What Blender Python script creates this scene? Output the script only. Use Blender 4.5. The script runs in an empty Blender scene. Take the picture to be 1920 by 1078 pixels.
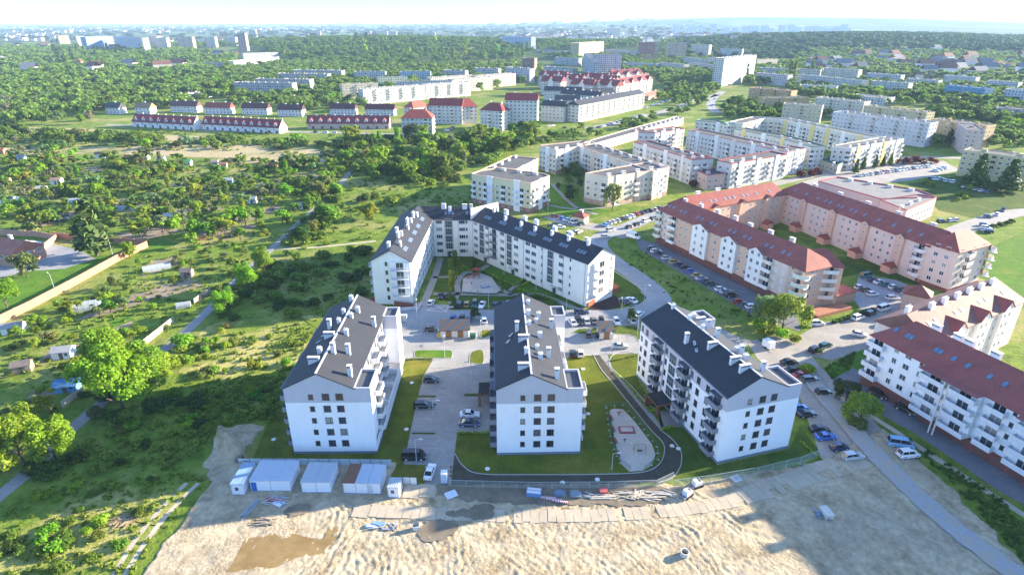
import bpy, math, random
import numpy as np
from mathutils import Vector, noise as mnoise
R = random.Random(7)
scene = bpy.context.scene
C = scene.collection
# ---------------------------------------------------------------- camera model
CAM_H, FOC, PITCH = 82.0, 1120.0, math.radians(23.98)
_c, _s = math.cos(PITCH), math.sin(PITCH)
def P(px, py, z=0.0):
    """where the surveyed point (px, py) of the 1920x1078 photo stands in the world at height z"""
    u = (px - 960) / FOC; v = (539 - py) / FOC
    d = (u, _c + v * _s, -_s + v * _c)
    t = (z - CAM_H) / d[2]
    return Vector((d[0] * t, d[1] * t))
def proj(x, y, z):
    dz = z - CAM_H
    f = y * _c - dz * _s
    up = y * _s + dz * _c
    return 960 + FOC * x / f, 539 - FOC * up / f, f
def in_frame(x, y, z=0, m=60):
    px, py, f = proj(x, y, z)
    return f > 0 and -m < px < 1920 + m and -m < py < 1078 + m
cam_d = bpy.data.cameras.new('camera'); cam = bpy.data.objects.new('camera', cam_d); C.objects.link(cam)
cam_d.sensor_width = 36; cam_d.lens = FOC / 1920 * 36
cam_d.clip_start = 1; cam_d.clip_end = 90000
cam.location = (0, 0, CAM_H); cam.rotation_euler = (math.pi / 2 - PITCH, 0, 0)
scene.camera = cam
# ---------------------------------------------------------------- light
SUN_EL, SUN_AZ = math.radians(16.5), math.radians(18.0)      # azimuth measured from +X towards +Y
sdir = Vector((math.cos(SUN_AZ) * math.cos(SUN_EL), math.sin(SUN_AZ) * math.cos(SUN_EL), math.sin(SUN_EL)))
w = bpy.data.worlds.new('World'); scene.world = w; w.use_nodes = True
nt = w.node_tree; bg = nt.nodes['Background']
sky = nt.nodes.new('ShaderNodeTexSky'); sky.sky_type = 'NISHITA'; sky.sun_disc = False
sky.sun_elevation = SUN_EL; sky.sun_rotation = math.pi / 2 - SUN_AZ
sky.air_density = 0.6; sky.dust_density = 0.1; sky.ozone_density = 2.2; sky.altitude = 400
_tc = nt.nodes.new('ShaderNodeTexCoord'); _sx = nt.nodes.new('ShaderNodeSeparateXYZ'); nt.links.new(_tc.outputs['Generated'], _sx.inputs[0])
_mr = nt.nodes.new('ShaderNodeMapRange'); _mr.inputs[1].default_value = .03; _mr.inputs[2].default_value = .30; _mr.inputs[3].default_value = .26; _mr.inputs[4].default_value = 1.0; nt.links.new(_sx.outputs[2], _mr.inputs[0])
_vm = nt.nodes.new('ShaderNodeVectorMath'); _vm.operation = 'SCALE'; nt.links.new(sky.outputs[0], _vm.inputs[0]); nt.links.new(_mr.outputs[0], _vm.inputs['Scale'])     # sky dimmed by hand near the horizon, full strength higher up
nt.links.new(_vm.outputs[0], bg.inputs[0]); bg.inputs[1].default_value = SKY_STRENGTH = 0.15
sl = bpy.data.lights.new('sun', 'SUN'); so = bpy.data.objects.new('sun', sl); C.objects.link(so)
sl.energy = 4.1; sl.angle = math.radians(0.6); sl.color = (1.0, 0.87, 0.66)
so.rotation_euler = sdir.to_track_quat('Z', 'Y').to_euler()
so.location = (60, 40, 120)
vs = scene.view_settings; vs.view_transform = 'Standard'; vs.look = 'None'; vs.exposure = 2.48; vs.gamma = 1
scene.cycles.use_denoising = True
scene.cycles.max_bounces = 5; scene.cycles.diffuse_bounces = 3; scene.cycles.glossy_bounces = 2
scene.cycles.transmission_bounces = 2; scene.cycles.transparent_max_bounces = 4; scene.cycles.volume_bounces = 0
scene.cycles.use_fast_gi = False
# ---------------------------------------------------------------- node materials
def _nt(name):
    m = bpy.data.materials.new(name); m.use_nodes = True
    return m, m.node_tree, m.node_tree.nodes['Principled BSDF']
def NN(t, typ, **kw):
    n = t.nodes.new(typ)
    for k, v in kw.items():
        if k.startswith('i_'): n.inputs[k[2:].replace('_', ' ')].default_value = v
        else: setattr(n, k, v)
    return n
def Lk(t, a, b): t.links.new(a, b)
def noise_fac(t, scale, detail=4, rough=.55, vec=None, stretch=None, obj=False):
    if vec is None:
        if obj:
            vec = NN(t, 'ShaderNodeTexCoord').outputs['Object']
        else:
            vec = NN(t, 'ShaderNodeNewGeometry').outputs['Position']
    if stretch:
        mp = NN(t, 'ShaderNodeMapping'); mp.inputs['Scale'].default_value = stretch
        if len(stretch) > 3: pass
        Lk(t, vec, mp.inputs[0]); vec = mp.outputs[0]
    n = NN(t, 'ShaderNodeTexNoise', i_Scale=scale, i_Detail=detail, i_Roughness=rough)
    Lk(t, vec, n.inputs['Vector'])
    return n.outputs['Fac']
def maprange(t, fac, a, b, c, d):
    m = NN(t, 'ShaderNodeMapRange'); m.inputs[1].default_value = a; m.inputs[2].default_value = b
    m.inputs[3].default_value = c; m.inputs[4].default_value = d
    Lk(t, fac, m.inputs[0]); return m.outputs[0]
def scaled(t, col, fac):
    n = NN(t, 'ShaderNodeVectorMath', operation='SCALE'); Lk(t, col, n.inputs[0]); Lk(t, fac, n.inputs['Scale']); return n.outputs[0]
def ramp(t, fac, stops):
    r = NN(t, 'ShaderNodeValToRGB'); e = r.color_ramp.elements
    while len(e) < len(stops): e.new(.5)
    for k, (p, c) in enumerate(stops):
        e[k].position = p; e[k].color = (*c, 1)
    Lk(t, fac, r.inputs[0]); return r.outputs[0]
def mixc(t, fac, a, b):
    m = NN(t, 'ShaderNodeMix', data_type='RGBA'); Lk(t, fac, m.inputs['Factor'])
    for s, i in ((a, 6), (b, 7)):
        if isinstance(s, tuple): m.inputs[i].default_value = (*s, 1)
        else: Lk(t, s, m.inputs[i])
    return m.outputs[2]
def bump(t, b, fac, strength=.3, dist=.1):
    n = NN(t, 'ShaderNodeBump', i_Strength=strength, i_Distance=dist); Lk(t, fac, n.inputs['Height']); Lk(t, n.outputs[0], b.inputs['Normal'])
MATS = {}
def pbr(name, col=None, rough=.8, nz=(.6, .08), bmp=None, metal=0., spec=.3, nz2=None):
    """col None: the object's own colour"""
    if name in MATS: return MATS[name]
    m, t, b = _nt(name)
    if col is None: src = NN(t, 'ShaderNodeObjectInfo').outputs['Color']
    else:
        rgb = NN(t, 'ShaderNodeRGB'); rgb.outputs[0].default_value = (*col, 1); src = rgb.outputs[0]
    if nz:
        src = scaled(t, src, maprange(t, noise_fac(t, nz[0]), .3, .7, 1 - nz[1], 1 + nz[1]))
    if nz2:
        src = scaled(t, src, maprange(t, noise_fac(t, nz2[0], 3, .6, None, nz2[2] if len(nz2) > 2 else None), .3, .7, 1 - nz2[1], 1 + nz2[1]))
    Lk(t, src, b.inputs['Base Color'])
    b.inputs['Roughness'].default_value = rough; b.inputs['Metallic'].default_value = metal
    b.inputs['Specular IOR Level'].default_value = spec
    if bmp: bump(t, b, noise_fac(t, bmp[0]), bmp[1], bmp[2] if len(bmp) > 2 else .1)
    MATS[name] = m; return m
def lin(r, g, b):
    f = lambda v: (v / 255 / 12.92) if v / 255 <= .04045 else ((v / 255 + .055) / 1.055) ** 2.4
    return (f(r), f(g), f(b))
plaster = pbr('plaster', None, .85, (.15, .05), None, 0, .2, (1.2, .04, (1, 1, .15)))
paint = pbr('paint', None, .5, (1.5, .04))
metalpaint = pbr('painted_metal', None, .4, (1.0, .06), None, 0, .5)
concrete = pbr('concrete', None, .85, (.5, .12), (8, .2, .02))
tile_red = None
def roof_material(name, rough, rib, rib_dir='z', spec=.3, amp=.1):
    m, t, b = _nt(name)
    src = NN(t, 'ShaderNodeObjectInfo').outputs['Color']
    src = scaled(t, src, maprange(t, noise_fac(t, .35), .3, .7, 1 - amp, 1 + amp))
    src = scaled(t, src, maprange(t, noise_fac(t, 3.0), .3, .7, 1 - amp, 1 + amp))
    wv = NN(t, 'ShaderNodeTexWave', i_Scale=rib, i_Distortion=.6, bands_direction='Z'); wv.inputs['Detail'].default_value = 2
    wv.inputs['Detail Scale'].default_value = 6
    Lk(t, NN(t, 'ShaderNodeNewGeometry').outputs['Position'], wv.inputs['Vector'])
    src = scaled(t, src, maprange(t, wv.outputs['Fac'], 0, 1, .82, 1.08))
    Lk(t, src, b.inputs['Base Color']); b.inputs['Roughness'].default_value = rough
    b.inputs['Specular IOR Level'].default_value = spec
    bump(t, b, wv.outputs['Fac'], .35, .03)
    return m
slate = roof_material('slate_roof', .6, 2.2, spec=.2)
tile = roof_material('tile_roof', .7, 2.6, spec=.2, amp=.14)
felt = pbr('felt_roof', None, .9, (.25, .14), (3, .2, .03), 0, .2, (2.0, .08))
brick_m = pbr('red_brick', None, .85, (.8, .15), (14, .3, .02), 0, .2, (6, .12))
def _glass():
    m, t, b = _nt('window_glass')
    r = NN(t, 'ShaderNodeObjectInfo').outputs['Random']
    c = ramp(t, r, [(0, (.012, .016, .022)), (.55, (.03, .04, .055)), (.75, (.06, .075, .09)), (.86, (.2, .2, .2)), (1, (.32, .3, .27))])
    for e in c.node.color_ramp.elements: pass
    Lk(t, c, b.inputs['Base Color']); b.inputs['Roughness'].default_value = .12; b.inputs['Specular IOR Level'].default_value = .6
    return m
glass = _glass()
tintglass = pbr('blue_glass', (.03, .06, .09), .1, None, None, 0, .7)
carglass = pbr('car_glass', (.01, .013, .016), .08, None, None, 0, .6)
rubber = pbr('rubber', (.012, .012, .013), .8, None)
def _carpaint():
    m, t, b = _nt('car_paint')
    Lk(t, NN(t, 'ShaderNodeObjectInfo').outputs['Color'], b.inputs['Base Color'])
    b.inputs['Roughness'].default_value = .3; b.inputs['Coat Weight'].default_value = .6; b.inputs['Coat Roughness'].default_value = .08
    return m
carpaint = _carpaint()
lampglass = pbr('lamp_glass', (.75, .75, .72), .25, None, None, 0, .5)
redglass = pbr('red_lens', (.35, .01, .01), .2, None, None, 0, .5)
def _facade():
    """far plaster facade: the rows of small windows are a pattern in metres along (u) and up (v) the wall"""
    m, t, b = _nt('panel_facade')
    col = NN(t, 'ShaderNodeObjectInfo').outputs['Color']
    uv = NN(t, 'ShaderNodeUVMap', uv_map='UVMap').outputs[0]
    sx = NN(t, 'ShaderNodeSeparateXYZ'); Lk(t, uv, sx.inputs[0])
    def mod(a, p):
        d = NN(t, 'ShaderNodeMath', operation='DIVIDE'); Lk(t, a, d.inputs[0]); d.inputs[1].default_value = p
        f = NN(t, 'ShaderNodeMath', operation='FRACT'); Lk(t, d.outputs[0], f.inputs[0]); return f.outputs[0], d.outputs[0]
    def band(a, lo, hi):
        g = NN(t, 'ShaderNodeMath', operation='GREATER_THAN'); Lk(t, a, g.inputs[0]); g.inputs[1].default_value = lo
        l = NN(t, 'ShaderNodeMath', operation='LESS_THAN'); Lk(t, a, l.inputs[0]); l.inputs[1].default_value = hi
        x = NN(t, 'ShaderNodeMath', operation='MULTIPLY'); Lk(t, g.outputs[0], x.inputs[0]); Lk(t, l.outputs[0], x.inputs[1]); return x.outputs[0]
    fu, cu = mod(sx.outputs[0], 3.1); fv, cv = mod(sx.outputs[1], 2.85)
    k = NN(t, 'ShaderNodeMath', operation='MULTIPLY'); Lk(t, band(fu, .26, .74), k.inputs[0]); Lk(t, band(fv, .32, .82), k.inputs[1])
    # a band colour of its own every few bays
    fb, _ = mod(sx.outputs[0], 15.5)
    base = mixc(t, band(fb, .0, .19), col, scaled(t, col, maprange(t, fb, 0, 1, .8, .8)))
    wn = NN(t, 'ShaderNodeTexWhiteNoise', noise_dimensions='2D')
    cmb = NN(t, 'ShaderNodeCombineXYZ')
    for q, a in ((0, cu), (1, cv)):
        fl = NN(t, 'ShaderNodeMath', operation='FLOOR'); Lk(t, a, fl.inputs[0]); Lk(t, fl.outputs[0], cmb.inputs[q])
    Lk(t, cmb.outputs[0], wn.inputs['Vector'])
    win = ramp(t, wn.outputs['Value'], [(0, (.03, .04, .05)), (.7, (.08, .09, .11)), (1, (.3, .3, .3))])
    Lk(t, mixc(t, k.outputs[0], base, win), b.inputs['Base Color']); b.inputs['Roughness'].default_value = .7
    return m
panel_facade = _facade()
# ---------------------------------------------------------------- mesh builder
class MB:
    def __init__(s): s.v = []; s.f = []; s.m = []; s.uv = []; s.mats = []
    def mi(s, m):
        if m not in s.mats: s.mats.append(m)
        return s.mats.index(m)
    def poly(s, pts, m, uv=None):
        n = len(s.v); s.v.extend((p[0], p[1], p[2]) for p in pts)
        s.f.append(tuple(range(n, n + len(pts)))); s.m.append(s.mi(m)); s.uv.append(uv)
    def hexa(s, q, m, skip=()):
        """q: 8 corners, bottom four then top four"""
        n = len(s.v); s.v.extend((p[0], p[1], p[2]) for p in q); k = s.mi(m)
        for i, f in enumerate(((3, 2, 1, 0), (4, 5, 6, 7), (0, 1, 5, 4), (1, 2, 6, 5), (2, 3, 7, 6), (3, 0, 4, 7))):
            if i in skip: continue
            s.f.append(tuple(n + a for a in f)); s.m.append(k); s.uv.append(None)
    def box(s, x0, x1, y0, y1, z0, z1, m, skip=()):
        s.hexa([(x0, y0, z0), (x1, y0, z0), (x1, y1, z0), (x0, y1, z0), (x0, y0, z1), (x1, y0, z1), (x1, y1, z1), (x0, y1, z1)], m, skip)
    def fbox(s, fr, a0, a1, b0, b1, z0, z1, m, skip=()):
        """a box in the frame fr = (origin, along, inward)"""
        o, u, v = fr
        g = lambda a, b, z: (o[0] + u[0] * a + v[0] * b, o[1] + u[1] * a + v[1] * b, z)
        s.hexa([g(a0, b0, z0), g(a1, b0, z0), g(a1, b1, z0), g(a0, b1, z0), g(a0, b0, z1), g(a1, b0, z1), g(a1, b1, z1), g(a0, b1, z1)], m, skip)
    def tube(s, a, b, r0, r1, m, n=6, caps=True):
        a = Vector(a); b = Vector(b); d = (b - a).normalized()
        x = d.orthogonal().normalized(); y = d.cross(x); k = len(s.v); mi = s.mi(m)
        for p, r in ((a, r0), (b, r1)):
            for i in range(n):
                t = 2 * math.pi * i / n; q = p + x * (math.cos(t) * r) + y * (math.sin(t) * r); s.v.append(tuple(q))
        for i in range(n):
            j = (i + 1) % n
            s.f.append((k + i, k + j, k + n + j, k + n + i)); s.m.append(mi); s.uv.append(None)
        if caps:
            s.f.append(tuple(k + n + i for i in range(n))); s.m.append(mi); s.uv.append(None)
            s.f.append(tuple(k + n - 1 - i for i in range(n))); s.m.append(mi); s.uv.append(None)
    def prism(s, pts, z0, z1, m, mtop=None):
        """vertical prism over a plan outline (x, y)"""
        n = len(pts); a = sum(pts[i][0] * pts[(i + 1) % n][1] - pts[(i + 1) % n][0] * pts[i][1] for i in range(n))
        if a < 0: pts = pts[::-1]
        s.poly([(p[0], p[1], z1) for p in pts], mtop or m)
        s.poly([(p[0], p[1], z0) for p in pts[::-1]], m)
        for i in range(n):
            p, q = pts[i], pts[(i + 1) % n]
            s.poly([(p[0], p[1], z0), (q[0], q[1], z0), (q[0], q[1], z1), (p[0], p[1], z1)], m)
    def mesh(s, name, off=(0, 0, 0)):
        me = bpy.data.meshes.new(name)
        ox, oy, oz = off
        me.from_pydata([(x - ox, y - oy, z - oz) for x, y, z in s.v], [], s.f)
        for m in s.mats: me.materials.append(m)
        me.polygons.foreach_set('material_index', s.m)
        if any(s.uv):
            L = me.uv_layers.new(name='UVMap'); flat = []
            for f, u in zip(s.f, s.uv):
                for k in range(len(f)): flat.extend(u[k] if u else (-.1, -.1))
            L.data.foreach_set('uv', flat)
        me.update(); return me
    def build(s, name, parent=None, col=None, **kw):
        if not s.f: return None
        off = parent_world(parent) if parent else (0, 0, 0)
        return link(name, s.mesh(name, off), parent, col, **kw)
def parent_world(p):
    x = Vector((0, 0, 0))
    while p is not None: x = x + p.location; p = p.parent
    return x
def link(name, me, parent=None, col=None, loc=None, rz=0, **kw):
    o = bpy.data.objects.new(name, me); C.objects.link(o)
    if parent: o.parent = parent
    if loc is not None: o.location = loc
    if rz: o.rotation_euler = (0, 0, rz)
    if col: o.color = (*col, 1)
    tag(o, **kw); return o
def tag(o, label=None, cat=None, group=None, kind=None):
    if label: o['label'] = label
    if cat: o['category'] = cat
    if group: o['group'] = group
    if kind: o['kind'] = kind
    return o
def thing(name, loc, label, cat, group=None, rz=0):
    o = bpy.data.objects.new(name, None); C.objects.link(o); o.location = loc if len(loc) == 3 else (*loc, 0)
    o.rotation_euler = (0, 0, rz); o.empty_display_size = .5
    return tag(o, label, cat, group)
def copy_tree(o, parent=None):
    c = o.copy(); C.objects.link(c)
    if parent: c.parent = parent
    for ch in list(o.children): copy_tree(ch, c)
    return c
def frame2(p0, p1):
    u = (p1 - p0); L = u.length; u = u / L
    return u, Vector((-u.y, u.x)), L          # along, inward (facing away from the outside), length
def arc_pts(pts, n=6):
    """Catmull-Rom through 2-D points"""
    out = []
    q = [pts[0]] + list(pts) + [pts[-1]]
    for i in range(1, len(q) - 2):
        for k in range(n):
            t = k / n
            a, b, c, d = q[i - 1], q[i], q[i + 1], q[i + 2]
            out.append(tuple(.5 * ((2 * b[j]) + (-a[j] + c[j]) * t + (2 * a[j] - 5 * b[j] + 4 * c[j] - d[j]) * t * t + (-a[j] + 3 * b[j] - 3 * c[j] + d[j]) * t ** 3) for j in (0, 1)))
    out.append(tuple(pts[-1])); return out
ORD = ['first', 'second', 'third', 'fourth', 'fifth', 'sixth', 'seventh', 'eighth', 'ninth', 'tenth', 'eleventh', 'twelfth', 'thirteenth', 'fourteenth', 'fifteenth', 'sixteenth', 'seventeenth', 'eighteenth', 'nineteenth', 'twentieth', '21st', '22nd', '23rd', '24th', '25th', '26th', '27th', '28th', '29th', '30th', '31st', '32nd', '33rd', '34th', '35th', '36th', '37th', '38th', '39th', '40th']
# ---------------------------------------------------------------- building kit
WIN = {}
def win_mesh(w, h, mull, split):
    """window: frame (own colour) and glass; origin bottom centre on the wall, x along, -y outward"""
    k = (round(w, 2), round(h, 2), mull, split)
    if k in WIN: return WIN[k]
    f = MB(); g = MB() if split else f
    b = .09 if w > .9 else .08
    f.box(-w / 2, w / 2, -.05, .02, 0, b, paint); f.box(-w / 2, w / 2, -.05, .02, h - b, h, paint)
    f.box(-w / 2, -w / 2 + b, -.05, .02, b, h - b, paint); f.box(w / 2 - b, w / 2, -.05, .02, b, h - b, paint)
    for x in mull:
        f.box(x * w - .045, x * w + .045, -.05, .02, b, h - b, paint)
    f.box(-w / 2 - .06, w / 2 + .06, -.12, .02, -.05, -.004, paint)
    g.poly([(-w / 2 + b, -.022, b), (w / 2 - b, -.022, b), (w / 2 - b, -.022, h - b), (-w / 2 + b, -.022, h - b)], glass)
    WIN[k] = (f.mesh('window'), g.mesh('pane') if split else None)
    return WIN[k]
BALC = {}
def balc_mesh(w, d, solid, h=1.05, door=True):
    k = (round(w, 2), d, solid, h, door)
    if k in BALC: return BALC[k]
    m = MB()
    m.box(-w / 2, w / 2, -d, .01, -.16, 0, concrete if solid == 'rail' else paint)
    if solid == 'rail':
        for x in np.linspace(-w / 2 + .03, w / 2 - .03, max(4, int(w / .3))): m.box(x - .02, x + .02, -d + .02, -d + .06, 0, h, paint)
        for y in np.linspace(-d + .3, -.1, 3):
            for x in (-w / 2 + .03, w / 2 - .03): m.box(x - .02, x + .02, y - .02, y + .02, 0, h, paint)
        m.box(-w / 2, w / 2, -d, -d + .08, h, h + .06, paint)
        m.box(-w / 2, -w / 2 + .06, -d + .08, 0, h, h + .06, paint); m.box(w / 2 - .06, w / 2, -d + .08, 0, h, h + .06, paint)
    elif solid == 'round':
        n = 10
        q = [(-w / 2 * math.cos(math.pi * i / n), -d * math.sin(math.pi * i / n)) for i in range(n + 1)]
        m.prism([(x, min(y, .01)) for x, y in q], -.155, .002, paint)
        for i in range(n):
            a, b2 = q[i], q[i + 1]
            A = (a[0] * .95, a[1] * .95); B = (b2[0] * .95, b2[1] * .95)
            m.hexa([(*a, 0), (*b2, 0), (*B, 0), (*A, 0), (*a, h), (*b2, h), (*B, h), (*A, h)], paint)
    else:
        m.box(-w / 2, w / 2, -d, -d + .07, 0, h, paint)
        m.box(-w / 2, -w / 2 + .07, -d + .07, 0, 0, h, paint); m.box(w / 2 - .07, w / 2, -d + .07, 0, 0, h, paint)
    if door:
        dw = min(w * .8, 2.2)
        m.poly([(-dw / 2, -.03, .05), (dw / 2, -.03, .05), (dw / 2, -.03, 2.2), (-dw / 2, -.03, 2.2)], glass)
        m.box(-.04, .04, -.06, -.031, .05, 2.2, paint)
    BALC[k] = m.mesh('balcony'); return BALC[k]
CHIM = {}
def chim_mesh(w, d, h, kind):
    k = (w, d, h, kind)
    if k in CHIM: return CHIM[k]
    m = MB()
    m.box(-w / 2, w / 2, -d / 2, d / 2, -1.4, h, plaster)
    m.box(-w / 2 - .08, w / 2 + .08, -d / 2 - .08, d / 2 + .08, h, h + .1, concrete)
    if kind == 'pots':
        n = max(2, int(w / .35))
        for i in range(n):
            x = -w / 2 + (i + .5) * w / n
            m.tube((x, 0, h + .1), (x, 0, h + .5), .1, .12, metalpaint, 6)
    elif kind == 'vent':
        for i in range(max(2, int(w / .3))):
            x = -w / 2 + .15 + i * .3
            m.box(x - .1, x + .1, -d / 2 - .01, -d / 2 + .03, h - .45, h - .12, rubber)
    CHIM[k] = m.mesh('chimney'); return CHIM[k]
SKY = {}
def sky_mesh(w, h):
    k = (w, h)
    if k in SKY: return SKY[k]
    m = MB()
    m.box(-w / 2, w / 2, -h / 2, h / 2, -.05, .1, metalpaint)
    m.poly([(-w / 2 + .07, -h / 2 + .07, .104), (w / 2 - .07, -h / 2 + .07, .104), (w / 2 - .07, h / 2 - .07, .104), (-w / 2 + .07, h / 2 - .07, .104)], skyglass)
    SKY[k] = m.mesh('skylight'); return SKY[k]
skyglass = pbr('skylight_glass', (.10, .17, .26), .06, None, None, 0, 1.0)
class Building:
    def __init__(s, name, at, label, cat='apartment block', group=None):
        s.root = thing(name, (at[0], at[1], 0), label, cat, group)
        s.at = Vector((at[0], at[1], 0)); s.wins = []; s.balcs = []; s.z = 0
    def wall(s, mb, col, name='wall', **k): return mb.build(name, s.root, col, **k)
    def window(s, p, u, z, w=1.4, h=1.45, mull=(0,), col=(.75, .75, .75), split=False):
        s.wins.append((p, u, z, w, h, tuple(mull), col, split))
    def balcony(s, p, u, z, w=3, d=1.3, solid='solid', col=(.6, .6, .6), h=1.05, door=True, name='balcony'):
        o = link(name, balc_mesh(w, d, solid, h, door), s.root, col, (p[0] - s.at.x, p[1] - s.at.y, z), math.atan2(u[1], u[0]))
        return o
    def chimney(s, p, z, w=1.6, d=.7, h=1.6, kind='vent', rz=0, col=(.60, .60, .61)):
        return link('chimney', chim_mesh(w, d, h, kind), s.root, col, (p[0] - s.at.x, p[1] - s.at.y, z), rz)
    def skylight(s, fr, a, b, z, slope, w=.8, h=1.3, col=(.35, .36, .38)):
        """on a slope rising along +b (slope>0) or falling"""
        o, u, v = fr
        p = o + u * a + v * b
        ob = link('skylight', sky_mesh(w, h), s.root, col, (p.x - s.at.x, p.y - s.at.y, z + .03))
        X = Vector((u.x, u.y, 0)); Y = Vector((v.x, v.y, slope)).normalized(); Z = X.cross(Y)
        from mathutils import Matrix
        ob.rotation_euler = Matrix((X, Y, Z)).transposed().to_euler(); return ob
    def done(s):
        """windows: the 100 that show largest are parts of their own, the rest one"""
        def size(q):
            p, u, z, w, h = q[:5]
            px, py, f = proj(p[0], p[1], z)
            if f <= 0: return 0
            n = (u[1], -u[0]); d = Vector((-p[0], -p[1])); ca = (n[0] * d.x + n[1] * d.y) / d.length
            inside = -40 < px < 1960 and -40 < py < 1118
            return w * h * max(ca, .02) / f / f * (1 if inside else .01)
        q = sorted(s.wins, key=size, reverse=True)
        rest = MB()
        for i, (p, u, z, w, h, mull, col, split) in enumerate(q):
            rz = math.atan2(u[1], u[0])
            if i < 100 - (1 if len(q) > 100 else 0):
                fm, gm = win_mesh(w, h, mull, split)
                o = link('window', fm, s.root, col, (p[0] - s.at.x, p[1] - s.at.y, z), rz)
                if gm: link('pane', gm, o)
            else:
                fr = (Vector(p[:2]), Vector(u), Vector((-u[1], u[0])))
                rest.fbox(fr, -w / 2, w / 2, -.05, .0, z, z + h, paint, (3,))
                g = lambda a, zz: (p[0] + u[0] * a + u[1] * .054, p[1] + u[1] * a - u[0] * .054, zz)
                for a0, a1 in ((-w / 2 + .1, -.04), (.04, w / 2 - .1)):
                    rest.poly([g(a0, z + .1), g(a1, z + .1), g(a1, z + h - .1), g(a0, z + h - .1)], glass)
        if rest.f: rest.build('window', s.root, (.7, .7, .7), kind='stuff')
def wall_quad(mb, a, b, z0, z1, m, flip=False):
    L = (Vector(b[:2]) - Vector(a[:2])).length
    mb.poly([(a[0], a[1], z0), (b[0], b[1], z0), (b[0], b[1], z1), (a[0], a[1], z1)], m, [(0, z0), (L, z0), (L, z1), (0, z1)])
def facing(p, u):
    n = Vector((u[1], -u[0])); d = Vector((-p[0], -p[1])).normalized()
    return n.dot(d)
def cols(b, p0, u, L, z0, fh, floors, pat, start=0., **kw):
    """pat: list of (metres along, kind); kinds w s d (wide) b (balcony) t (stair glazing)"""
    for a, kind in pat:
        if not 0 <= a <= L: continue
        p = Vector(p0) + Vector(u) * a
        for k in range(floors):
            z = z0 + k * fh
            kd = kind
            if kd == 'w': b.window(p, u, z + .85, kw.get('ww', 1.4), kw.get('wh', 1.45), kw.get('mull', (0,)), kw.get('wc', (.75, .75, .75)), kw.get('split', False))
            elif kd == 's': b.window(p, u, z + .95, .8, kw.get('wh', 1.3), (), kw.get('wc', (.75, .75, .75)), kw.get('split', False))
            elif kd == 'd': b.window(p, u, z + .85, 2.3, kw.get('wh', 1.45), (-.17, .17), kw.get('wc', (.75, .75, .75)), kw.get('split', False))
            elif kd == 'b':
                if k == 0 and kw.get('b0', False): b.window(p, u, z + .85, 1.4, 1.45, (0,), kw.get('wc', (.75, .75, .75)), kw.get('split', False)); continue
                b.balcony(p, u, z + .1, kw.get('bw', 3.2), kw.get('bd', 1.3), kw.get('bs', 'solid'), kw.get('bc', (.55, .55, .57)))
def auto_pat(L, bay=3.1, seq='w', off=0):
    n = max(1, int((L - .6) / bay)); st = L / n
    return [((i + .5) * st, seq[(i + off) % len(seq)]) for i in range(n) if seq[(i + off) % len(seq)] != '-']
def roof_gable(b, fr, L, W, ze, zr, mat, col, oh=.5, end=.4, name='roof', a0=0, th=.22, trim=None):
    """two slopes over 0..L along, 0..W inward"""
    o, u, v = fr; mb = MB(); sl = (zr - ze) / (W / 2)
    prof = [(-oh, ze - oh * sl), (W / 2, zr), (W + oh, ze - oh * sl), (W + oh, ze - oh * sl - th), (W / 2, zr - th), (-oh, ze - oh * sl - th)]
    g = lambda a, bb, z: (o.x + u.x * a + v.x * bb, o.y + u.y * a + v.y * bb, z)
    A, B = a0 - end, L + end
    for i in range(6):
        p, q = prof[i], prof[(i + 1) % 6]
        mb.poly([g(A, *p), g(B, *p), g(B, *q), g(A, *q)], mat)
    for a, rv in ((A, False), (B, True)):
        for idx in ((0, 1, 4, 5), (1, 2, 3, 4)):
            pts = [g(a, *prof[i]) for i in idx]
            mb.poly(pts[::-1] if not rv else pts, trim or mat)
    return mb.build(name, b.root, col)
def roof_hip(b, fr, L, W, ze, zr, mat, col, h0=None, h1=None, oh=.5, name='roof', th=.2):
    o, u, v = fr; mb = MB()
    h0 = W / 2 if h0 is None else h0; h1 = W / 2 if h1 is None else h1
    g = lambda a, bb, z: (o.x + u.x * a + v.x * bb, o.y + u.y * a + v.y * bb, z)
    c = [(-oh, -oh), (L + oh, -oh), (L + oh, W + oh), (-oh, W + oh)]
    r0, r1 = (h0, W / 2), (L - h1, W / 2)
    if h0 == 0: r0 = (-oh, W / 2)
    if h1 == 0: r1 = (L + oh, W / 2)
    E = [g(*q, ze) for q in c]; Q = [g(*r0, zr), g(*r1, zr)]
    mb.poly([E[0], E[1], Q[1], Q[0]], mat); mb.poly([E[2], E[3], Q[0], Q[1]], mat)
    mb.poly([E[1], E[2], Q[1]], mat); mb.poly([E[3], E[0], Q[0]], mat)
    D = [g(*q, ze - th) for q in c]
    for i in range(4):
        j = (i + 1) % 4; mb.poly([D[i], D[j], E[j], E[i]], mat)
    mb.poly(D[::-1], mat)
    return mb.build(name, b.root, col)
def walls_gable(b, fr, L, W, ze, zr, mat, col, z0=0, gable=(True, True), name='wall'):
    o, u, v = fr; mb = MB()
    g = lambda a, bb: (o.x + u.x * a + v.x * bb, o.y + u.y * a + v.y * bb)
    wall_quad(mb, g(0, 0), g(L, 0), z0, ze, mat); wall_quad(mb, g(L, W), g(0, W), z0, ze, mat)
    for (p, q), gb in (((g(L, 0), g(L, W)), gable[1]), ((g(0, W), g(0, 0)), gable[0])):
        if gb:
            m_ = ((p[0] + q[0]) / 2, (p[1] + q[1]) / 2)
            mb.poly([(*p, z0), (*q, z0), (*q, ze), (*m_, zr - .1), (*p, ze)], mat, [(0, z0), (W, z0), (W, ze), (W / 2, zr), (0, ze)])
        else: wall_quad(mb, p, q, z0, ze, mat)
    return mb.build(name, b.root, col)
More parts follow.
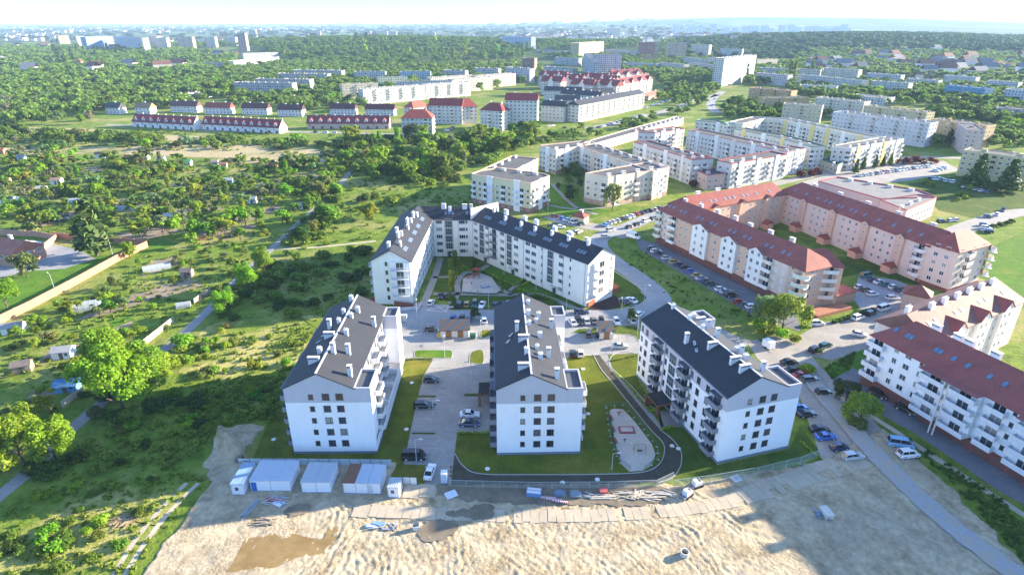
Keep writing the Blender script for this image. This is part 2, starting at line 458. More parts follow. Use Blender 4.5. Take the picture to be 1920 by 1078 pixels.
def inset(pts, d):
    """outline pts counter-clockwise, moved inward by d"""
    n = len(pts); out = []
    for i in range(n):
        p0, p1, p2 = Vector(pts[i - 1]), Vector(pts[i]), Vector(pts[(i + 1) % n])
        a = (p1 - p0).normalized(); c = (p2 - p1).normalized()
        na = Vector((-a.y, a.x)); nc = Vector((-c.y, c.x))
        m_ = na + nc; k = m_.dot(na)
        out.append(p1 + m_ * (d / max(k, .25)))
    return out
def ccw(pts):
    n = len(pts)
    a = sum(pts[i][0] * pts[(i + 1) % n][1] - pts[(i + 1) % n][0] * pts[i][1] for i in range(n))
    return list(pts) if a > 0 else list(pts)[::-1]
def flat_block(b, pts, h, wmat, wcol, rcol=(.17, .165, .16), par=.45, z0=0., trim=None, trimcol=None, rmat=None):
    """flat-roofed body over a plan outline; returns counter-clockwise outline"""
    pts = [Vector(p[:2]) for p in ccw([tuple(p[:2]) for p in pts])]; n = len(pts)
    w_ = MB()
    for i in range(n): wall_quad(w_, pts[i], pts[(i + 1) % n], z0, h + (par if not trim else 0), wmat)
    ins = inset(pts, .3); t = w_ if not trim else MB(); tm = wmat if not trim else trim
    for i in range(n):
        j = (i + 1) % n
        if trim: wall_quad(t, pts[i] , pts[j], h, h + par, tm)
        t.poly([(*pts[i], h + par), (*pts[j], h + par), (*ins[j], h + par), (*ins[i], h + par)], tm)
        t.poly([(*ins[i], h + par), (*ins[j], h + par), (*ins[j], h), (*ins[i], h)], tm)
    w_.build('wall', b.root, wcol)
    if trim: t.build('parapet', b.root, trimcol or wcol)
    r = MB(); r.poly([(*p, h) for p in ins], rmat or felt); r.build('roof', b.root, rcol)
    return pts
# ---------------------------------------------------------------- terrain
HILLS = [(-260, 1950, 620, 420, 24), (-700, 2300, 500, 400, 14), (950, 2050, 620, 420, 24), (1500, 2600, 700, 600, 26),
         (2600, 9500, 2600, 1500, 95), (5200, 9000, 2600, 1600, 90), (-1500, 12000, 4000, 1500, 25), (700, 5600, 700, 500, 40)]
def hz(x, y):
    r = math.hypot(x, y)
    if r < 900: return 0.
    k = min(1, (r - 900) / 500); s = 0
    for cx, cy, sx, sy, h in HILLS:
        s += h * math.exp(-((x - cx) / sx) ** 2 - ((y - cy) / sy) ** 2)
    return s * k
def grass_mat(name, lush, dark, straw, amount=.5, sc=.03, fine=1.2):
    m, t, b = _nt(name)
    n1 = noise_fac(t, sc, 5, .6); n2 = noise_fac(t, fine, 5, .7); n3 = noise_fac(t, .25, 4, .6)
    a = ramp(t, n3, [(.3, dark), (.62, lush)])
    mx = NN(t, 'ShaderNodeMath', operation='ADD'); Lk(t, n1, mx.inputs[0]); Lk(t, maprange(t, n3, 0, 1, -.18, .18), mx.inputs[1])
    c = mixc(t, maprange(t, mx.outputs[0], .62 - amount * .25, .78 - amount * .25, 0, 1), a, straw)
    c = scaled(t, c, maprange(t, n2, .25, .75, .52, 1.2))
    Lk(t, c, b.inputs['Base Color']); b.inputs['Roughness'].default_value = .95; b.inputs['Specular IOR Level'].default_value = .1
    bump(t, b, n2, 1, .25)
    return m
def ground_mat():
    m, t, b = _nt('meadow_ground')
    n1 = noise_fac(t, .035, 6, .62); n2 = noise_fac(t, .9, 5, .7); n3 = noise_fac(t, .22, 5, .6)
    near = ramp(t, n3, [(.28, (.075, .125, .018)), (.5, (.15, .22, .028)), (.7, (.23, .27, .05))])
    near = mixc(t, maprange(t, n1, .5, .66, 0, .85), near, (.36, .31, .12))
    near = scaled(t, near, maprange(t, n2, .25, .75, .52, 1.15))
    pos = NN(t, 'ShaderNodeNewGeometry').outputs['Position']
    vo = NN(t, 'ShaderNodeTexVoronoi', i_Scale=.0035); mp = NN(t, 'ShaderNodeMapping'); mp.inputs['Scale'].default_value = (1, .35, 1)
    Lk(t, pos, mp.inputs[0]); Lk(t, mp.outputs[0], vo.inputs['Vector'])
    sx = NN(t, 'ShaderNodeSeparateColor'); Lk(t, vo.outputs['Color'], sx.inputs[0])
    far = ramp(t, sx.outputs[0], [(0, (.02, .045, .016)), (.35, (.03, .06, .018)), (.6, (.06, .10, .028)), (.8, (.11, .14, .045)), (1, (.045, .075, .022))])
    far = scaled(t, far, maprange(t, noise_fac(t, .004, 6, .65), .3, .7, .55, 1.35))
    ln = NN(t, 'ShaderNodeVectorMath', operation='LENGTH'); Lk(t, pos, ln.inputs[0])
    c = mixc(t, maprange(t, ln.outputs['Value'], 700, 1600, 0, 1), near, far)
    Lk(t, c, b.inputs['Base Color']); b.inputs['Roughness'].default_value = .95; b.inputs['Specular IOR Level'].default_value = .1
    bump(t, b, n2, .9, .3)
    return m
def make_ground():
    rings = [0] + list(np.geomspace(40, 30000, 90)); seg = 180
    v = [(0, 0, 0)]; f = []
    for r in rings[1:]:
        for k in range(seg):
            a = 2 * math.pi * k / seg; x, y = r * math.cos(a), r * math.sin(a); v.append((x, y, hz(x, y)))
    for k in range(seg): f.append((0, 1 + k, 1 + (k + 1) % seg))
    for i in range(len(rings) - 2):
        for k in range(seg):
            a = 1 + i * seg; j = (k + 1) % seg
            f.append((a + k, a + seg + k, a + seg + j, a + j))
    me = bpy.data.meshes.new('ground'); me.from_pydata(v, [], f); me.materials.append(ground_mat())
    me.polygons.foreach_set('use_smooth', [True] * len(f))
    tag(link('ground', me), 'green meadow ground stretching to the horizon', None, None, 'structure')
make_ground()
# ---------------------------------------------------------------- surfaces lying on it
def surf_mat(name, a, b_, c, sc=.15, fine=2.5, rough=.9, bmp=.3, cells=None):
    m, t, b = _nt(name)
    n1 = noise_fac(t, sc, 5, .6); n2 = noise_fac(t, fine, 5, .65)
    col = ramp(t, n1, [(.3, a), (.52, b_), (.72, c)])
    col = scaled(t, col, maprange(t, n2, .3, .7, .85, 1.12))
    if cells:
        br = NN(t, 'ShaderNodeTexBrick', i_Scale=cells, i_Mortar_Size=.02); br.inputs['Color1'].default_value = (1, 1, 1, 1); br.inputs['Color2'].default_value = (.86, .86, .86, 1); br.inputs['Mortar'].default_value = (.7, .7, .7, 1)
        Lk(t, NN(t, 'ShaderNodeNewGeometry').outputs['Position'], br.inputs['Vector'])
        mm = NN(t, 'ShaderNodeMix', data_type='RGBA', blend_type='MULTIPLY'); mm.inputs['Factor'].default_value = 1
        Lk(t, col, mm.inputs[6]); Lk(t, br.outputs['Color'], mm.inputs[7]); col = mm.outputs[2]
    Lk(t, col, b.inputs['Base Color']); b.inputs['Roughness'].default_value = rough; b.inputs['Specular IOR Level'].default_value = .25
    bump(t, b, n2, bmp, .05)
    return m
paver = surf_mat('court_pavers', (.27, .26, .245), (.33, .315, .295), (.37, .355, .33), cells=.55)
paver_road = surf_mat('road_pavers', (.27, .27, .275), (.32, .32, .32), (.37, .365, .36), cells=.6)
asphalt = surf_mat('asphalt', (.20, .205, .22), (.27, .27, .275), (.34, .33, .31), .1)
lane_brick = surf_mat('lane_pavers', (.15, .15, .165), (.185, .185, .2), (.22, .215, .225), cells=.7)
pale_road = surf_mat('pale_pavers', (.28, .255, .23), (.33, .305, .275), (.37, .345, .31), cells=.5)
path_mat = surf_mat('path_slabs', (.24, .235, .22), (.29, .28, .265), (.33, .315, .30), cells=.9)
lawn_m = grass_mat('mown_lawn', (.075, .125, .016), (.05, .085, .013), (.12, .14, .025), .45, .08, 2.5)
lawn_new = grass_mat('young_lawn', (.13, .155, .016), (.085, .105, .014), (.19, .175, .03), .5, .06, 2.5)
lawn_green = grass_mat('bright_lawn', (.10, .21, .018), (.075, .15, .016), (.16, .2, .03), .3, .06, 2.5)
soil = surf_mat('dark_soil', (.05, .042, .032), (.066, .057, .04), (.085, .072, .05), .5, 5)
mulch = surf_mat('mulch', (.02, .014, .014), (.035, .02, .02), (.05, .03, .028), .8, 5)
playsand = surf_mat('play_sand', (.40, .345, .29), (.47, .41, .345), (.52, .46, .39), .3)
plot_soil = surf_mat('garden_soil', (.16, .12, .08), (.24, .185, .125), (.32, .25, .18), .3, 3)
straw_m = grass_mat('dry_or_sunlit_grass', (.2, .22, .06), (.13, .16, .04), (.42, .34, .19), 1.1, .03, 1.2)
track_m = surf_mat('dirt_track', (.33, .275, .2), (.42, .36, .27), (.5, .44, .34), .2)
gray_dirt = surf_mat('grey_dirt', (.25, .225, .195), (.31, .28, .245), (.36, .33, .285), .12, 1.8)
def sheet(name, pts, z, mat, label=None, px=True, smooth=0, jag=0):
    p = [P(*q) for q in pts] if px else [Vector(q) for q in pts]
    if smooth: p = [Vector(q) for q in arc_pts([tuple(q) for q in p] + [tuple(p[0])], smooth)[:-1]]
    if jag:
        q = []
        for i in range(len(p)):
            a, b = p[i], p[(i + 1) % len(p)]; n = max(1, int((b - a).length / .35))
            for k in range(n):
                c = a.lerp(b, k / n); s_ = Vector((c.x * .8, c.y * .8, 2.0)); t_ = Vector((c.x * .8, c.y * .8, 9.0)); q.append(c + Vector((mnoise.noise(s_) + .5 * mnoise.noise(s_ * 2.7), mnoise.noise(t_) + .5 * mnoise.noise(t_ * 2.7))) * jag)
        p = q
    mb = MB(); mb.poly([(q.x, q.y, z) for q in ccw([tuple(q) for q in p]) and [Vector(k) for k in ccw([tuple(q) for q in p])]], mat)
    return tag(mb.build(name), label, None, None, 'structure')
def ribbon(name, pts, width, z, mat, label=None, smooth=6, px=True, parent=None):
    p = [tuple(P(*q)) for q in pts] if px else pts
    p = [Vector(q) for q in (arc_pts(p, smooth) if smooth else p)]
    mb = MB(); L = []; Rr = []
    for i, q in enumerate(p):
        d = (p[min(i + 1, len(p) - 1)] - p[max(i - 1, 0)]).normalized(); n = Vector((-d.y, d.x)) * (width / 2); w_ = .16 if 'track' in name else 0
        L.append(q + n * (1 + w_ * mnoise.noise(Vector((q.x * .5, q.y * .5, 3))))); Rr.append(q - n * (1 + w_ * mnoise.noise(Vector((q.x * .5, q.y * .5, 8)))))
    for i in range(len(p) - 1):
        mb.poly([(*Rr[i], z), (*Rr[i + 1], z), (*L[i + 1], z), (*L[i], z)], mat)
    return tag(mb.build(name), label, None, None, 'structure')
kerbm = pbr('kerb_stone', (.38, .37, .355), .8, (1, .08))
def kerb(pts, z=.13, wd=.16, smooth=6, px=True, closed=False):
    p = [tuple(P(*q)) for q in pts] if px else pts
    if closed: p = p + [p[0]]
    p = [Vector(q) for q in (arc_pts(p, smooth) if smooth else p)]
    mb = MB()
    for i in range(len(p) - 1):
        a, b = p[i], p[i + 1]
        if (b - a).length < .05: continue
        u, v, L = frame2(a, b)
        mb.fbox((a, u, v), 0, L, -wd / 2, wd / 2, -.05, z + R.random() * .003, kerbm)
    return tag(mb.build('kerb'), None, None, None, 'structure')
# court between the three white blocks
court = [(845, 908), (796, 908), (800, 872), (757, 870), (769, 812), (783, 745), (795, 703), (812, 674), (752, 674), (740, 640), (748, 600), (1200, 600), (1200, 662), (1075, 668), (937, 700), (930, 812), (857, 812)]
sheet('paved_court', court, .045, paver, 'pale paved car court between the white blocks')
lawn1 = [(470, 868), (500, 800), (545, 740), (600, 745), (765, 672), (814, 672), (795, 703), (783, 745), (769, 812), (757, 870), (800, 872), (796, 905), (735, 905), (735, 868)]
sheet('lawn', lawn1, .028, lawn_new)
sheet('lawn', [(857, 812), (925, 812), (1000, 700), (1080, 668), (1112, 664), (1127, 692), (1152, 722), (1217, 802), (1240, 826), (1246, 845), (1236, 870), (1205, 885), (1130, 889), (900, 888), (868, 873), (853, 850)], .029, lawn_new)
drive_ring = [(853, 850), (868, 873), (900, 888), (1130, 889), (1205, 885), (1236, 870), (1246, 845), (1240, 826), (1217, 802), (1152, 722), (1127, 692), (1112, 664), (1122, 663), (1145, 692), (1172, 725), (1218, 782), (1238, 806), (1262, 825), (1277, 848), (1276, 873), (1262, 894), (1235, 905), (1000, 912), (846, 908)]
sheet('dark_drive', drive_ring, .036, soil, 'dark soil drive curving round the middle white block')
kerb([(853, 850), (868, 873), (900, 888), (1000, 890), (1130, 889), (1205, 885), (1236, 870), (1246, 845), (1240, 826), (1217, 802), (1152, 722), (1127, 692), (1112, 664)])
kerb([(1238, 806), (1262, 825), (1277, 848), (1276, 873), (1262, 894), (1235, 905)])
sheet('footpath', [(1122, 663), (1137, 660), (1150, 695), (1178, 722), (1212, 758), (1240, 800), (1282, 800), (1265, 770), (1235, 770), (1245, 800), (1240, 808), (1218, 784), (1172, 727), (1145, 694)], .047, path_mat)
sheet('lawn', [(1142, 690), (1147, 668), (1165, 660), (1197, 664), (1197, 715), (1230, 768), (1214, 757), (1180, 720), (1153, 696)], .03, lawn_new)
kerb([(1235, 768), (1214, 757), (1180, 720), (1153, 696), (1142, 684), (1147, 668), (1165, 660), (1197, 664)])
sheet('lawn', [(1240, 806), (1285, 800), (1345, 872), (1480, 842), (1500, 800), (1545, 855), (1290, 905), (1262, 896), (1277, 873), (1278, 848), (1262, 824)], .03, lawn_m)
# green islands in the court
def island(pts, mat=lawn_green, sm=5):
    sheet('lawn', pts, .12, mat, None, True, sm); kerb(pts, .135, .15, sm, True, True)
island([(778, 671), (777, 662), (784, 657), (840, 657), (848, 661), (847, 670), (840, 672)])
island([(880, 680), (882, 664), (890, 658), (905, 658), (905, 682)], lawn_new)
island([(900, 635), (902, 620), (938, 620), (938, 624), (907, 634)], lawn_new, 4)
island([(1085, 617), (1170, 611), (1198, 615), (1198, 640), (1180, 628), (1080, 626)], lawn_m, 4)
for q in ([(783, 742), (817, 742), (817, 745), (783, 745)], [(773, 811), (816, 811), (816, 814), (772, 814)], [(871, 738), (906, 738), (905, 743), (870, 743)], [(805, 757), (818, 757), (818, 760), (804, 760)]):
    sheet('lawn', q, .1, lawn_m)
# bay lines
mk = MB(); line_m = pbr('bay_line', (.16, .16, .165), .9, None); white_m = pbr('white_line', (.75, .75, .73), .8, None)
def line(a, b, wd=.12, m=line_m, z=.056):
    a, b = P(*a), P(*b); u, v, L = frame2(a, b)
    mk.poly([(*(a - v * wd / 2), z), (*(b - v * wd / 2), z), (*(b + v * wd / 2), z), (*(a + v * wd / 2), z)], m)
for k in range(15):
    y = 690 + k * 12.6 + k * k * .06
    if y < 868: line((799 - (y - 690) * .235, y), (846 - (y - 690) * .22, y))
for y in (690, 705, 722, 752, 764, 777, 790): line((878 - (y - 690) * .12, y), (911 - (y - 690) * .06, y))
for x in range(772, 900, 22): line((x + (840 - x) * .03, 607), (x, 628))
for x in range(1090, 1200, 17): line((x, 622), (x + 2, 640))
line((800, 582), (836, 585), .14, white_m); line((836, 585), (842, 572), .14, white_m); line((800, 582), (816, 571), .14, white_m); line((802, 582), (840, 573), .14, white_m); line((814, 571), (838, 585), .14, white_m); line((814, 571), (842, 571.5), .14, white_m)
tag(mk.build('bay_markings'), None, None, None, 'structure')
# roads
ribbon('road', [(700, 596), (760, 591), (860, 592), (960, 592), (1060, 592), (1150, 592), (1205, 583), (1235, 563), (1222, 542), (1190, 516), (1150, 490), (1122, 462), (1130, 443), (1180, 424), (1240, 398), (1290, 375)], 8.0, .05, paver_road, 'grey paved street in front of the U shaped block')
ribbon('road', [(1215, 545), (1265, 582), (1330, 618), (1400, 648)], 6.0, .049, pale_road, 'pale paved lane behind the right white block')
sheet('road', [(735, 600), (748, 572), (800, 566), (805, 572), (842, 572), (845, 585), (960, 590), (960, 600)], .042, paver_road)
kerb([(842, 583), (960, 580), (1085, 586), (1110, 590), (1160, 581), (1180, 575)], .14, .2, 4)
sheet('lawn', [(1138, 520), (1150, 508), (1200, 540), (1224, 556), (1222, 566), (1205, 571), (1180, 572), (1140, 548)], .03, lawn_m)
sheet('flower_bed', [(1100, 580), (1140, 553), (1158, 556), (1163, 576), (1130, 583), (1105, 585)], .04, mulch)
kerb([(1150, 508), (1200, 540), (1224, 556), (1222, 566), (1205, 571), (1180, 572)], .14, .2, 4)
# courtyard of the U shaped block
sheet('lawn', [(842, 581), (838, 560), (830, 555), (800, 560), (828, 478), (930, 478), (1100, 575), (1085, 584), (960, 579)], .026, lawn_m)
for q, wd in (([(826, 484), (818, 510), (805, 545), (792, 572)], 2.4), ([(812, 520), (855, 519)], 1.6), ([(812, 551), (860, 551), (960, 553), (1010, 552), (1090, 583)], 2.0), ([(860, 551), (858, 530), (872, 512), (895, 509), (915, 497)], 2.0), ([(887, 505), (935, 540), (960, 553)], 1.6), ([(955, 545), (985, 520)], 1.4), ([(855, 551), (850, 568)], 2.5)):
    ribbon('footpath', q, wd, .04, path_mat, None, 4)
sheet('playground_sand', [(868, 523), (880, 516), (905, 514), (922, 520), (938, 544), (930, 551), (866, 548)], .05, playsand, 'sand play area inside the U shaped block')
for q in ([(845, 500), (868, 495), (886, 508), (872, 512), (855, 518)], [(905, 505), (930, 500), (980, 525), (960, 533)], [(965, 540), (990, 532), (1040, 553), (1010, 552), (975, 549)], [(1053, 573), (1075, 569), (1073, 583), (1050, 583)]):
    sheet('lawn', q, .033, lawn_green)
sheet('playground_sand', [(1143, 770), (1150, 766), (1168, 767), (1190, 790), (1222, 832), (1229, 852), (1222, 872), (1205, 882), (1180, 884), (1163, 868), (1152, 820)], .05, playsand, 'sandy playground beside the middle white block', True, 0)
# east side
sheet('lane', [(1192, 448), (1232, 456), (1494, 587), (1500, 622), (1420, 596), (1300, 525), (1200, 468)], .04, lane_brick, 'grey garage lane along the red roofed block')
sheet('road', [(1480, 655), (1500, 628), (1540, 606), (1620, 588), (1700, 573), (1780, 558), (1850, 532), (1880, 545), (1850, 560), (1800, 575), (1740, 590), (1700, 605), (1655, 622), (1640, 648), (1560, 676), (1525, 668)], .046, pale_road, 'pale sunlit street between the red roofed blocks')
sheet('parking_lot', [(1610, 515), (1680, 525), (1740, 552), (1732, 570), (1620, 590), (1600, 560)], .04, paver_road)
sheet('dirt_parking', [(1400, 640), (1450, 630), (1500, 640), (1540, 690), (1590, 740), (1640, 790), (1690, 850), (1640, 880), (1540, 860), (1500, 745), (1420, 672)], .032, gray_dirt, 'rough sandy parking strip behind the right white block')
sheet('lane', [(1560, 712), (1600, 690), (1660, 720), (1960, 905), (1960, 965), (1880, 925), (1720, 815), (1630, 765), (1585, 740)], .04, lane_brick, 'dark brick lane in front of the white balcony block')
ribbon('footpath', [(1560, 735), (1650, 790), (1760, 862), (1880, 940), (1960, 990)], 1.5, .04, track_m)
sheet('lawn', [(1545, 690), (1640, 640), (1660, 640), (1625, 690), (1600, 700), (1560, 712)], .03, lawn_green)
sheet('lawn', [(1480, 510), (1640, 470), (1735, 540), (1690, 528), (1620, 510), (1560, 525)], .027, lawn_m)
sheet('lawn', [(1735, 560), (1775, 553), (1788, 565), (1778, 571), (1745, 572)], .05, lawn_green)
sheet('lawn', [(1845, 470), (1930, 430), (1930, 560), (1880, 560), (1860, 530), (1835, 520)], .027, lawn_green)
sheet('lawn', [(1790, 585), (1860, 556), (1890, 552), (1895, 575), (1830, 600)], .028, lawn_green)
ribbon('road', [(1960, 395), (1900, 400), (1830, 420), (1780, 440), (1740, 455)], 9, .042, pale_road)
sheet('parking_lot', [(1490, 345), (1650, 300), (1770, 302), (1800, 320), (1700, 340), (1560, 352)], .03, pale_road)
sheet('lawn', [(1700, 345), (1800, 330), (1930, 355), (1930, 392), (1830, 410), (1760, 395), (1740, 370)], .035, lawn_m)
ribbon('road', [(1180, 445), (1150, 430), (1110, 425), (1060, 415), (1035, 405)], 9, .041, pale_road)
ribbon('road', [(1240, 398), (1330, 372), (1420, 352), (1520, 330), (1620, 308), (1720, 295), (1860, 300)], 7, .043, pale_road)
for q, wd in (([(1035, 345), (1060, 372), (1085, 392), (1120, 402)], 2), ([(1030, 385), (1075, 392), (1140, 388), (1200, 375)], 2)):
    ribbon('footpath', q, wd, .045, path_mat, None, 4)
sheet('lawn', [(1030, 350), (1060, 345), (1110, 390), (1150, 395), (1110, 410), (1040, 405), (1020, 395)], .03, lawn_green)
ribbon('road', [(1355, 172), (1337, 185), (1333, 200), (1345, 212)], 9, .04, paver_road)
ribbon('road', [(1100, 242), (1180, 226), (1260, 205), (1300, 190), (1345, 178)], 10, .04, pale_road)
# west side
ribbon('lane', [(-60, 985), (-20, 945), (60, 878), (150, 790), (215, 735), (290, 670), (345, 625), (400, 572), (455, 515), (515, 462), (575, 405), (628, 358), (655, 325), (690, 295), (720, 270)], 3.2, .03, path_mat, 'narrow grey lane between the gardens and the meadow')
ribbon('dirt_track', [(515, 467), (590, 464), (650, 458), (705, 452)], 1.6, .03, track_m)
for dx in (0, 22):
    ribbon('dirt_track', [(205 + dx, 1090), (255 + dx, 1010), (305 + dx, 950), (350 + dx, 905)], .9, .035, track_m)
sheet('lawn', [(0, 590), (0, 545), (60, 500), (160, 478), (215, 480), (240, 478), (120, 540), (30, 585)], .028, lawn_green)
sheet('parking_lot', [(0, 500), (20, 455), (75, 452), (150, 470), (180, 485), (120, 504), (60, 508), (0, 520)], .034, asphalt, 'asphalt yard behind the long brick wall')
sheet('dry_or_sunlit_grass', [(390, 300), (480, 292), (640, 300), (600, 306), (520, 308), (400, 306)], .03, straw_m)
sheet('dry_or_sunlit_grass', [(-40, 278), (200, 276), (380, 270), (560, 276), (640, 292), (560, 296), (380, 296), (240, 290), (-40, 288)], .028, straw_m, None, True, 4)
sheet('dry_or_sunlit_grass', [(40, 238), (200, 244), (240, 252), (380, 256), (340, 266), (200, 250), (60, 246)], .028, straw_m, None, True, 4)
sunny = grass_mat('sunlit_tint_meadow', (.20, .25, .035), (.12, .175, .025), (.42, .37, .13), .75, .06, 1.6)  # straw share and brightness raised: sunlight painted into the grass colour
sheet('dry_or_sunlit_grass', [(335, 700), (350, 650), (410, 605), (500, 600), (610, 596), (575, 690), (500, 705), (420, 716)], .026, sunny, 'dry meadow strip with sunlight painted in, beside the left white block', True, 4, .8)
sheet('dry_or_sunlit_grass', [(0, 1010), (120, 950), (230, 915), (330, 890), (372, 900), (300, 985), (240, 1090), (0, 1100)], .027, sunny, None, True, 4, .8)  # same painted sunlight on the lower left meadow
ribbon('road', [(200, 234), (330, 240), (440, 246), (560, 248), (740, 252)], 5, .03, paver_road)
for i, q in enumerate(([(140, 602), (200, 590), (260, 570), (330, 545), (300, 540), (220, 560)], [(265, 520), (310, 505), (340, 498), (330, 480), (280, 490)], [(160, 640), (250, 600), (240, 620), (180, 650)], [(60, 690), (150, 660), (170, 640), (90, 660)], [(50, 750), (130, 735), (150, 720), (60, 732)], [(210, 440), (300, 425), (350, 432), (260, 452)], [(30, 415), (140, 395), (160, 405), (60, 430)], [(300, 398), (400, 384), (420, 392), (320, 410)], [(400, 440), (470, 418), (480, 425), (420, 452)], [(190, 385), (260, 372), (270, 382), (210, 395)], [(60, 360), (130, 350), (140, 358), (70, 372)], [(440, 360), (510, 350), (520, 358), (450, 372)], [(320, 345), (380, 338), (384, 346), (330, 356)], [(560, 330), (610, 322), (614, 330), (570, 340)], [(120, 318), (190, 312), (195, 320), (130, 328)], [(430, 408), (520, 385), (530, 394), (450, 420)], [(235, 660), (275, 642), (285, 655), (245, 676)], [(270, 545), (350, 520), (380, 535), (300, 560)])):
    sheet('garden_bed', q, .03 + i * .0003, plot_soil)
for i, q in enumerate(([(230, 470), (300, 452), (340, 456), (270, 480)], [(360, 425), (420, 408), (440, 418), (380, 438)], [(200, 600), (240, 585), (250, 600), (215, 615)], [(70, 400), (110, 390), (130, 398), (90, 412)], [(480, 375), (540, 366), (550, 375), (490, 388)], [(240, 340), (290, 335), (295, 342), (250, 350)], [(40, 330), (100, 322), (110, 330), (50, 340)])):
    sheet('lawn', q, .036 + i * .0003, lawn_green)
# ---------------------------------------------------------------- the building site: bare sand with wheel ruts
def in_poly(x, y, q):
    c = False; n = len(q); j = n - 1
    for i in range(n):
        xi, yi = q[i]; xj, yj = q[j]
        if (yi > y) != (yj > y) and x < (xj - xi) * (y - yi) / (yj - yi) + xi: c = not c
        j = i
    return c
def seg_dist(x, y, q):
    best = 1e9; n = len(q)
    for i in range(n):
        ax, ay = q[i]; bx, by = q[(i + 1) % n]; dx, dy = bx - ax, by - ay
        t = max(0, min(1, ((x - ax) * dx + (y - ay) * dy) / (dx * dx + dy * dy + 1e-9)))
        best = min(best, math.hypot(x - ax - t * dx, y - ay - t * dy))
    return best
SAND = [tuple(P(*q)) for q in [(215, 1150), (300, 1030), (345, 970), (395, 905), (382, 872), (398, 835), (420, 808), (445, 796), (480, 790), (500, 797), (470, 835), (455, 868), (740, 868), (735, 905), (796, 907), (1000, 912), (1235, 905), (1290, 908), (1545, 862), (1600, 830), (1655, 802), (1700, 838), (1760, 888), (1830, 962), (1905, 1045), (2000, 1150)]]
def sand_mat():
    m, t, b = _nt('building_sand')
    n1 = noise_fac(t, .07, 6, .6); n2 = noise_fac(t, .9, 6, .7); n3 = noise_fac(t, .25, 5, .65)
    c = ramp(t, n3, [(.3, (.26, .195, .115)), (.46, (.42, .335, .215)), (.62, (.50, .405, .27))])
    c = mixc(t, maprange(t, n1, .5, .66, 0, .6), c, (.35, .295, .22))
    c = scaled(t, c, maprange(t, n2, .28, .72, .66, 1.2))
    Lk(t, c, b.inputs['Base Color']); b.inputs['Roughness'].default_value = .95; b.inputs['Specular IOR Level'].default_value = .15
    vo = NN(t, 'ShaderNodeTexVoronoi', i_Scale=1.7); Lk(t, NN(t, 'ShaderNodeNewGeometry').outputs['Position'], vo.inputs['Vector'])
    n4 = noise_fac(t, 3.2, 5, .75); ad = NN(t, 'ShaderNodeMath', operation='MULTIPLY_ADD'); Lk(t, vo.outputs['Distance'], ad.inputs[0]); ad.inputs[1].default_value = .5; Lk(t, n4, ad.inputs[2])
    n5 = noise_fac(t, .13, 3, .5); pt = NN(t, 'ShaderNodeMath', operation='MULTIPLY'); Lk(t, ad.outputs[0], pt.inputs[0]); Lk(t, maprange(t, n5, .4, .6, .15, 1), pt.inputs[1])
    bump(t, b, pt.outputs[0], 1, .3)
    return m
ARCS = [(-50, 78, 14), (-30, 70, 20), (-12, 62, 22), (10, 66, 20), (32, 60, 22), (-2, 90, 16)]
def sand_h(x, y):
    v = Vector((x, y, 0))
    n1 = mnoise.noise(v * .12); n2 = mnoise.noise(v * .45 + Vector((5, 0, 0)))
    h = .05 * mnoise.fractal(v * .3, 1, 2, 3) + .025 * mnoise.noise(v * 1.7)
    rough = max(0, min(1, (89.5 - y + 2.5 * n1) / 3.5)) * max(0, min(1, (46 - x + 4 * n1) / 7)) * max(0, min(1, (x + 40) / 8))
    if rough > 0:
        # arcs left by the turning tracks, clods between them
        k = min(range(len(ARCS)), key=lambda i: math.hypot(x - ARCS[i][0] - 16, y - ARCS[i][1] - 4) + 5 * mnoise.noise(Vector((x * .09, y * .09, i * 7.1))))
        cx, cy, _ = ARCS[k]; r = math.hypot((x - cx) * .9, y - cy) + 1.3 * n1 + .5 * n2
        ph = r * 5.6 / 6.2832; kr = math.floor(ph); am = (math.sin(kr * 12.9898 + k * 78.2) * 43758.5) % 1; s = math.sin(ph * 6.2832) if am > .38 else 0; rut = (abs(s) ** .6) * (1 if s > 0 else -1)
        h += rough * ((.035 + .065 * am) * rut * max(0, .55 + .9 * mnoise.noise(v * .16 + Vector((9, 0, 0)))) + .105 * mnoise.fractal(v * 1.2, .65, 2.1, 4) + .06 * abs(mnoise.noise(v * 2.1)))
    rt = max(0, min(1, (x - 30) / 10)) * max(0, min(1, (95 - y) / 4))
    if rt > 0: h += rt * .045 * math.sin((x * .5 + y * .9) * 2.4 + 3 * mnoise.noise(v * .15)) * (.5 + n1) + rt * .04 * mnoise.noise(v * 1.1)
    return h
PUD = [[tuple(P(*t)) for t in q] for q in ([(470, 1010), (520, 1003), (530, 1012), (548, 1003), (600, 1012), (612, 992), (626, 992), (620, 1020), (600, 1040), (560, 1042), (520, 1060), (440, 1068), (455, 1040)], [(1042, 962), (1060, 953), (1075, 960), (1094, 976), (1040, 980)], [(995, 972), (1012, 964), (1018, 976), (1000, 980)])]
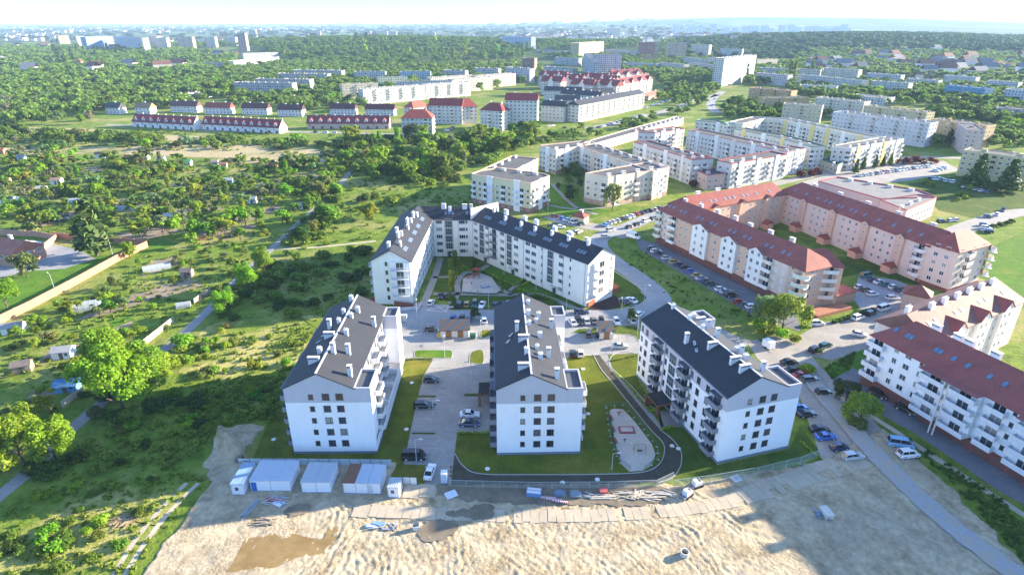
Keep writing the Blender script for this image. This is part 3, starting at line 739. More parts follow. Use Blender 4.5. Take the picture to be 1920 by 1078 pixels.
def make_sand():
    st = .25; xs = np.arange(-78, 100, st); ys = np.arange(58, 116, st)
    idx = {}; v = []; f = []
    ins = np.zeros((len(xs), len(ys)), bool)
    X, Y = np.meshgrid(xs, ys, indexing='ij')
    q = SAND; n = len(q); j = n - 1
    JX = X.copy(); JY = Y.copy()
    for a in range(len(xs)):
        for c in range(len(ys)):
            if a % 3 == 0 or c % 3 == 0 or True:
                nn = mnoise.noise(Vector((X[a, c] * .35, Y[a, c] * .35, 3.3)))
                JX[a, c] += 1.1 * nn; JY[a, c] += .9 * nn
    for i in range(n):
        xi, yi = q[i]; xj, yj = q[j]
        hit = ((yi > JY) != (yj > JY)) & (JX < (xj - xi) * (JY - yi) / (yj - yi + 1e-12) + xi)
        ins ^= hit; j = i
    for a in range(len(xs) - 1):
        for c in range(len(ys) - 1):
            if ins[a, c] and ins[a + 1, c] and ins[a, c + 1] and ins[a + 1, c + 1]:
                k = []
                for (p, r_) in ((a, c), (a + 1, c), (a + 1, c + 1), (a, c + 1)):
                    if (p, r_) not in idx:
                        x, y = xs[p], ys[r_]
                        edge = not (0 < p < len(xs) - 1 and 0 < r_ < len(ys) - 1 and ins[p - 1, r_] and ins[p + 1, r_] and ins[p, r_ - 1] and ins[p, r_ + 1])
                        h = sand_h(x, y)
                        # a spoil bank beside the left block
                        bx, by = P(430, 838); d = ((x - bx + (y - by) * .9) / 3.2) ** 2 + ((y - by - (x - bx) * .4) / 11) ** 2
                        h += 2.9 * math.exp(-d * 1.8) * (1 + .5 * mnoise.noise(Vector((x, y, 1)) * .6))
                        for pq in PUD:
                            if in_poly(x + .5 * mnoise.noise(Vector((x, y, 5)) * .9), y + .5 * mnoise.noise(Vector((x, y, 7)) * .9), pq): h = -.075 + .13 * mnoise.fractal(Vector((x * 1.1, y * 1.1, 2)), .8, 2, 3)
                        idx[(p, r_)] = len(v); v.append((x, y, .02 if edge else max(.05, .17 + h)))
                    k.append(idx[(p, r_)])
                f.append(tuple(k))
    me = bpy.data.meshes.new('sand_ground'); me.from_pydata(v, [], f); me.materials.append(sand_mat())
    me.polygons.foreach_set('use_smooth', [True] * len(f))
    tag(link('sand_ground', me), 'bare churned sand of the building site in the foreground', None, None, 'structure')
make_sand()
# concrete slab road on the sand
slab_m = pbr('road_slab', (.40, .335, .245), .9, (.25, .12), (4, .2, .03), 0, .2, (1.5, .06))
def slab_road(pts, rows, w_=3.0, l_=1.25, z=.30):
    p = [Vector(q) for q in arc_pts([tuple(P(*q)) for q in pts], 10)]
    mb = MB(); rr = random.Random(3)
    L = [0]
    for i in range(1, len(p)): L.append(L[-1] + (p[i] - p[i - 1]).length)
    def at(s):
        for i in range(1, len(p)):
            if L[i] >= s:
                t = (s - L[i - 1]) / (L[i] - L[i - 1]); return p[i - 1].lerp(p[i], t), (p[i] - p[i - 1]).normalized()
        return p[-1], (p[-1] - p[-2]).normalized()
    for r_ in range(rows):
        s = rr.random()
        while s < L[-1]:
            c, d = at(s + l_ / 2); a = rr.uniform(-.04, .04)
            u = Vector((d.x * math.cos(a) - d.y * math.sin(a), d.x * math.sin(a) + d.y * math.cos(a))); v = Vector((-u.y, u.x))
            o = c + v * ((r_ - rows / 2) * (w_ + .06) + rr.uniform(-.15, .15))
            if rr.random() > .06:
                t0 = z + rr.uniform(-.03, .03)
                mb.fbox((o, u, v), -l_ / 2, l_ / 2, 0, w_, t0 - .3, t0, slab_m)
            s += l_ + .05
    return tag(mb.build('slab_road'), 'pale concrete slab track laid across the sand', None, None, 'structure')
slab_road([(660, 958), (760, 962), (930, 968), (1080, 968), (1220, 962), (1350, 945), (1450, 920), (1560, 885), (1620, 868)], 1, 3.0, 1.5)
SR2 = slab_road([(1360, 940), (1450, 905), (1560, 868), (1600, 850)], 1, 2.6, 1.5, .27)
SR3 = slab_road([(755, 922), (812, 922)], 1, 3.4, 1.5, .28)
def _worn():
    m, t, b = _nt('worn_asphalt'); n = noise_fac(t, .35, 6, .65); n2 = noise_fac(t, 2.5, 5, .65)
    c = mixc(t, maprange(t, n, .5, .62, 0, 1), ramp(t, n2, [(.3, (.27, .265, .26)), (.7, (.36, .35, .34))]), (.37, .31, .23))
    Lk(t, c, b.inputs['Base Color']); b.inputs['Roughness'].default_value = .85; bump(t, b, n2, .3, .05); return m
worn = _worn()
ribbon('asphalt_track', [(1500, 690), (1560, 760), (1625, 835), (1700, 912), (1800, 1000), (1930, 1095), (2050, 1180)], 4.4, .30, worn, 'worn bluish asphalt track across the sand', 14)
SR2['label'] = 'second short concrete slab row near the parked silver estate car'; SR3['label'] = 'three concrete slabs below the guard cabin'
# puddles
def _water():
    m, t, b = _nt('muddy_water'); n = noise_fac(t, .4)
    Lk(t, ramp(t, n, [(.3, (.20, .125, .04)), (.7, (.30, .20, .075))]), b.inputs['Base Color'])
    b.inputs['Roughness'].default_value = .12; b.inputs['Specular IOR Level'].default_value = .45
    return m
muddy = _water()
damp = surf_mat('damp_mud', (.13, .105, .072), (.18, .145, .10), (.24, .19, .13), .4, 3, .7)
for q, lab in zip(PUD, ('large brown puddle with ragged edges in the wheel tracks', 'brown puddle on the slab track', 'small brown puddle on the slab track')):
    c = sum((Vector(t) for t in q), Vector((0, 0))) / len(q); sheet('puddle', [c + (Vector(t) - c) * 1.12 for t in q], .175, muddy, lab, False)
sheet('damp_ground', [(880, 955), (905, 945), (925, 955), (922, 972), (895, 975), (835, 966), (860, 957)], .336, damp, None, True, 4, .7)
sheet('damp_ground', [(1100, 0 + 908), (850, 912), (815, 915), (850, 935), (960, 945), (1100, 950), (1230, 945), (1250, 915)], .29, damp, None, True, 4, .7)
sheet('damp_ground', [(795, 985), (830, 975), (855, 985), (848, 1008), (800, 1018), (785, 1005)], .32, damp, None, True, 4, .7)
sheet('damp_ground', [(540, 952), (570, 945), (585, 955), (560, 968), (535, 965)], .31, damp, None, True, 4, .7)
# ---------------------------------------------------------------- the three white blocks
def two_tone(name, zc, top):
    m, t, b = _nt(name)
    col = NN(t, 'ShaderNodeObjectInfo').outputs['Color']
    sx = NN(t, 'ShaderNodeSeparateXYZ'); Lk(t, NN(t, 'ShaderNodeNewGeometry').outputs['Position'], sx.inputs[0])
    k = NN(t, 'ShaderNodeMath', operation='GREATER_THAN'); Lk(t, sx.outputs[2], k.inputs[0]); k.inputs[1].default_value = zc
    c = mixc(t, k.outputs[0], col, top)
    c = scaled(t, c, maprange(t, noise_fac(t, .12), .3, .7, .95, 1.04)); c = scaled(t, c, maprange(t, noise_fac(t, 1.5, 4, .6, None, (1, 1, .12)), .3, .7, .97, 1.02))
    Lk(t, c, b.inputs['Base Color']); b.inputs['Roughness'].default_value = .85; b.inputs['Specular IOR Level'].default_value = .2
    return m
band_plaster = two_tone('band_plaster', 12.65, (.46, .455, .50))
WHITE = (.78, .78, .79); DARKF = (.10, .075, .06)
def stair_glass(b, p, u, z0, z1, w=2.4, fh=2.83, bay=None):
    fr = (Vector(p), Vector(u), Vector((-u[1], u[0]))); mb = MB()
    if bay: mb.fbox(fr, -w / 2 - .4, w / 2 + .4, -.04, .0, z0, z1 + .8, bay)
    z = z0
    while z < z1 - 1:
        mb.fbox(fr, -w / 2, w / 2, -.10, -.03, z + .1, z + fh - .45, tintglass)
        for k in range(4):
            a = -w / 2 + k * w / 3; mb.fbox(fr, a - .04, a + .04, -.14, -.03, z + .06, z + fh - .41, paint)
        for zz in (z + .06, z + .1 + (fh - .55) / 2, z + fh - .45): mb.fbox(fr, -w / 2 + .05, w / 2 - .05, -.13, -.035, zz, zz + .07, paint)
        z += fh
    mb.build('stair_window', b.root, (.35, .37, .38))
def white_block(o, U, L, label, mirror, chims, west):
    o = Vector(o); U = Vector(U).normalized(); V = Vector((-U.y, U.x)); W = 13.8; X = 3.4
    b = Building('white_apartment_block', o, label, 'apartment block', 'white apartment blocks with dark roofs'); ze, zr = 16.1, 19.5
    rf = (o + U * W, V, -U)
    walls_gable(b, rf, L, W, ze, zr, band_plaster, WHITE, .55)
    pl = MB(); pl.fbox((o, U, V), -.06, W + X + .06, -.06, L + .06, -.2, .6, concrete); pl.build('plinth', b.root, (.16, .19, .24))
    roof_gable(b, rf, L, W, ze, zr, slate, (.038, .040, .047), .35, .12)
    # flat-topped projections and terrace along the east side
    for k, (v0, v1, h) in enumerate(((0, 7.2, 15.55), (L - 5.2, L, 15.6))):
        q = [o + U * (W + .003) + V * (v0 + .003 * k - .003), o + U * (W + X) + V * (v0 + .003 * k - .003), o + U * (W + X) + V * v1, o + U * (W + .003) + V * v1]
        flat_block(b, q, h, band_plaster, WHITE, (.09, .095, .105), .5, .56)
    t = MB(); fr = (o + U * (W + .01), U, V)
    t.fbox(fr, 0, X + .5, 7.25, L - 5.25, .57, 2.9, plaster)
    t.fbox(fr, X + .35, X + .5, .5, L - 5.25, 2.9, 3.9, plaster); t.fbox(fr, X + .0, X + .34, 7.0, 7.25, .57, 3.9, plaster)
    for vv in (13.0, 20.0, 26.0): t.fbox(fr, 0.1, X + .34, vv, vv + .12, 2.9, 4.3, plaster)
    t.build('terrace', b.root, (.66, .66, .66))
    tf = MB(); tf.poly([(*(fr[0] + U * a + V * c), 2.905) for a, c in ((.1, 7.3), (X + .34, 7.3), (X + .34, L - 5.3), (.1, L - 5.3))], concrete); tf.build('terrace_floor', b.root, (.38, .37, .36))
    # windows of the gable end
    for k in range(5):
        z = 1.15 + 2.83 * k
        p = lambda a: o + U * a
        b.window(p(5.25), U, z + .95, .95, 1.2, (), DARKF, True)
        b.window(p(8.2), U, z + .8, 1.45, 1.5, (.18,), DARKF, True); b.window(p(10.9), U, z + .8, 1.45, 1.5, (.18,), DARKF, True)
    # west facade: seen from outside it runs from the far end to the near corner
    uw = -V; pw = o + V * L
    side = [(3.0, 'b'), (6.3, 'w'), (9.6, 'w'), (12.0, 's'), (14.4, 'b'), (17.0, 's'), (22.3, 's'), (25.3, 'b'), (28.4, 'w'), (31.4, 'w'), (33.6, 's')]
    for d, kd in side:
        if d > L - .8: continue
        p = o + V * d
        for k in range(5):
            z = 1.15 + 2.83 * k
            if kd == 'b': b.balcony(p, uw, z, 3.4, 1.4, 'solid', (.20, .21, .24), 1.0)
            elif kd == 'w': b.window(p, uw, z + .75, 1.2, 1.55, (), DARKF, west)
            else: b.window(p, uw, z + .9, .8, 1.4, (), DARKF, west)
        if kd == 'b':
            c = MB(); c.fbox((p, uw, -Vector((uw.y, -uw.x))), -1.5, 1.5, -1.2, 0, 15.0, 15.12, paint); c.build('balcony_canopy', b.root, (.09, .09, .1))
    stair_glass(b, o + V * 19.6, uw, 3.6, 15.2, 2.5)
    # entrance portal
    e = MB(); fe = (o + V * 19.9, uw, -Vector((uw.y, -uw.x)))
    e.fbox(fe, -2.6, 2.6, -4.2, -.01, 3.0, 3.22, brownwood); rp = MB(); rp.fbox(fe, -2.45, 2.45, -4.05, -.05, 3.221, 3.3, felt); rp.build('porch_roof', b.root, (.035, .036, .04)); e.fbox(fe, -2.6, -2.3, -4.2, -3.6, .05, 3.0, brownwood); e.fbox(fe, 2.3, 2.6, -4.2, -3.6, .05, 3.0, brownwood)
    e.fbox(fe, -2.6, -2.35, -3.6, -.01, .05, 3.0, brownwood)
    e.poly([(*(fe[0] + uw * a - fe[2] * .02), z) for a, z in ((-1.6, .1), (1.6, .1), (1.6, 2.6), (-1.6, 2.6))], tintglass)
    e.build('entrance_porch', b.root, (.22, .10, .05))
    # east side: balconies between the projections, and on the near one
    for d in (9.4, 13.4, 17.2, 21.2, 25.0, 28.6):
        p = o + U * W + V * d
        for k in range(1, 5):
            z = 1.15 + 2.83 * k
            if d in (9.4, 17.2, 25.0): b.balcony(p, V, z, 3.6, 1.7, 'solid', (.62, .61, .6), 1.0)
            else: b.window(p, V, z + .75, 1.5, 1.55, (0,), DARKF, False)
    for k in range(1, 5): b.balcony(o + U * (W + X) + V * 4.6, V, 1.15 + 2.83 * k, 3.6, 1.3, 'solid', (.62, .61, .6), 1.0)
    for d in (L - 3.8, L - 1.6):
        for k in range(5): b.window(o + U * (W + X) + V * d, V, 1.9 + 2.83 * k, 1.2, 1.5, (), DARKF, False)
    # roof furniture
    fr2 = (o, U, V); sl = (zr - ze) / (W / 2)
    for (px, py, kd) in chims:
        q = P(px, py, 18.3) - o; a = max(.8, min(W - .8, q.dot(U))); v = max(1.2, min(L - 1, q.dot(V)))
        z = zr - abs(a - W / 2) * sl; rz = math.atan2(U.y, U.x)
        w_, d_, h_, ty = {'t': (.85, .7, 2.4, 'vent'), 'w': (2.3, .6, 1.2, 'vent'), 'r': (.75, .6, 1.0, 'pots'), 'n': (.9, .65, 1.3, 'pots')}[kd]
        b.chimney(o + U * a + V * v, z, w_, d_, h_, ty, rz)
    for v in (L * .45, L * .45 + 1.9): b.skylight((o, U, V), W * .2 + (v - L * .45) * .35, v, ze + W * .2 * sl + (v - L * .45) * .3, 0, .5, 1.6, (.7, .7, .7)).rotation_euler = (0, -math.atan(sl), math.atan2(U.y, U.x) - .45)
    rg = MB(); rg.fbox((o + U * (W / 2 - .18), U, V), 0, .36, -.1, L + .1, zr - .12, zr + .07, metalpaint); rg.build('ridge_cap', b.root, (.5, .5, .5))
    gt = MB()
    for a in (-.42, W + .3): gt.fbox((o, U, V), a, a + .14, -.1, L + .1, ze - .30, ze - .13, metalpaint)
    for a, v in ((-.12, 12.4), (-.12, 22.9), (W * .5, -99)):
        if v > 0: gt.fbox((o, U, V), a, a + .1, v, v + .1, .6, ze - .3, metalpaint)
    gt.build('gutter', b.root, (.12, .13, .15))
    b.done(); return b
brownwood = pbr('brown_wood', None, .6, (3, .2))
Z4 = lambda *q: [(500 + x / 3.169, 540 + y / 3.169, k) for x, y, k in q]
Z5 = lambda *q: [(840 + x / 2.994, 540 + y / 2.994, k) for x, y, k in q]
Z6 = lambda *q: [(1180 + x / 2.994, 540 + y / 2.994, k) for x, y, k in q]
white_block((-45.2, 99.4), (1, .012), 36.5, 'white gabled apartment block with dark roof behind the site cabins', False, Z4((375, 235, 't'), (375, 300, 'w'), (318, 395, 'n'), (283, 445, 'w'), (505, 92, 'n'), (460, 165, 'r'), (432, 222, 'r'), (543, 150, 'n'), (640, 185, 't'), (505, 190, 'r'), (475, 285, 'n'), (485, 375, 't'), (400, 400, 't'), (492, 480, 't')), False)
white_block((-3.1, 99.0), (1, .03), 37.2, 'middle white gabled block facing the camera squarely, between paved car court and playground', False, Z5((387, 245, 't'), (425, 308, 'w'), (440, 388, 'n'), (425, 462, 'w'), (450, 105, 'r'), (450, 170, 'n'), (455, 228, 'r'), (508, 158, 'n'), (583, 188, 't'), (495, 195, 'r'), (515, 275, 'n'), (500, 352, 'r'), (565, 370, 't'), (518, 400, 'n'), (612, 475, 't')), False)
white_block((41.6, 96.3), (1, .305), 34.6, 'white gabled block turned at an angle, grey balconies and brown entrance porch in view', False, Z6((243, 135, 'r'), (322, 285, 't'), (465, 340, 'w'), (590, 430, 'w'), (643, 475, 'w'), (335, 200, 'r'), (408, 255, 'r'), (360, 170, 'n'), (440, 225, 't'), (490, 285, 't'), (600, 365, 'n'), (625, 375, 't'), (650, 410, 'n'), (745, 465, 't'), (400, 175, 'w')), True)
# ---------------------------------------------------------------- the U shaped white block
UW = (.72, .70, .63)
b = Building('courtyard_apartment_block', (-12, 195), 'cream white U shaped block with dark roof round a garden courtyard', 'apartment block')
def wing(b, p0, p1, W, ze, zr, wcol, rcol, roofmat=None, ext0=0, ext1=0, hip=None, wallmat=None, gables=(True, True), oh=.5, z0=0, end=.4):
    p0 = Vector(p0); p1 = Vector(p1); u, v, L = frame2(p0, p1)
    o = p0 - u * ext0; L2 = L + ext0 + ext1; fr = (o, u, v)
    walls_gable(b, fr, L2, W, ze, zr, wallmat or plaster, wcol, z0, gables if hip is None else (hip[0] == 0, hip[1] == 0))
    if hip is None: roof_gable(b, fr, L2, W, ze, zr, roofmat or slate, rcol, oh, end)
    else: roof_hip(b, fr, L2, W, ze, zr, roofmat or tile, rcol, hip[0], hip[1], oh)
    return (p0, u, v), L
SL = (.038, .039, .046); SL2 = (.15, .14, .125)
stone_bay = pbr('beige_bay', (.42, .38, .31), .85, (.3, .06))
fl, Ll = wing(b, (-31.3, 171.2), (-29.9, 213.8), 12.2, 14.9, 18.3, UW, SL, None, 0, 5)
fm, Lm = wing(b, (-29.9, 213.7), (-14.9, 213.4), 11.5, 14.86, 18.0, UW, SL, None, 4, 0)
fw, Lr = wing(b, (-14.9, 213.4), (23.3, 169.1), 12.4, 14.95, 18.35, UW, SL, None, 0, 0)
WCW = (.66, .66, .63)
cols(b, fl[0], fl[1], Ll, .7, 2.85, 5, auto_pat(Ll, 3.3, 'wwsdw'), wc=WCW)
# gable of the left wing
g0 = fl[0] + fl[2] * 12.2; gu = -fl[2]
cols(b, g0, gu, 12.2, .7, 2.85, 5, [(4.6, 's')], wc=DARKF)
pr = MB(); pr.fbox((g0, gu, fl[1]), 5.9, 12.15, -.6, .0, 0, 14.4, plaster); pr.build('bay', b.root, (.74, .73, .69))
for k in range(5):
    if k: b.balcony(g0 + gu * 8.9 - fl[1] * .6, gu, .7 + 2.85 * k, 5.4, 1.4, 'rail', (.55, .56, .57))
for k in range(4): b.balcony(fl[0] + fl[2] * 12.2 + fl[1] * 3, -fl[1], 3.5 + 2.85 * k, 3.4, 1.3, 'rail', (.5, .52, .55))
cols(b, fm[0], fm[1], Lm, .7, 2.85, 5, [(2.6, 'd'), (11.2, 'd'), (12.9, 's')], wc=WCW)
stair_glass(b, fm[0] + fm[1] * 6.2, fm[1], 3.0, 14.2, 2.4, 2.85, stone_bay)
for d, kd in ((2.2, 'd'), (9.0, 'd'), (17.5, 'd'), (25.0, 'd'), (31.0, 'd'), (34.0, 'd'), (38.0, 's'), (47.0, 'd'), (51.0, 's')):
    cols(b, fw[0], fw[1], Lr, .7, 2.85, 5, [(d, kd)], wc=WCW)
for d in (5.8, 21.4, 42.0): stair_glass(b, fw[0] + fw[1] * d, fw[1], 3.0, 14.0, 2.3, 2.85, stone_bay)
for k in range(1, 5): b.balcony(fw[0] + fw[1] * 13.0, fw[1], .7 + 2.85 * k, 3.6, 1.3, 'rail', (.2, .2, .2))
ge = fw[0] + fw[1] * Lr; gv = fw[2]
cols(b, ge, gv, 12.4, .7, 2.85, 5, [(10.8, 's')], wc=DARKF)
pb = MB(); pb.fbox((ge, gv, -fw[1]), 2.2, 9.2, -.7, 0, 2.9, 14.2, plaster); pb.build('bay', b.root, (.75, .73, .66))
for k in range(1, 5): b.balcony(ge + gv * 5.6 + fw[1] * .7, gv, .7 + 2.85 * k, 6.2, 1.3, 'rail', (.6, .6, .58))
rl = random.Random(5)
def slope_z(ze, zr, W, d): return zr - abs(d - W / 2) * (zr - ze) / (W / 2)
for (fr_, L_, ze, zr, W) in ((fl, Ll, 14.9, 18.3, 12.2), (fw, Lr, 14.95, 18.35, 12.4), (fm, Lm, 14.86, 18.0, 11.5)):
    d = 4.0
    while d < L_ - 3:
        for dd, bb, s_ in ((d, W / 2 + rl.uniform(-1, 2.5), (1.7, .8, 1.7)), (d + 2.4, W / 2 - rl.uniform(.6, 2.4), (1.0, .7, 1.5))):
            p = fr_[0] + fr_[1] * dd + fr_[2] * bb
            b.chimney(p, slope_z(ze, zr, W, bb), *s_, rl.choice(['vent', 'pots']), math.atan2(fr_[1].y, fr_[1].x))
        for k in range(3): b.skylight(fr_, d + 1 + k * 1.3, 2.6, slope_z(ze, zr, W, 2.6), (zr - ze) / (W / 2), .75, 1.25)
        d += rl.uniform(7.0, 8.6)
fw_ = MB(); fw_.fbox((fw[0], fw[1], fw[2]), -.3, .15, -.4, 12.6, 14.5, 19.0, plaster); fw_.build('fire_wall', b.root, (.7, .68, .62))
for f_, L_ in ((fm, Lm), (fw, Lr), (fl, Ll)):
    gt = MB(); gt.fbox(f_, 0, L_, -.62, -.5, 14.45, 14.6, metalpaint)
    for d in np.arange(.3, L_, 9.5): gt.fbox(f_, d, d + .11, -.13, -.02, 0, 14.5, metalpaint)
    gt.build('gutter', b.root, (.3, .3, .3))
for f_, d in ((fm, 6.2), (fw, 7.8), (fw, 23.4), (fw, 44.2)):
    e = MB(); e.fbox(f_, d - 1.1, d + 1.1, -.12, .01, 0, 2.5, stone_bay); e.fbox(f_, d - .6, d + .6, -.15, -.121, .05, 2.2, tintglass); e.fbox(f_, d - 1.3, d + 1.3, -1.3, -.001, 2.55, 2.7, paint)
    e.build('entrance_door', b.root, (.5, .48, .42))
b.done()
# ---------------------------------------------------------------- the red roofed peach block (two long wings and a back wing)
RED = (.28, .085, .065); PEACH = (.58, .39, .28); PINK = (.62, .50, .42); CREAM = (.74, .71, .66)
b = Building('red_roofed_block', (100, 210), 'large peach block with red tiled roofs round a long green courtyard', 'apartment block')
def garage_base(b, fr, L, n, h=2.8, dpt=.25):
    mb = MB(); mb.fbox(fr, -.02, L + .02, -.12, .0, 0, h, brick_m); mb.build('brick_base', b.root, (.20, .07, .055))
    for k in range(n):
        d = (k + .5) * L / n
        g = MB(); g.fbox(fr, d - 1.35, d + 1.35, -.2, -.121, .02, 2.3, metalpaint); g.build('garage_door', b.root, (.14, .06, .05))
def gable_bay(b, fr, d0, d1, z0, z1, col, out=1.1, rise=1.5, rcol=RED, wins=True, floors=4, zf=3.3, fh=2.8, wc=(.72, .72, .72)):
    o, u, v = fr; m_ = MB(); L = d1 - d0
    g = lambda a, bb, z: (o.x + u.x * a + v.x * bb, o.y + u.y * a + v.y * bb, z)
    m_.poly([g(d0, -out, z0), g(d1, -out, z0), g(d1, -out, z1), g((d0 + d1) / 2, -out, z1 + rise), g(d0, -out, z1)], plaster)
    for a, r_ in ((d0, 1), (d1, 0)): m_.poly([g(a, -out, z0), g(a, 0, z0), g(a, 0, z1), g(a, -out, z1)], plaster)
    m_.poly([g(d0, -out, z0), g(d0, 0, z0), g(d1, 0, z0), g(d1, -out, z0)], plaster)
    m_.build('bay', b.root, col)
    r_ = MB(); md = (d0 + d1) / 2
    for s in (-1, 1):
        e = md + s * (L / 2 + .35); q = [(e, z1 - .25), (md, z1 + rise + .12)]
        top = [g(q[0][0], -out - .3, q[0][1]), g(q[1][0], -out - .3, q[1][1]), g(q[1][0], 3.5, q[1][1]), g(q[0][0], 3.5, q[0][1])]
        r_.hexa([(x, y, z - .15) for x, y, z in top] + top, tile)
    r_.build('bay_roof', b.root, rcol)
    if wins:
        for a in (d0 + L * .27, d0 + L * .73):
            for k in range(floors): b.window(o + u * a - v * out, u, zf + .85 + k * fh, 1.15, 1.35, (0,), wc)
def al(fr, px, py): return (P(px, py) - fr[0]).dot(fr[1])
fr, L = wing(b, (58.6, 229.5), (87.9, 165.3), 12.8, 13.7, 18.2, PEACH, RED, tile, 0, 0, (3.5, 6.0))
garage_base(b, fr, L, 22)
z3 = lambda x, y: (1220 + x / 3.593, 320 + y / 3.593)
pats = []
bays = [(al(fr, *z3(263, 600)), al(fr, *z3(355, 650))), (al(fr, *z3(422, 700)), al(fr, *z3(522, 748))), (al(fr, *z3(600, 790)), al(fr, *z3(690, 835)))]
for d0, d1 in bays: gable_bay(b, fr, d0, d1, 2.8, 13.9, CREAM)
bs = [(al(fr, *z3(150, 530)), 4.2), (bays[2][1] + 2.0, 3.6), (bays[0][0] - 3.2, 3.2)]
for d, w_ in bs[:2]:
    for k in range(4): b.balcony(fr[0] + fr[1] * d, fr[1], 3.2 + 2.8 * k, w_, 1.4, 'solid', (.66, .60, .50) if k % 2 else (.72, .70, .66))
for dd in auto_pat(L, 3.0, 'w'):
    d = dd[0]
    if any(a - 1 < d < c + 1 for a, c in bays) or any(abs(d - q[0]) < q[1] / 2 + .8 for q in bs[:2]) or d > L - 4: continue
    for k in range(4): b.window(fr[0] + fr[1] * d, fr[1], 3.3 + .85 + 2.8 * k, 1.05, 1.35, (0,), (.72, .72, .72))
strips = MB()
for a, c in ((0.2, bs[0][0] - 2.4), (L - 12.5, L - 6)): strips = MB(); strips.fbox(fr, a, c, -.03, 0, 2.85, 13.4, plaster); strips.build('pale_wall_strip', b.root, PINK)
# round corner balconies at the near end and the stepped end facade
for k in range(4): b.balcony(fr[0] + fr[1] * (L - 1.0), (fr[1] + fr[2] * .3).normalized(), 3.2 + 2.8 * k, 5.2, 2.3, 'round', (.66, .63, .5), 1.1)
for k in range(4): b.balcony(fr[0] + fr[1] * 1.0, (fr[1] - fr[2] * .3).normalized(), 3.2 + 2.8 * k, 4.6, 2.0, 'round', (.62, .6, .48), 1.1)
ew = fr[0] + fr[1] * L
wing(b, ew + fr[2] * 6 - fr[1] * 3 , ew + fr[2] * 14 + fr[1] * 2.0, 9, 13.5, 17.6, PEACH, RED, tile, 0, 0, (2.5, 4))
cols(b, ew, fr[2], 12.8, 3.3, 2.8, 4, [(3, 'w'), (5.5, 's')], wc=(.72, .72, .72))
fe, Le = (ew + fr[2] * 6 - fr[1] * 3, (fr[2] * 8 + fr[1] * 5).normalized(), None), 9.4
for k in range(4): b.balcony(fe[0] + fe[1] * 5.5, fe[1], 3.2 + 2.8 * k, 4.6, 1.5, 'solid', (.70, .66, .6))
lowb = MB(); lf = (ew + fr[2] * 3 + fr[1] * .5, fr[2], -fr[1]); lowb.fbox(lf, 10, 20.5, -1.0, 9, 0, 3.6, plaster); lowb.build('shop_base', b.root, (.50, .30, .2))
roof_hip(b, (lf[0] + lf[1] * 10 - lf[2] * 1.0, lf[1], lf[2]), 10.6, 10, 3.62, 5.6, tile, (.30, .09, .065), 4, 4, .4, 'low_roof'); rmp = MB(); rmp.fbox(lf, -1, 14, -5.2, -1.02, 0, 1.0, brick_m); rmp.build('ramp', b.root, (.34, .15, .09))
slp = (18.2 - 13.7) / 6.4
for d in np.arange(3, L - 5, 2.35):
    if int(d * 7) % 5 in (0, 1, 2): b.skylight(fr, d, 2.5, 13.7 + 3.0 * slp * 6.4 / 6.9, slp * 6.4 / 6.9, .8, 1.3, (.3, .3, .33))
for d in np.arange(6, L - 6, 8.5): b.chimney(fr[0] + fr[1] * d + fr[2] * (7.4 + d % 2), 17.4, 1.8, .9, 1.4, 'vent', math.atan2(fr[1].y, fr[1].x), (.72, .68, .64))
# right wing
fr, L = wing(b, (120.0, 256.0), (139.8, 188.5), 13.2, 13.2, 18.0, PINK, RED, tile, 4, 0, (5, 0))
sb = [L * t for t in (.17, .40, .63, .85)]
for d in sb:
    gable_bay(b, fr, d - 1.7, d + 1.7, 0, 13.4, PEACH, .8, .9, RED, False)
    for k in range(4): b.window(fr[0] + fr[1] * d - fr[2] * .8, fr[1], 4.0 + 2.8 * k, 1.3, .8, (), (.4, .3, .25))
for dd in auto_pat(L, 3.1, 'w'):
    d = dd[0]
    if any(abs(d - q) < 2.6 for q in sb): continue
    for k in range(4): b.window(fr[0] + fr[1] * d, fr[1], 1.2 + .85 + 2.9 * k, 1.05, 1.35, (0,), (.72, .72, .72))
def porch(b, fr, d):
    m_ = MB(); m_.fbox(fr, d - 1.9, d + 1.9, -3.8, -.82, 0, 2.5, plaster); m_.fbox(fr, d - .7, d + .7, -3.86, -3.801, .05, 2.2, brownwood); p = m_.build('entrance_porch', b.root, (.58, .34, .24))
    roof_gable_child(b, fr, d, p)
def roof_gable_child(b, fr, d, parent):
    o, u, v = fr; r_ = MB(); g = lambda a, bb, z: (o.x + u.x * a + v.x * bb, o.y + u.y * a + v.y * bb, z)
    for s in (-1, 1):
        top = [g(d + s * 2.2, -4.1, 2.4), g(d, -4.1, 4.0), g(d, -.82, 4.0), g(d + s * 2.2, -.82, 2.4)]
        r_.hexa([(x, y, z - .12) for x, y, z in top] + top, tile)
    r_.poly([g(d - 1.9, -3.8, 2.5), g(d + 1.9, -3.8, 2.5), g(d, -3.8, 3.8)], plaster)
    r_.build('porch_roof', parent, RED)
for d in sb: porch(b, fr, d)
for k in range(4): b.balcony(fr[0] + fr[1] * (L - 2.4), fr[1], 2.2 + 2.85 * k, 4.2, 1.9, 'round', (.68, .62, .58), 1.05)
slp = (18.0 - 13.2) / 6.6
for d in np.arange(3, L - 4, 2.2):
    if int(d * 3) % 4 in (0, 1): b.skylight(fr, d, 2.4, 13.2 + 2.9 * slp * 6.6 / 7.1, slp * 6.6 / 7.1, .8, 1.3, (.3, .3, .33))
for d in np.arange(8, L - 4, 14): b.chimney(fr[0] + fr[1] * d + fr[2] * 7.5, 17.4, 2.2, .9, 1.3, 'vent', math.atan2(fr[1].y, fr[1].x), (.72, .68, .64))
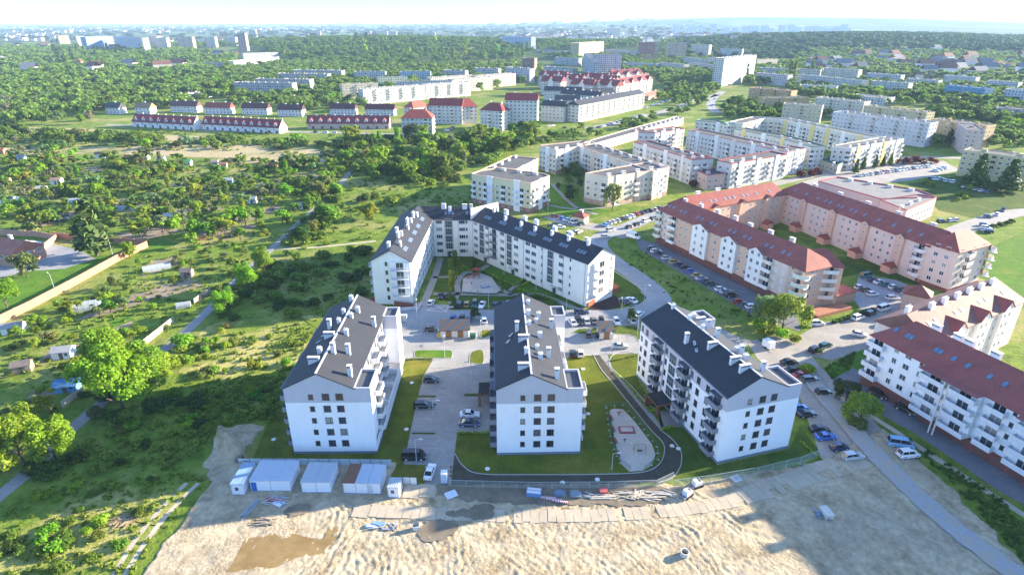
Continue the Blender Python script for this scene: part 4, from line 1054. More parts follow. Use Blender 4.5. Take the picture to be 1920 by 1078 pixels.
# tower at its near end
ft, Lt = wing(b, (143.9, 180.2), (159.2, 187.6), 10.6, 14.2, 18.8, PINK, RED, tile, 0, 0, (4.6, 5.0))
cols(b, ft[0], ft[1], Lt, 1.3, 2.85, 5, [(2.4, 'w'), (9.0, 's'), (14.5, 'w')], wc=(.72, .72, .72))
for k in range(4):
    b.balcony(ft[0] + ft[1] * 6.0, ft[1], 3.6 + 2.85 * k, 3.2, 1.3, 'solid', (.74, .68, .62)); b.balcony(ft[0] + ft[1] * (Lt + .3), (ft[1] + ft[2]).normalized(), 3.6 + 2.85 * k, 4.4, 2.0, 'round', (.74, .68, .62))
b0 = ft[0] + ft[2] * 10.6
cols(b, b0, -ft[2], 10.6, 1.3, 2.85, 5, [(4.0, 'w'), (7.4, 'w')], wc=(.72, .72, .72))
bb_ = MB(); bb_.fbox(ft, -.06, Lt + .06, -.06, 10.66, 0, 1.2, brick_m); bb_.build('brick_base', b.root, (.2, .07, .055))
for d in (3, 5): b.skylight((b0, -ft[2], ft[1]), d, 2.0, 14.2 + 2.0 * 1.0, .98, .8, 1.2)
# back wing
fr, L = wing(b, (74.0, 230.5), (116.5, 252.8), 12.5, 13.3, 17.6, PEACH, (.24, .065, .05), tile, 4, 3, (3, 2))
for d in (10, 25, 40): gable_bay(b, fr, d - 1.7, d + 1.7, 0, 13.4, PEACH, .8, .9, RED, False)
for dd in auto_pat(L, 3.1, 'w'):
    if min(abs(dd[0] - q) for q in (10, 25, 40)) < 2.6: continue
    for k in range(4): b.window(fr[0] + fr[1] * dd[0], fr[1], 2.0 + 2.9 * k, 1.05, 1.35, (0,), (.72, .72, .72))
for d in (25, 40): porch(b, fr, d)
slp = (17.6 - 13.3) / 6.25
for d in np.arange(4, L - 3, 2.6):
    if int(d * 5) % 3: b.skylight(fr, d, 2.3, 13.3 + 2.8 * slp * 6.25 / 6.75, slp * 6.25 / 6.75, .8, 1.3, (.6, .6, .6))
for d in (6, 17, 29, 39): b.chimney(fr[0] + fr[1] * d + fr[2] * 6.8, 17.2, 2.0, .9, 1.3, 'vent', math.atan2(fr[1].y, fr[1].x), (.74, .70, .66))
b.done()
# ---------------------------------------------------------------- white balcony block at the right edge
RED2 = (.27, .08, .068)
b = Building('balcony_block', (98, 100), 'white block with red roof and rows of long balconies at the right edge', 'apartment block')
d_ = Vector((.335, -.942)); p0 = Vector((86.6, 126.2))
fr, L = wing(b, p0, p0 + d_ * 62, 13.4, 13.4, 18.2, (.72, .72, .73), RED2, tile, 0, 0, (4.5, 3), None, (True, True), .6, 2.8)
garage_base(b, fr, L, 18)
def long_balconies(d0, d1, out, top=True):
    bx = MB(); bx.fbox(fr, d0 - .1, d1 + .1, -out + 1.4, 0, 2.8, 13.2, plaster); bx.build('bay', b.root, (.72, .72, .73))
    mid = (d0 + d1) / 2
    for k in range(4):
        z = 3.0 + 2.75 * k
        for a, c in ((d0, mid - .5), (mid + .5, d1)):
            b.balcony(fr[0] + fr[1] * ((a + c) / 2) - fr[2] * (out - 1.4), fr[1], z, c - a, 1.5, 'solid', (.60, .60, .62), 1.0)
    cm = MB()
    for a in (mid - .45, mid + .45): cm.fbox(fr, a - .12, a + .12, -out - .1, -out + .14, 0, 13.0, plaster)
    cm.build('column', b.root, (.66, .60, .55))
    r_ = MB(); r_.fbox(fr, d0 - .3, d1 + .3, -out - .4, .3, 13.25, 13.45, tile); r_.build('bay_roof', b.root, RED2)
long_balconies(14.5, 26.5, 2.6); long_balconies(34, 46.5, 1.9); long_balconies(49, 61, 1.9)
for k in range(4):
    b.balcony(fr[0] + fr[1] * 1.9, fr[1], 3.0 + 2.75 * k, 4.2, 1.3, 'solid', (.62, .62, .64)); b.balcony(fr[0] + fr[1] * 29.6, fr[1], 3.0 + 2.75 * k, 3.6, 1.6, 'solid', (.62, .62, .64))
    for d, w_ in ((6.6, 1.1), (9.6, 1.5), (12.8, .9), (32.4, .9)): b.window(fr[0] + fr[1] * d, fr[1], 3.9 + 2.75 * k, w_, 1.3, (0,) if w_ > 1 else (), (.5, .5, .5))
slp = (18.2 - 13.4) / 6.7
for d, n in ((3, 1), (6, 2), (13, 2), (17, 1), (20, 1), (24.5, 1), (27.5, 1), (32, 1), (34.5, 2), (40, 2), (46, 2), (52, 2)):
    for k in range(n): b.skylight(fr, d + k * .95, 3.0, 13.4 + 3.5 * slp * 6.7 / 7.2, slp * 6.7 / 7.2, .85, 1.35, (.12, .13, .15))
for d in (9, 14, 16.5, 22, 29, 36, 44): b.chimney(fr[0] + fr[1] * d + fr[2] * 7.2, 17.8, 1.9, 1.0, 1.6, 'vent', math.atan2(fr[1].y, fr[1].x), (.72, .70, .68))
# its back wing, with the sunny slope and dormers
fr2, L2 = wing(b, p0 + d_ * 7 + fr[2] * 10, p0 + d_ * 7 + fr[2] * 10 + Vector((40, 23)), 13, 13.2, 17.9, (.70, .58, .50), (.20, .10, .085), tile, 0, 0, (0, 3))
for d in (12, 24, 36):
    gable_bay(b, fr2, d - 2.6, d + 2.6, 0, 13.6, (.72, .68, .64), .7, 2.2, RED2, True, 4, 1.6, 2.85)
for k in range(4):
    for d in (4, 7, 17, 20, 29, 32): b.window(fr2[0] + fr2[1] * d, fr2[1], 2.2 + 2.85 * k, 1.1, 1.35, (0,), (.7, .7, .7))
slp = 4.7 / 6.5
for d in (4, 7, 16, 19, 28, 31, 40): b.skylight(fr2, d, 3.2, 13.2 + 3.7 * slp * 6.5 / 7.0, slp * 6.5 / 7.0, .8, 1.3, (.7, .7, .7))
for d in (2, 9, 15, 21, 27, 33, 39): b.chimney(fr2[0] + fr2[1] * d + fr2[2] * (5.8 if d % 2 else 7.6), 17.2, 1.5, .9, 1.7, 'pots', math.atan2(fr2[1].y, fr2[1].x), (.7, .66, .62))
lowr = MB(); lq = P(1725, 590); lowr.fbox((Vector((lq.x - 4, lq.y + 4)), Vector((.8, -.6)), Vector((.6, .8))), 0, 7, 0, 6, 0, 5.5, plaster); lowr.build('annex_wall', b.root, (.62, .42, .32))
roof_hip(b, (Vector((lq.x - 4, lq.y + 4)), Vector((.8, -.6)), Vector((.6, .8))), 7, 6, 5.5, 8.0, tile, (.28, .09, .06), 3, 3, .4, 'annex_roof')
b.done()
# ---------------------------------------------------------------- housing estates behind
FOOT = []
def slab(label, a, b, h, depth, col, fl=None, near=None, rcol=(.10, .098, .095), cat='apartment block', group='estate apartment blocks', name='apartment_block', trim=None, balc=True, base=None, side=None, pots=True):
    """flat-roofed block: a, b = the ends of its front roof edge in the photo, h its height"""
    col = tuple(c * .68 for c in col)
    pa, pb = P(*a, h), P(*b, h)
    g = hz((pa.x + pb.x) / 2, (pa.y + pb.y) / 2)
    if g > .5:
        pa, pb = P(*a, h + g), P(*b, h + g); g = hz((pa.x + pb.x) / 2, (pa.y + pb.y) / 2); pa, pb = P(*a, h + g), P(*b, h + g)
    u, v, L = frame2(pa, pb)
    c = (pa + pb) / 2 + v * depth / 2; dist = c.length
    if near is None: near = dist < 760
    bd = Building(name, c, label, cat, group); g0 = g - (3 if g > .5 else 0)
    pts = [pa, pb, pb + v * depth, pa + v * depth]
    FOOT.append(pts)
    flat_block(bd, pts, h + g, plaster if near else panel_facade, col, rcol, .5, g0, *( (plaster, trim) if trim else (None, None)))
    if base:
        m_ = MB(); m_.fbox((pa, u, v), -.05, L + .05, -.05, depth + .05, g0, g + 2.6, plaster); m_.build('base_storey', bd.root, base)
    floors = max(2, int((h - .6) / 2.85))
    if near:
        for p0, uu, LL in ((pa, u, L), (pb, v, depth), (pa + v * depth, -v, depth)):
            if facing(p0 + uu * LL / 2, uu) < .03: continue
            cols(bd, p0, uu, LL, h - floors * 2.85 - .1, 2.85, floors, auto_pat(LL, 3.2, 'wwswb' if balc and LL > 15 else 'ww'), wc=(.7, .7, .7), bc=(col[0] * .9, col[1] * .9, col[2] * .9), bw=2.6, bd=1.1, b0=True)
    if dist < 1150:
        n = max(1, int(L / 13)); rr = random.Random(int(L * 7))
        for k in range(n):
            m_ = MB(); q = (pa + u * ((k + .5) * L / n - 1.2) + v * depth * .45, u, v); m_.fbox(q, 0, 2.4, 0, 1.6, h + g, h + g + 1.3, plaster); m_.build('roof_hatch', bd.root, (col[0] * .95, col[1] * .95, col[2] * .95))
        if pots:
            for k in range(n * 2): bd.chimney(pa + u * rr.uniform(1, L - 1) + v * rr.uniform(2, depth - 2), h + g, .9, .6, 1.1, 'vent', math.atan2(u.y, u.x), (.6, .58, .56))
    bd.done(); return bd, (pa, u, v), L
TM = lambda x, y: (640 + x / 2.994, y / 2.994)
TR = lambda x, y: (1280 + x / 2.994, y / 2.994)
TL = lambda x, y: (x / 2.994, y / 2.994)
WH, GR, YE, OR, BL, PK = (.60, .60, .58), (.5, .5, .48), (.68, .56, .30), (.62, .36, .14), (.36, .48, .68), (.62, .48, .46)
CRM, PE = (.68, .63, .50), (.60, .44, .34)
def poly_block(label, outs, h, col, trim=None, name='courtyard_block', base=None, bays=None, group='beige blocks of the middle estate', roofs=(.095, .092, .088), balc_seq='wwbw', rails=(.62, .62, .62)):
    col = tuple(c * .82 for c in col); c = Vector((0, 0)); n = 0
    ws = [[q if isinstance(q, Vector) else P(*q, h) for q in o] for o in outs]
    for w_ in ws:
        for q in w_: c += q; n += 1
    bd = Building(name, c / n, label, 'apartment block', group)
    for k, w_ in enumerate(ws):
        pts = flat_block(bd, w_, h + k * .07, plaster, col, roofs, .55, 0, plaster, trim or col); FOOT.append(pts)
        m = len(pts)
        for i in range(m):
            p, q = pts[i], pts[(i + 1) % m]; u, v, L = frame2(p, q)
            if facing((p + q) / 2, u) < .03 or L < 4: continue
            fl = int((h - .4) / 2.85)
            cols(bd, p, u, L, .3, 2.85, fl, auto_pat(L, 3.1, balc_seq, i), wc=(.7, .7, .7), bc=rails, bw=2.7, bd=1.2, b0=True)
            if base:
                mb = MB(); mb.fbox((p, u, v), -.04, L + .04, -.05, 0, 0, 2.3, plaster); mb.build('base_storey', bd.root, base)
            if bays and L > 14:
                st = MB(); nb = max(1, int(L / 12))
                for t in range(nb):
                    d = (t + .5) * L / nb
                    o_ = MB(); o_.fbox((p, u, v), d - 1.7, d + 1.7, -.28, -.0, 0, h + .9, plaster); o_.build('bay', bd.root, bays[t % len(bays)])
        for t in range(max(2, int(sum((pts[i] - pts[i - 1]).length for i in range(m)) / 22))):
            # roof hatches along the longest edge
            i = max(range(m), key=lambda j: (pts[(j + 1) % m] - pts[j]).length); p, q = pts[i], pts[(i + 1) % m]; u, v, L = frame2(p, q)
            d = 3 + t * 9
            if d < L - 2: bd.chimney(p + u * d + v * 3.2, h + k * .07, 2.2, 1.0, 1.2, 'vent', math.atan2(u.y, u.x), (.62, .6, .57))
    bd.done(); return bd
poly_block('pale yellow block with white balconies and brown base, behind the U shaped block', [[(884, 327.3), (893.8, 330), (995.7, 345.5), (1030.8, 331), (1020, 327), (920, 314)], [(900, 322), (930, 317), (969, 319), (1009, 299), (960.6, 293.5)]], 14.0, (.70, .62, .42), (.60, .42, .30), base=(.25, .13, .10), bays=[(.72, .70, .68)], balc_seq='bwbbw', rails=(.62, .64, .68))
poly_block('beige block with a long flat roofed spine and two wings, grey roofs', [[(1011.5, 274), (1043, 283), (1118, 270), (1092, 265)], [(1082, 275), (1103, 266), (1255, 315), (1226, 324)], [(1097, 327), (1140, 334.5), (1254, 317), (1215, 306), (1150, 317)]], 14.0, (.70, .64, .52), (.58, .42, .33), base=(.42, .28, .2), bays=[(.72, .71, .70), (.62, .46, .36)], balc_seq='wwbw', rails=(.66, .62, .56))
ES = lambda *q: [(1160 + x / 3.4286, 200 + y / 3.4286) for x, y in q]
def edge(px, h, depth):
    """plan of a strip block from the front roof edge seen in the photo"""
    p = [P(*q, h) for q in px]; out = []
    for i, q in enumerate(p):
        d = (p[min(i + 1, len(p) - 1)] - p[max(i - 1, 0)]).normalized(); out.append(q + Vector((-d.y, d.x)) * depth)
    return p + out[::-1]
EW = (.60, .575, .54)
poly_block('front white red trimmed row of the estate with roof end behind the beige block', [edge(ES((95, 232), (250, 275), (480, 345)), 13.5, 11.5), edge(ES((470, 350), (610, 340)), 13.2, 9)], 13.5, EW, (.30, .09, .09), bays=[(.64, .63, .62)], rails=(.6, .6, .6))
poly_block('white left corner row of the estate with red roof boxes', [edge(ES((125, 168), (235, 172), (425, 146)), 13.5, 11)], 13.5, EW, (.30, .09, .09), bays=[(.64, .63, .62)], rails=(.6, .6, .6))
poly_block('long white middle row of the estate running to the balcony end', [edge(ES((440, 156), (580, 185), (800, 235), (1085, 298), (1205, 272)), 13.6, 11.5)], 13.6, EW, (.34, .18, .17), bays=[(.64, .63, .62), (.56, .5, .46)], rails=(.6, .6, .6))
poly_block('white row of the estate nearest the red roofed peach block', [edge(ES((635, 350), (730, 370), (960, 332), (1085, 312)), 13.4, 11)], 13.4, EW, (.30, .09, .09), bays=[(.64, .63, .62)], rails=(.6, .6, .6))
poly_block('low pink turret building before the white estate rows', [edge(ES((510, 420), (570, 445), (690, 432), (705, 405)), 8.0, 9)], 8.0, (.58, .42, .36), (.36, .12, .12), roofs=(.06, .06, .07), balc_seq='w')
poly_block('cream row of gabled bays with green trim, rear row of the estate', [edge(ES((800, 112), (940, 80), (1030, 85), (1300, 140), (1610, 205), (1700, 198)), 13.5, 11)], 13.5, (.64, .62, .52), (.60, .58, .50), bays=[(.62, .50, .2), (.66, .66, .62)])
poly_block('cream row of gabled bays with green trim, front row of the estate', [edge(ES((745, 148), (1000, 196), (1235, 262), (1330, 256)), 13.3, 11)], 13.3, (.64, .62, .52), (.12, .22, .17), bays=[(.62, .50, .2), (.66, .66, .62)])
poly_block('cream block with green hall in front, beside the tree lined car park', [edge(ES((1375, 262), (1500, 272), (1835, 212)), 13.0, 11)], 13.0, (.66, .63, .54), (.62, .6, .52), bays=[(.62, .50, .2), (.66, .66, .62)])
poly_block('low cream hall with dark green roof at the foot of the cream block', [edge(ES((1290, 340), (1410, 380), (1490, 335)), 5.0, 13)], 5.0, (.56, .5, .36), (.10, .2, .16), roofs=(.05, .12, .10), balc_seq='w')
poly_block('cream low block with green gables at the left end of the estate', [edge(ES((495, 92), (580, 100), (700, 120), (830, 105)), 12.5, 11)], 12.5, (.64, .62, .52), (.12, .24, .18), bays=[(.66, .66, .62)])
poly_block('long low brick and plaster row of garages beside the green strip', [[(1118, 270), (1196, 248), (1282, 222), (1270, 219), (1180, 243), (1105, 265)]], 5.5, (.60, .47, .38), (.58, .5, .44), name='garage_row', base=(.5, .34, .27), balc_seq='w')
poly_block('pink and grey school building with flat roofs behind the red roofed block', [[(1534, 341), (1650, 374), (1755, 371), (1725, 358), (1570, 333)], [(1650, 376), (1700, 396), (1756, 372), (1722, 366)]], 8.5, (.62, .44, .42), (.36, .12, .12), name='school_building', balc_seq='w', roofs=(.2, .19, .18))
S = slab
S('long white five storey block behind the red roofed corner houses', (680, 169), (797, 160.5), 15.6, 11, WH)
S('white five storey block continuing the long white one to the right', (798.5, 160), (882, 154.5), 15.6, 11, (.66, .65, .60))
S('cream block with a sunny yellow end wall at the left of the long white blocks', (641, 160), (708.5, 157), 15.6, 11, (.68, .6, .42))
S('white block in front of the forest hill, left of the blue one', (663.4, 135.5), (722, 135.3), 15.6, 11, WH)
S('pale green block behind the long white block', (708.5, 147), (765, 145), 15.6, 11, (.56, .62, .44))
S('greyish cream block directly behind the long white block', (743.5, 155.3), (847, 153), 15.6, 11, (.64, .62, .55))
S('pale blue block at the foot of the forest hill', (750, 135.5), (807, 135.3), 15.6, 11, (.46, .58, .68))
S('cream block in the middle of the panel estate, third row back', (807, 147), (890.5, 142), 15.6, 11, (.66, .63, .54))
S('grey block below the forest hill with a dark roof', (830.4, 132.5), (872, 133.8), 15.6, 11, GR)
S('yellowish block ending the long white row to the right', (848, 150.3), (924.6, 145), 15.6, 11, (.66, .6, .46))
S('pinkish cream block near the brick tower', (894, 143.6), (967.3, 138.4), 15.6, 11, (.66, .56, .50))
S('grey block left of the brick tower', (890, 128.6), (934, 130), 15.6, 11, (.54, .54, .53))
S('tall grey block in front of the brick tower', (947, 127), (993, 130), 19, 12, (.56, .55, .54))
S('small brown brick tower with dark upper half', (979, 110), (1002, 110.5), 26, 14, (.34, .18, .11), name='tower_block', cat='tower', group='towers')
S('grey low block between brick tower and pink tower', (1020, 125.5), (1074, 130), 14, 11, (.50, .50, .49))
S('blue and white tower slab rising in front of the forest', (941.6, 68.8), (995.7, 70.5), 44, 16, (.44, .56, .70), name='tower_block', cat='tower', group='towers')
S('yellow stepped tower behind the pink one', (1086, 82), (1132.6, 78.8), 36, 22, (.66, .52, .26), name='tower_block', cat='tower', group='towers')
S('pink and white tower above the red roofed complex', (1114, 104), (1166, 104), 36, 18, (.66, .54, .60), name='tower_block', cat='tower', group='towers')
S('slim grey wedge building left of the pink tower', (1094, 101), (1113, 116), 30, 12, (.46, .50, .56), name='tower_block', cat='tower', group='towers', near=False)
S('long pale grey flat block behind the pink tower', (1134, 94), (1184, 97.5), 16, 22, (.56, .57, .57))
S('dark red tower right of the long pale flat block', (1198.4, 80.5), (1229.5, 80.5), 36, 18, (.44, .20, .16), name='tower_block', cat='tower', group='towers')
S('low orange block below the dark red tower', (1200.5, 105.5), (1241, 105.5), 14, 12, (.60, .30, .16))
S('beige tower right of the dark red tower', (1254.5, 80.5), (1288, 80.5), 38, 18, (.66, .52, .36), name='tower_block', cat='tower', group='towers')
S('pale lone tower standing far behind the yellow one', (1139, 53.6), (1162.7, 53.6), 46, 22, (.62, .6, .56), name='tower_block', cat='tower', group='towers')
S('white tower slab with blue end wall by the road', (1358.5, 110.5), (1418.6, 104), 36, 14, (.66, .66, .62), name='tower_block', cat='tower', group='towers')
S('cream block behind the white and blue tower slab', (1419.5, 113.5), (1458.7, 112), 16, 12, (.66, .58, .42))
S('pale block left of the white and blue tower slab', (1327, 108.8), (1357, 112), 16, 12, (.6, .6, .55))
S('grey green block below the beige tower', (1282, 107.5), (1315, 112), 16, 12, (.56, .58, .52))
S('whitish low block right of the white and blue tower', (1417, 137.3), (1477, 142), 14, 12, (.60, .62, .64))
S('orange block at the road bend', (1405, 165.5), (1484, 172), 13, 14, OR)
S('yellow orange block in front of the orange one', (1435, 185.5), (1518, 184), 13, 13, (.64, .44, .18))
S('beige block with sunny yellow end wall right of the dark conifers', (1468.7, 195.6), (1542, 200), 15, 13, (.62, .56, .40))
S('white topped yellow block behind the long blue one', (1528.8, 184), (1620.7, 192.5), 15, 13, (.66, .62, .50))
S('low white sports hall roof behind the yellow blocks', (1590, 180), (1660, 186), 7, 26, (.62, .62, .62), near=False, name='hall')
S('long light blue and yellow block of the right hand estate', (1562, 211), (1744, 232.5), 16.5, 13, (.56, .60, .66), base=None)
S('long low yellow block behind the long blue one', (1620, 199), (1738, 213), 13, 12, (.66, .54, .30))
S('orange and yellow block behind the pinkish slab', (1746, 224.5), (1850, 237.5), 15, 13, (.64, .46, .22))
S('pinkish white slab with a blank end wall', (1813, 244), (1848, 246), 15.5, 30, (.62, .50, .46), balc=False)
S('pale yellow block at the right edge behind two dark conifers', (1806, 282.5), (1945, 301), 14.5, 13, (.68, .60, .34))
S('pale greenish block behind the sports hall, left one', (1495, 140.5), (1616, 152.5), 14, 12, (.58, .60, .54))
S('low white and blue pavilion in front of the pale greenish block', (1499, 160.5), (1569, 164), 9, 14, (.60, .64, .66))
S('pale greenish block behind the sports hall, right one', (1634, 152.5), (1704, 157.5), 14, 12, (.58, .60, .52))
S('bright blue block among dark trees on the right', (1773, 160.5), (1848, 167.5), 15, 14, (.10, .36, .56))
S('pale blue white block at the right edge beyond the bright blue one', (1884.6, 167.5), (1935, 171), 15, 13, (.60, .62, .66))
S('small cream block behind the pale greenish ones', (1495, 130.5), (1539, 132), 13, 12, (.64, .60, .50))
S('grey brown block at the right edge behind the playing field', (1868, 203), (1940, 208), 11, 13, (.48, .40, .34))
# upper left estate
for q in ((107.5, 67.3, 128.6, 67, 'brown tower with yellow top, leftmost of the tower row', (.42, .34, .26)), (142, 68.7, 157, 68.5, 'white tower left of the blue slab', (.64, .64, .6)), (159.7, 70.3, 211, 68.7, 'bright blue high slab in the tower row', (.22, .40, .66)), (213, 68.5, 265.5, 72, 'white and pale blue slab right of the bright blue one', (.58, .62, .68)),
          (279, 67.3, 292, 68, 'cream tower behind the white pair', (.62, .52, .42)), (290, 72, 311, 72, 'white tower in front of the cream one', (.62, .62, .6)), (331, 70.3, 359.5, 70.3, 'pale tower with orange edge near the middle of the row', (.62, .54, .46)), (384, 70.3, 402, 70.3, 'slim white tower, first right of the orange edged one', (.62, .62, .6)), (422.5, 70.5, 440.5, 70.5, 'slim white tower further right above the low school', (.62, .62, .6)),
          (444, 63.7, 458.5, 63.7, 'brownish tower behind the slim white one', (.52, .40, .34)), (466, 57.7, 479, 57.7, 'small brownish far tower above the trees', (.54, .42, .36)), (582, 59.7, 600, 59.7, 'lone pinkish tower above the forest edge', (.58, .48, .42)),
          (676, 58.8, 695, 58.8, 'small white tower on the forest hill, leftmost of three', (.62, .6, .56)), (706, 58.8, 726, 58.8, 'small white tower on the forest hill, middle of three', (.62, .6, .56)), (727.5, 60.3, 743.5, 60.3, 'small white tower on the forest hill, rightmost of three', (.62, .6, .56)), (793, 62.2, 816, 62.2, 'low cream tower on the right of the forest hill', (.6, .54, .46))):
    S(q[4], q[:2], q[2:4], 38 if q[0] < 470 else 34, 16, q[5], name='tower_block', cat='tower', group='towers')
for q in ((287, 100.5, 371, 100.5, 9, 'long white low school left of the slim towers', (.64, .64, .62)), (319, 121, 374, 119.5, 10, 'cream low block before the green wood', (.64, .56, .46)), (375, 119, 434, 118.5, 12, 'grey pink long block right of the cream low block', (.56, .5, .46)), (437.5, 115.5, 523, 107.5, 15, 'long white green block angled towards the forest', (.58, .62, .54)), (437.5, 155.5, 547, 157.3, 14, 'grey block with brick red end wall, front of its row', (.52, .50, .48)),
          (477.6, 148.8, 580, 150.2, 14, 'grey block behind the brick ended one', (.54, .50, .47)), (519, 138.8, 613.6, 140.2, 14, 'cream grey block, third of the left rows', (.58, .53, .46)), (549, 132.3, 640, 133.8, 14, 'cream grey block, rearmost of the left rows', (.56, .54, .50)), (455, 101, 522, 99, 14, 'white block behind the long angled one', (.58, .58, .56)), (505, 128, 556, 126, 8, 'flat grey hall beside the left rows', (.40, .42, .42))):
    S(q[5], q[:2], q[2:4], q[4], 12, q[6], group='left estate blocks')
for q in ((1168, 118, 1232, 121, 12, 'pale low block by the car park below the orange one', WH), (1236, 118, 1282, 122, 14, 'pale block left of the grey green one', CRM), (1290, 118, 1340, 124, 13, 'cream block in front of the grey green one', CRM), (1425, 128, 1490, 131, 11, 'low grey hall behind the whitish low block', GR), (1545, 128, 1610, 132, 12, 'cream block behind the pale greenish pair', CRM), (1625, 138, 1690, 142, 12, 'white block behind the right pale greenish one', WH), (1700, 148, 1760, 152, 12, 'cream block left of the bright blue one', CRM), (1850, 152, 1910, 156, 13, 'pale block behind the bright blue one', WH), (1770, 142, 1830, 146, 12, 'low white block far behind the bright blue one', WH), (1040, 108, 1085, 110, 14, 'grey block left of the slim wedge', GR), (1005, 95, 1060, 97, 13, 'long grey hall right of the blue and white tower', GR), (1296, 84, 1330, 85, 30, 'pale slab behind the beige tower', CRM), (1350, 92, 1392, 93, 22, 'pale slab behind the white and blue tower', WH)):
    S(q[5], q[:2], q[2:4], q[4], 12, q[6], group='far right estate blocks')
# ---- red roofed corner houses and the cream rows
def hip_block(label, a, b, h, zr, depth, col, rcol=(.24, .055, .045), hip=(None, None), seq='wwb', name='corner_house', group='red roofed corner houses', roofm=None, cat='apartment block'):
    col = tuple(c * .8 for c in col)
    pa, pb = P(*a, h), P(*b, h); u, v, L = frame2(pa, pb)
    bd = Building(name, (pa + pb) / 2 + v * depth / 2, label, cat, group); FOOT.append([pa, pb, pb + v * depth, pa + v * depth])
    fr = (pa, u, v)
    walls_gable(bd, fr, L, depth, h, zr, plaster, col, 0, (hip[0] == 0, hip[1] == 0)); roof_hip(bd, fr, L, depth, h, zr, roofm or tile, rcol, hip[0], hip[1], .4)
    fl = max(1, int((h - .3) / 2.85))
    for p0, uu, LL in ((pa, u, L), (pb, v, depth), (pa + v * depth, -v, depth)):
        if facing(p0 + uu * LL / 2, uu) < .03: continue
        cols(bd, p0, uu, LL, h - fl * 2.85 - .1, 2.85, fl, auto_pat(LL, 3.2, seq), wc=(.7, .7, .7), bc=(.66, .64, .58), bw=2.6, bd=1.1, b0=True)
    n = max(1, int(L / 9))
    for k in range(n): bd.chimney(pa + u * (k + .5) * L / n + v * (depth * .6), zr - .5, 1.5, .8, 1.2, 'vent', math.atan2(u.y, u.x), (.66, .6, .55))
    bd.done(); return bd, fr, L
hip_block('cream corner house with red hipped roof, nearest of the red roofed group', (752, 222), (810, 222), 14.3, 20, 15, (.68, .64, .52), (.30, .07, .05), (6, 6))
hip_block('pinkish corner house with red gables behind the nearest one', (775, 203), (804, 199), 15, 20, 12, (.64, .52, .46), (.34, .10, .07), (4, 4))
hip_block('long white house with red roof and dormer in the red roofed group', (803.7, 198), (866, 199), 15.5, 21, 13, (.68, .66, .62), (.26, .05, .045), (0, 0))
hip_block('red roofed tower end of the long white house', (864, 201), (895.5, 199.5), 14.5, 21, 13, (.68, .64, .56), (.26, .06, .05), (6, 6))
hip_block('white house with a red pyramid roof left of the tall one', (900.5, 206), (942, 209), 15.5, 21, 13, (.68, .64, .58), (.22, .045, .045), (6, 6))
hip_block('tallest white and yellow house with dark red roof', (947, 188), (1007.4, 189), 22.5, 27.5, 15, (.70, .66, .58), (.20, .042, .045), (0, 0), 'ww')
DK = (.045, .047, .053)
for q in ((1015, 198, 1057, 200.5, 'cream house with black roof, nearest of the dark roofed houses'), (1041, 188, 1087, 188.5, 'cream house with black roof, second of the dark roofed houses'), (1050, 176, 1125, 181, 'long dark roofed house, third row'), (1020, 170, 1090, 171.5, 'long dark roofed house, rearmost row'), (1105, 175, 1152, 173, 'dark roofed house under the red roofs')):
    hip_block(q[4], q[:2], q[2:4], 13.5, 17.5, 12, (.66, .62, .54), DK, (0, 0), 'ww', 'gabled_house', 'dark roofed houses', slate)
hip_block('long cream row with dark roof and balconies along the sunny road', (1086, 198), (1208, 175), 14.8, 18.3, 12, (.70, .66, .58), DK, (0, 0), 'wbw', 'long_block', 'dark roofed houses', slate)
for q in ((1014, 152, 1052, 154, 'dark red roof at the left of the rear red roofed row', 1), (1055, 149, 1090, 151, 'dark red gabled roof, second of the rear row', 2), (1090, 146, 1142, 149, 'red roofed house with tall white gable in the rear row', 2), (1130, 152, 1160, 153, 'red roofed house below the pink tower', 1), (1160, 160, 1224, 148, 'pink house with a row of red gables at the right end', 4), (1070, 158, 1112, 160, 'dark red roofed house in front of the tall white gable', 1), (1112, 158, 1156, 162, 'dark red roofed house left of the row of red gables', 2), (1010, 142, 1060, 144, 'red roofed house behind the left of the rear row', 2), (1150, 141, 1205, 138, 'red roofed house behind the row of red gables', 3)):
    bd, fr, L = hip_block(q[4], q[:2], q[2:4], 16, 22, 14, (.66, .56, .50), (.20, .045, .045), (0, 0), 'wbw', 'corner_house', 'rear red roofed row')
    for k in range(q[5]): d = (k + .5) * L / q[5]; gable_bay(bd, fr, d - 3.4, d + 3.4, 0, 16.2, (.62, .56, .52), .9, 4.6, (.22, .05, .05), False)
hip_block('low brown roofed house at the end of the cream row', (1210, 181), (1243, 175), 5, 8, 12, (.5, .36, .28), (.28, .14, .09), (2, 2), 'w', 'low_house', 'low houses')
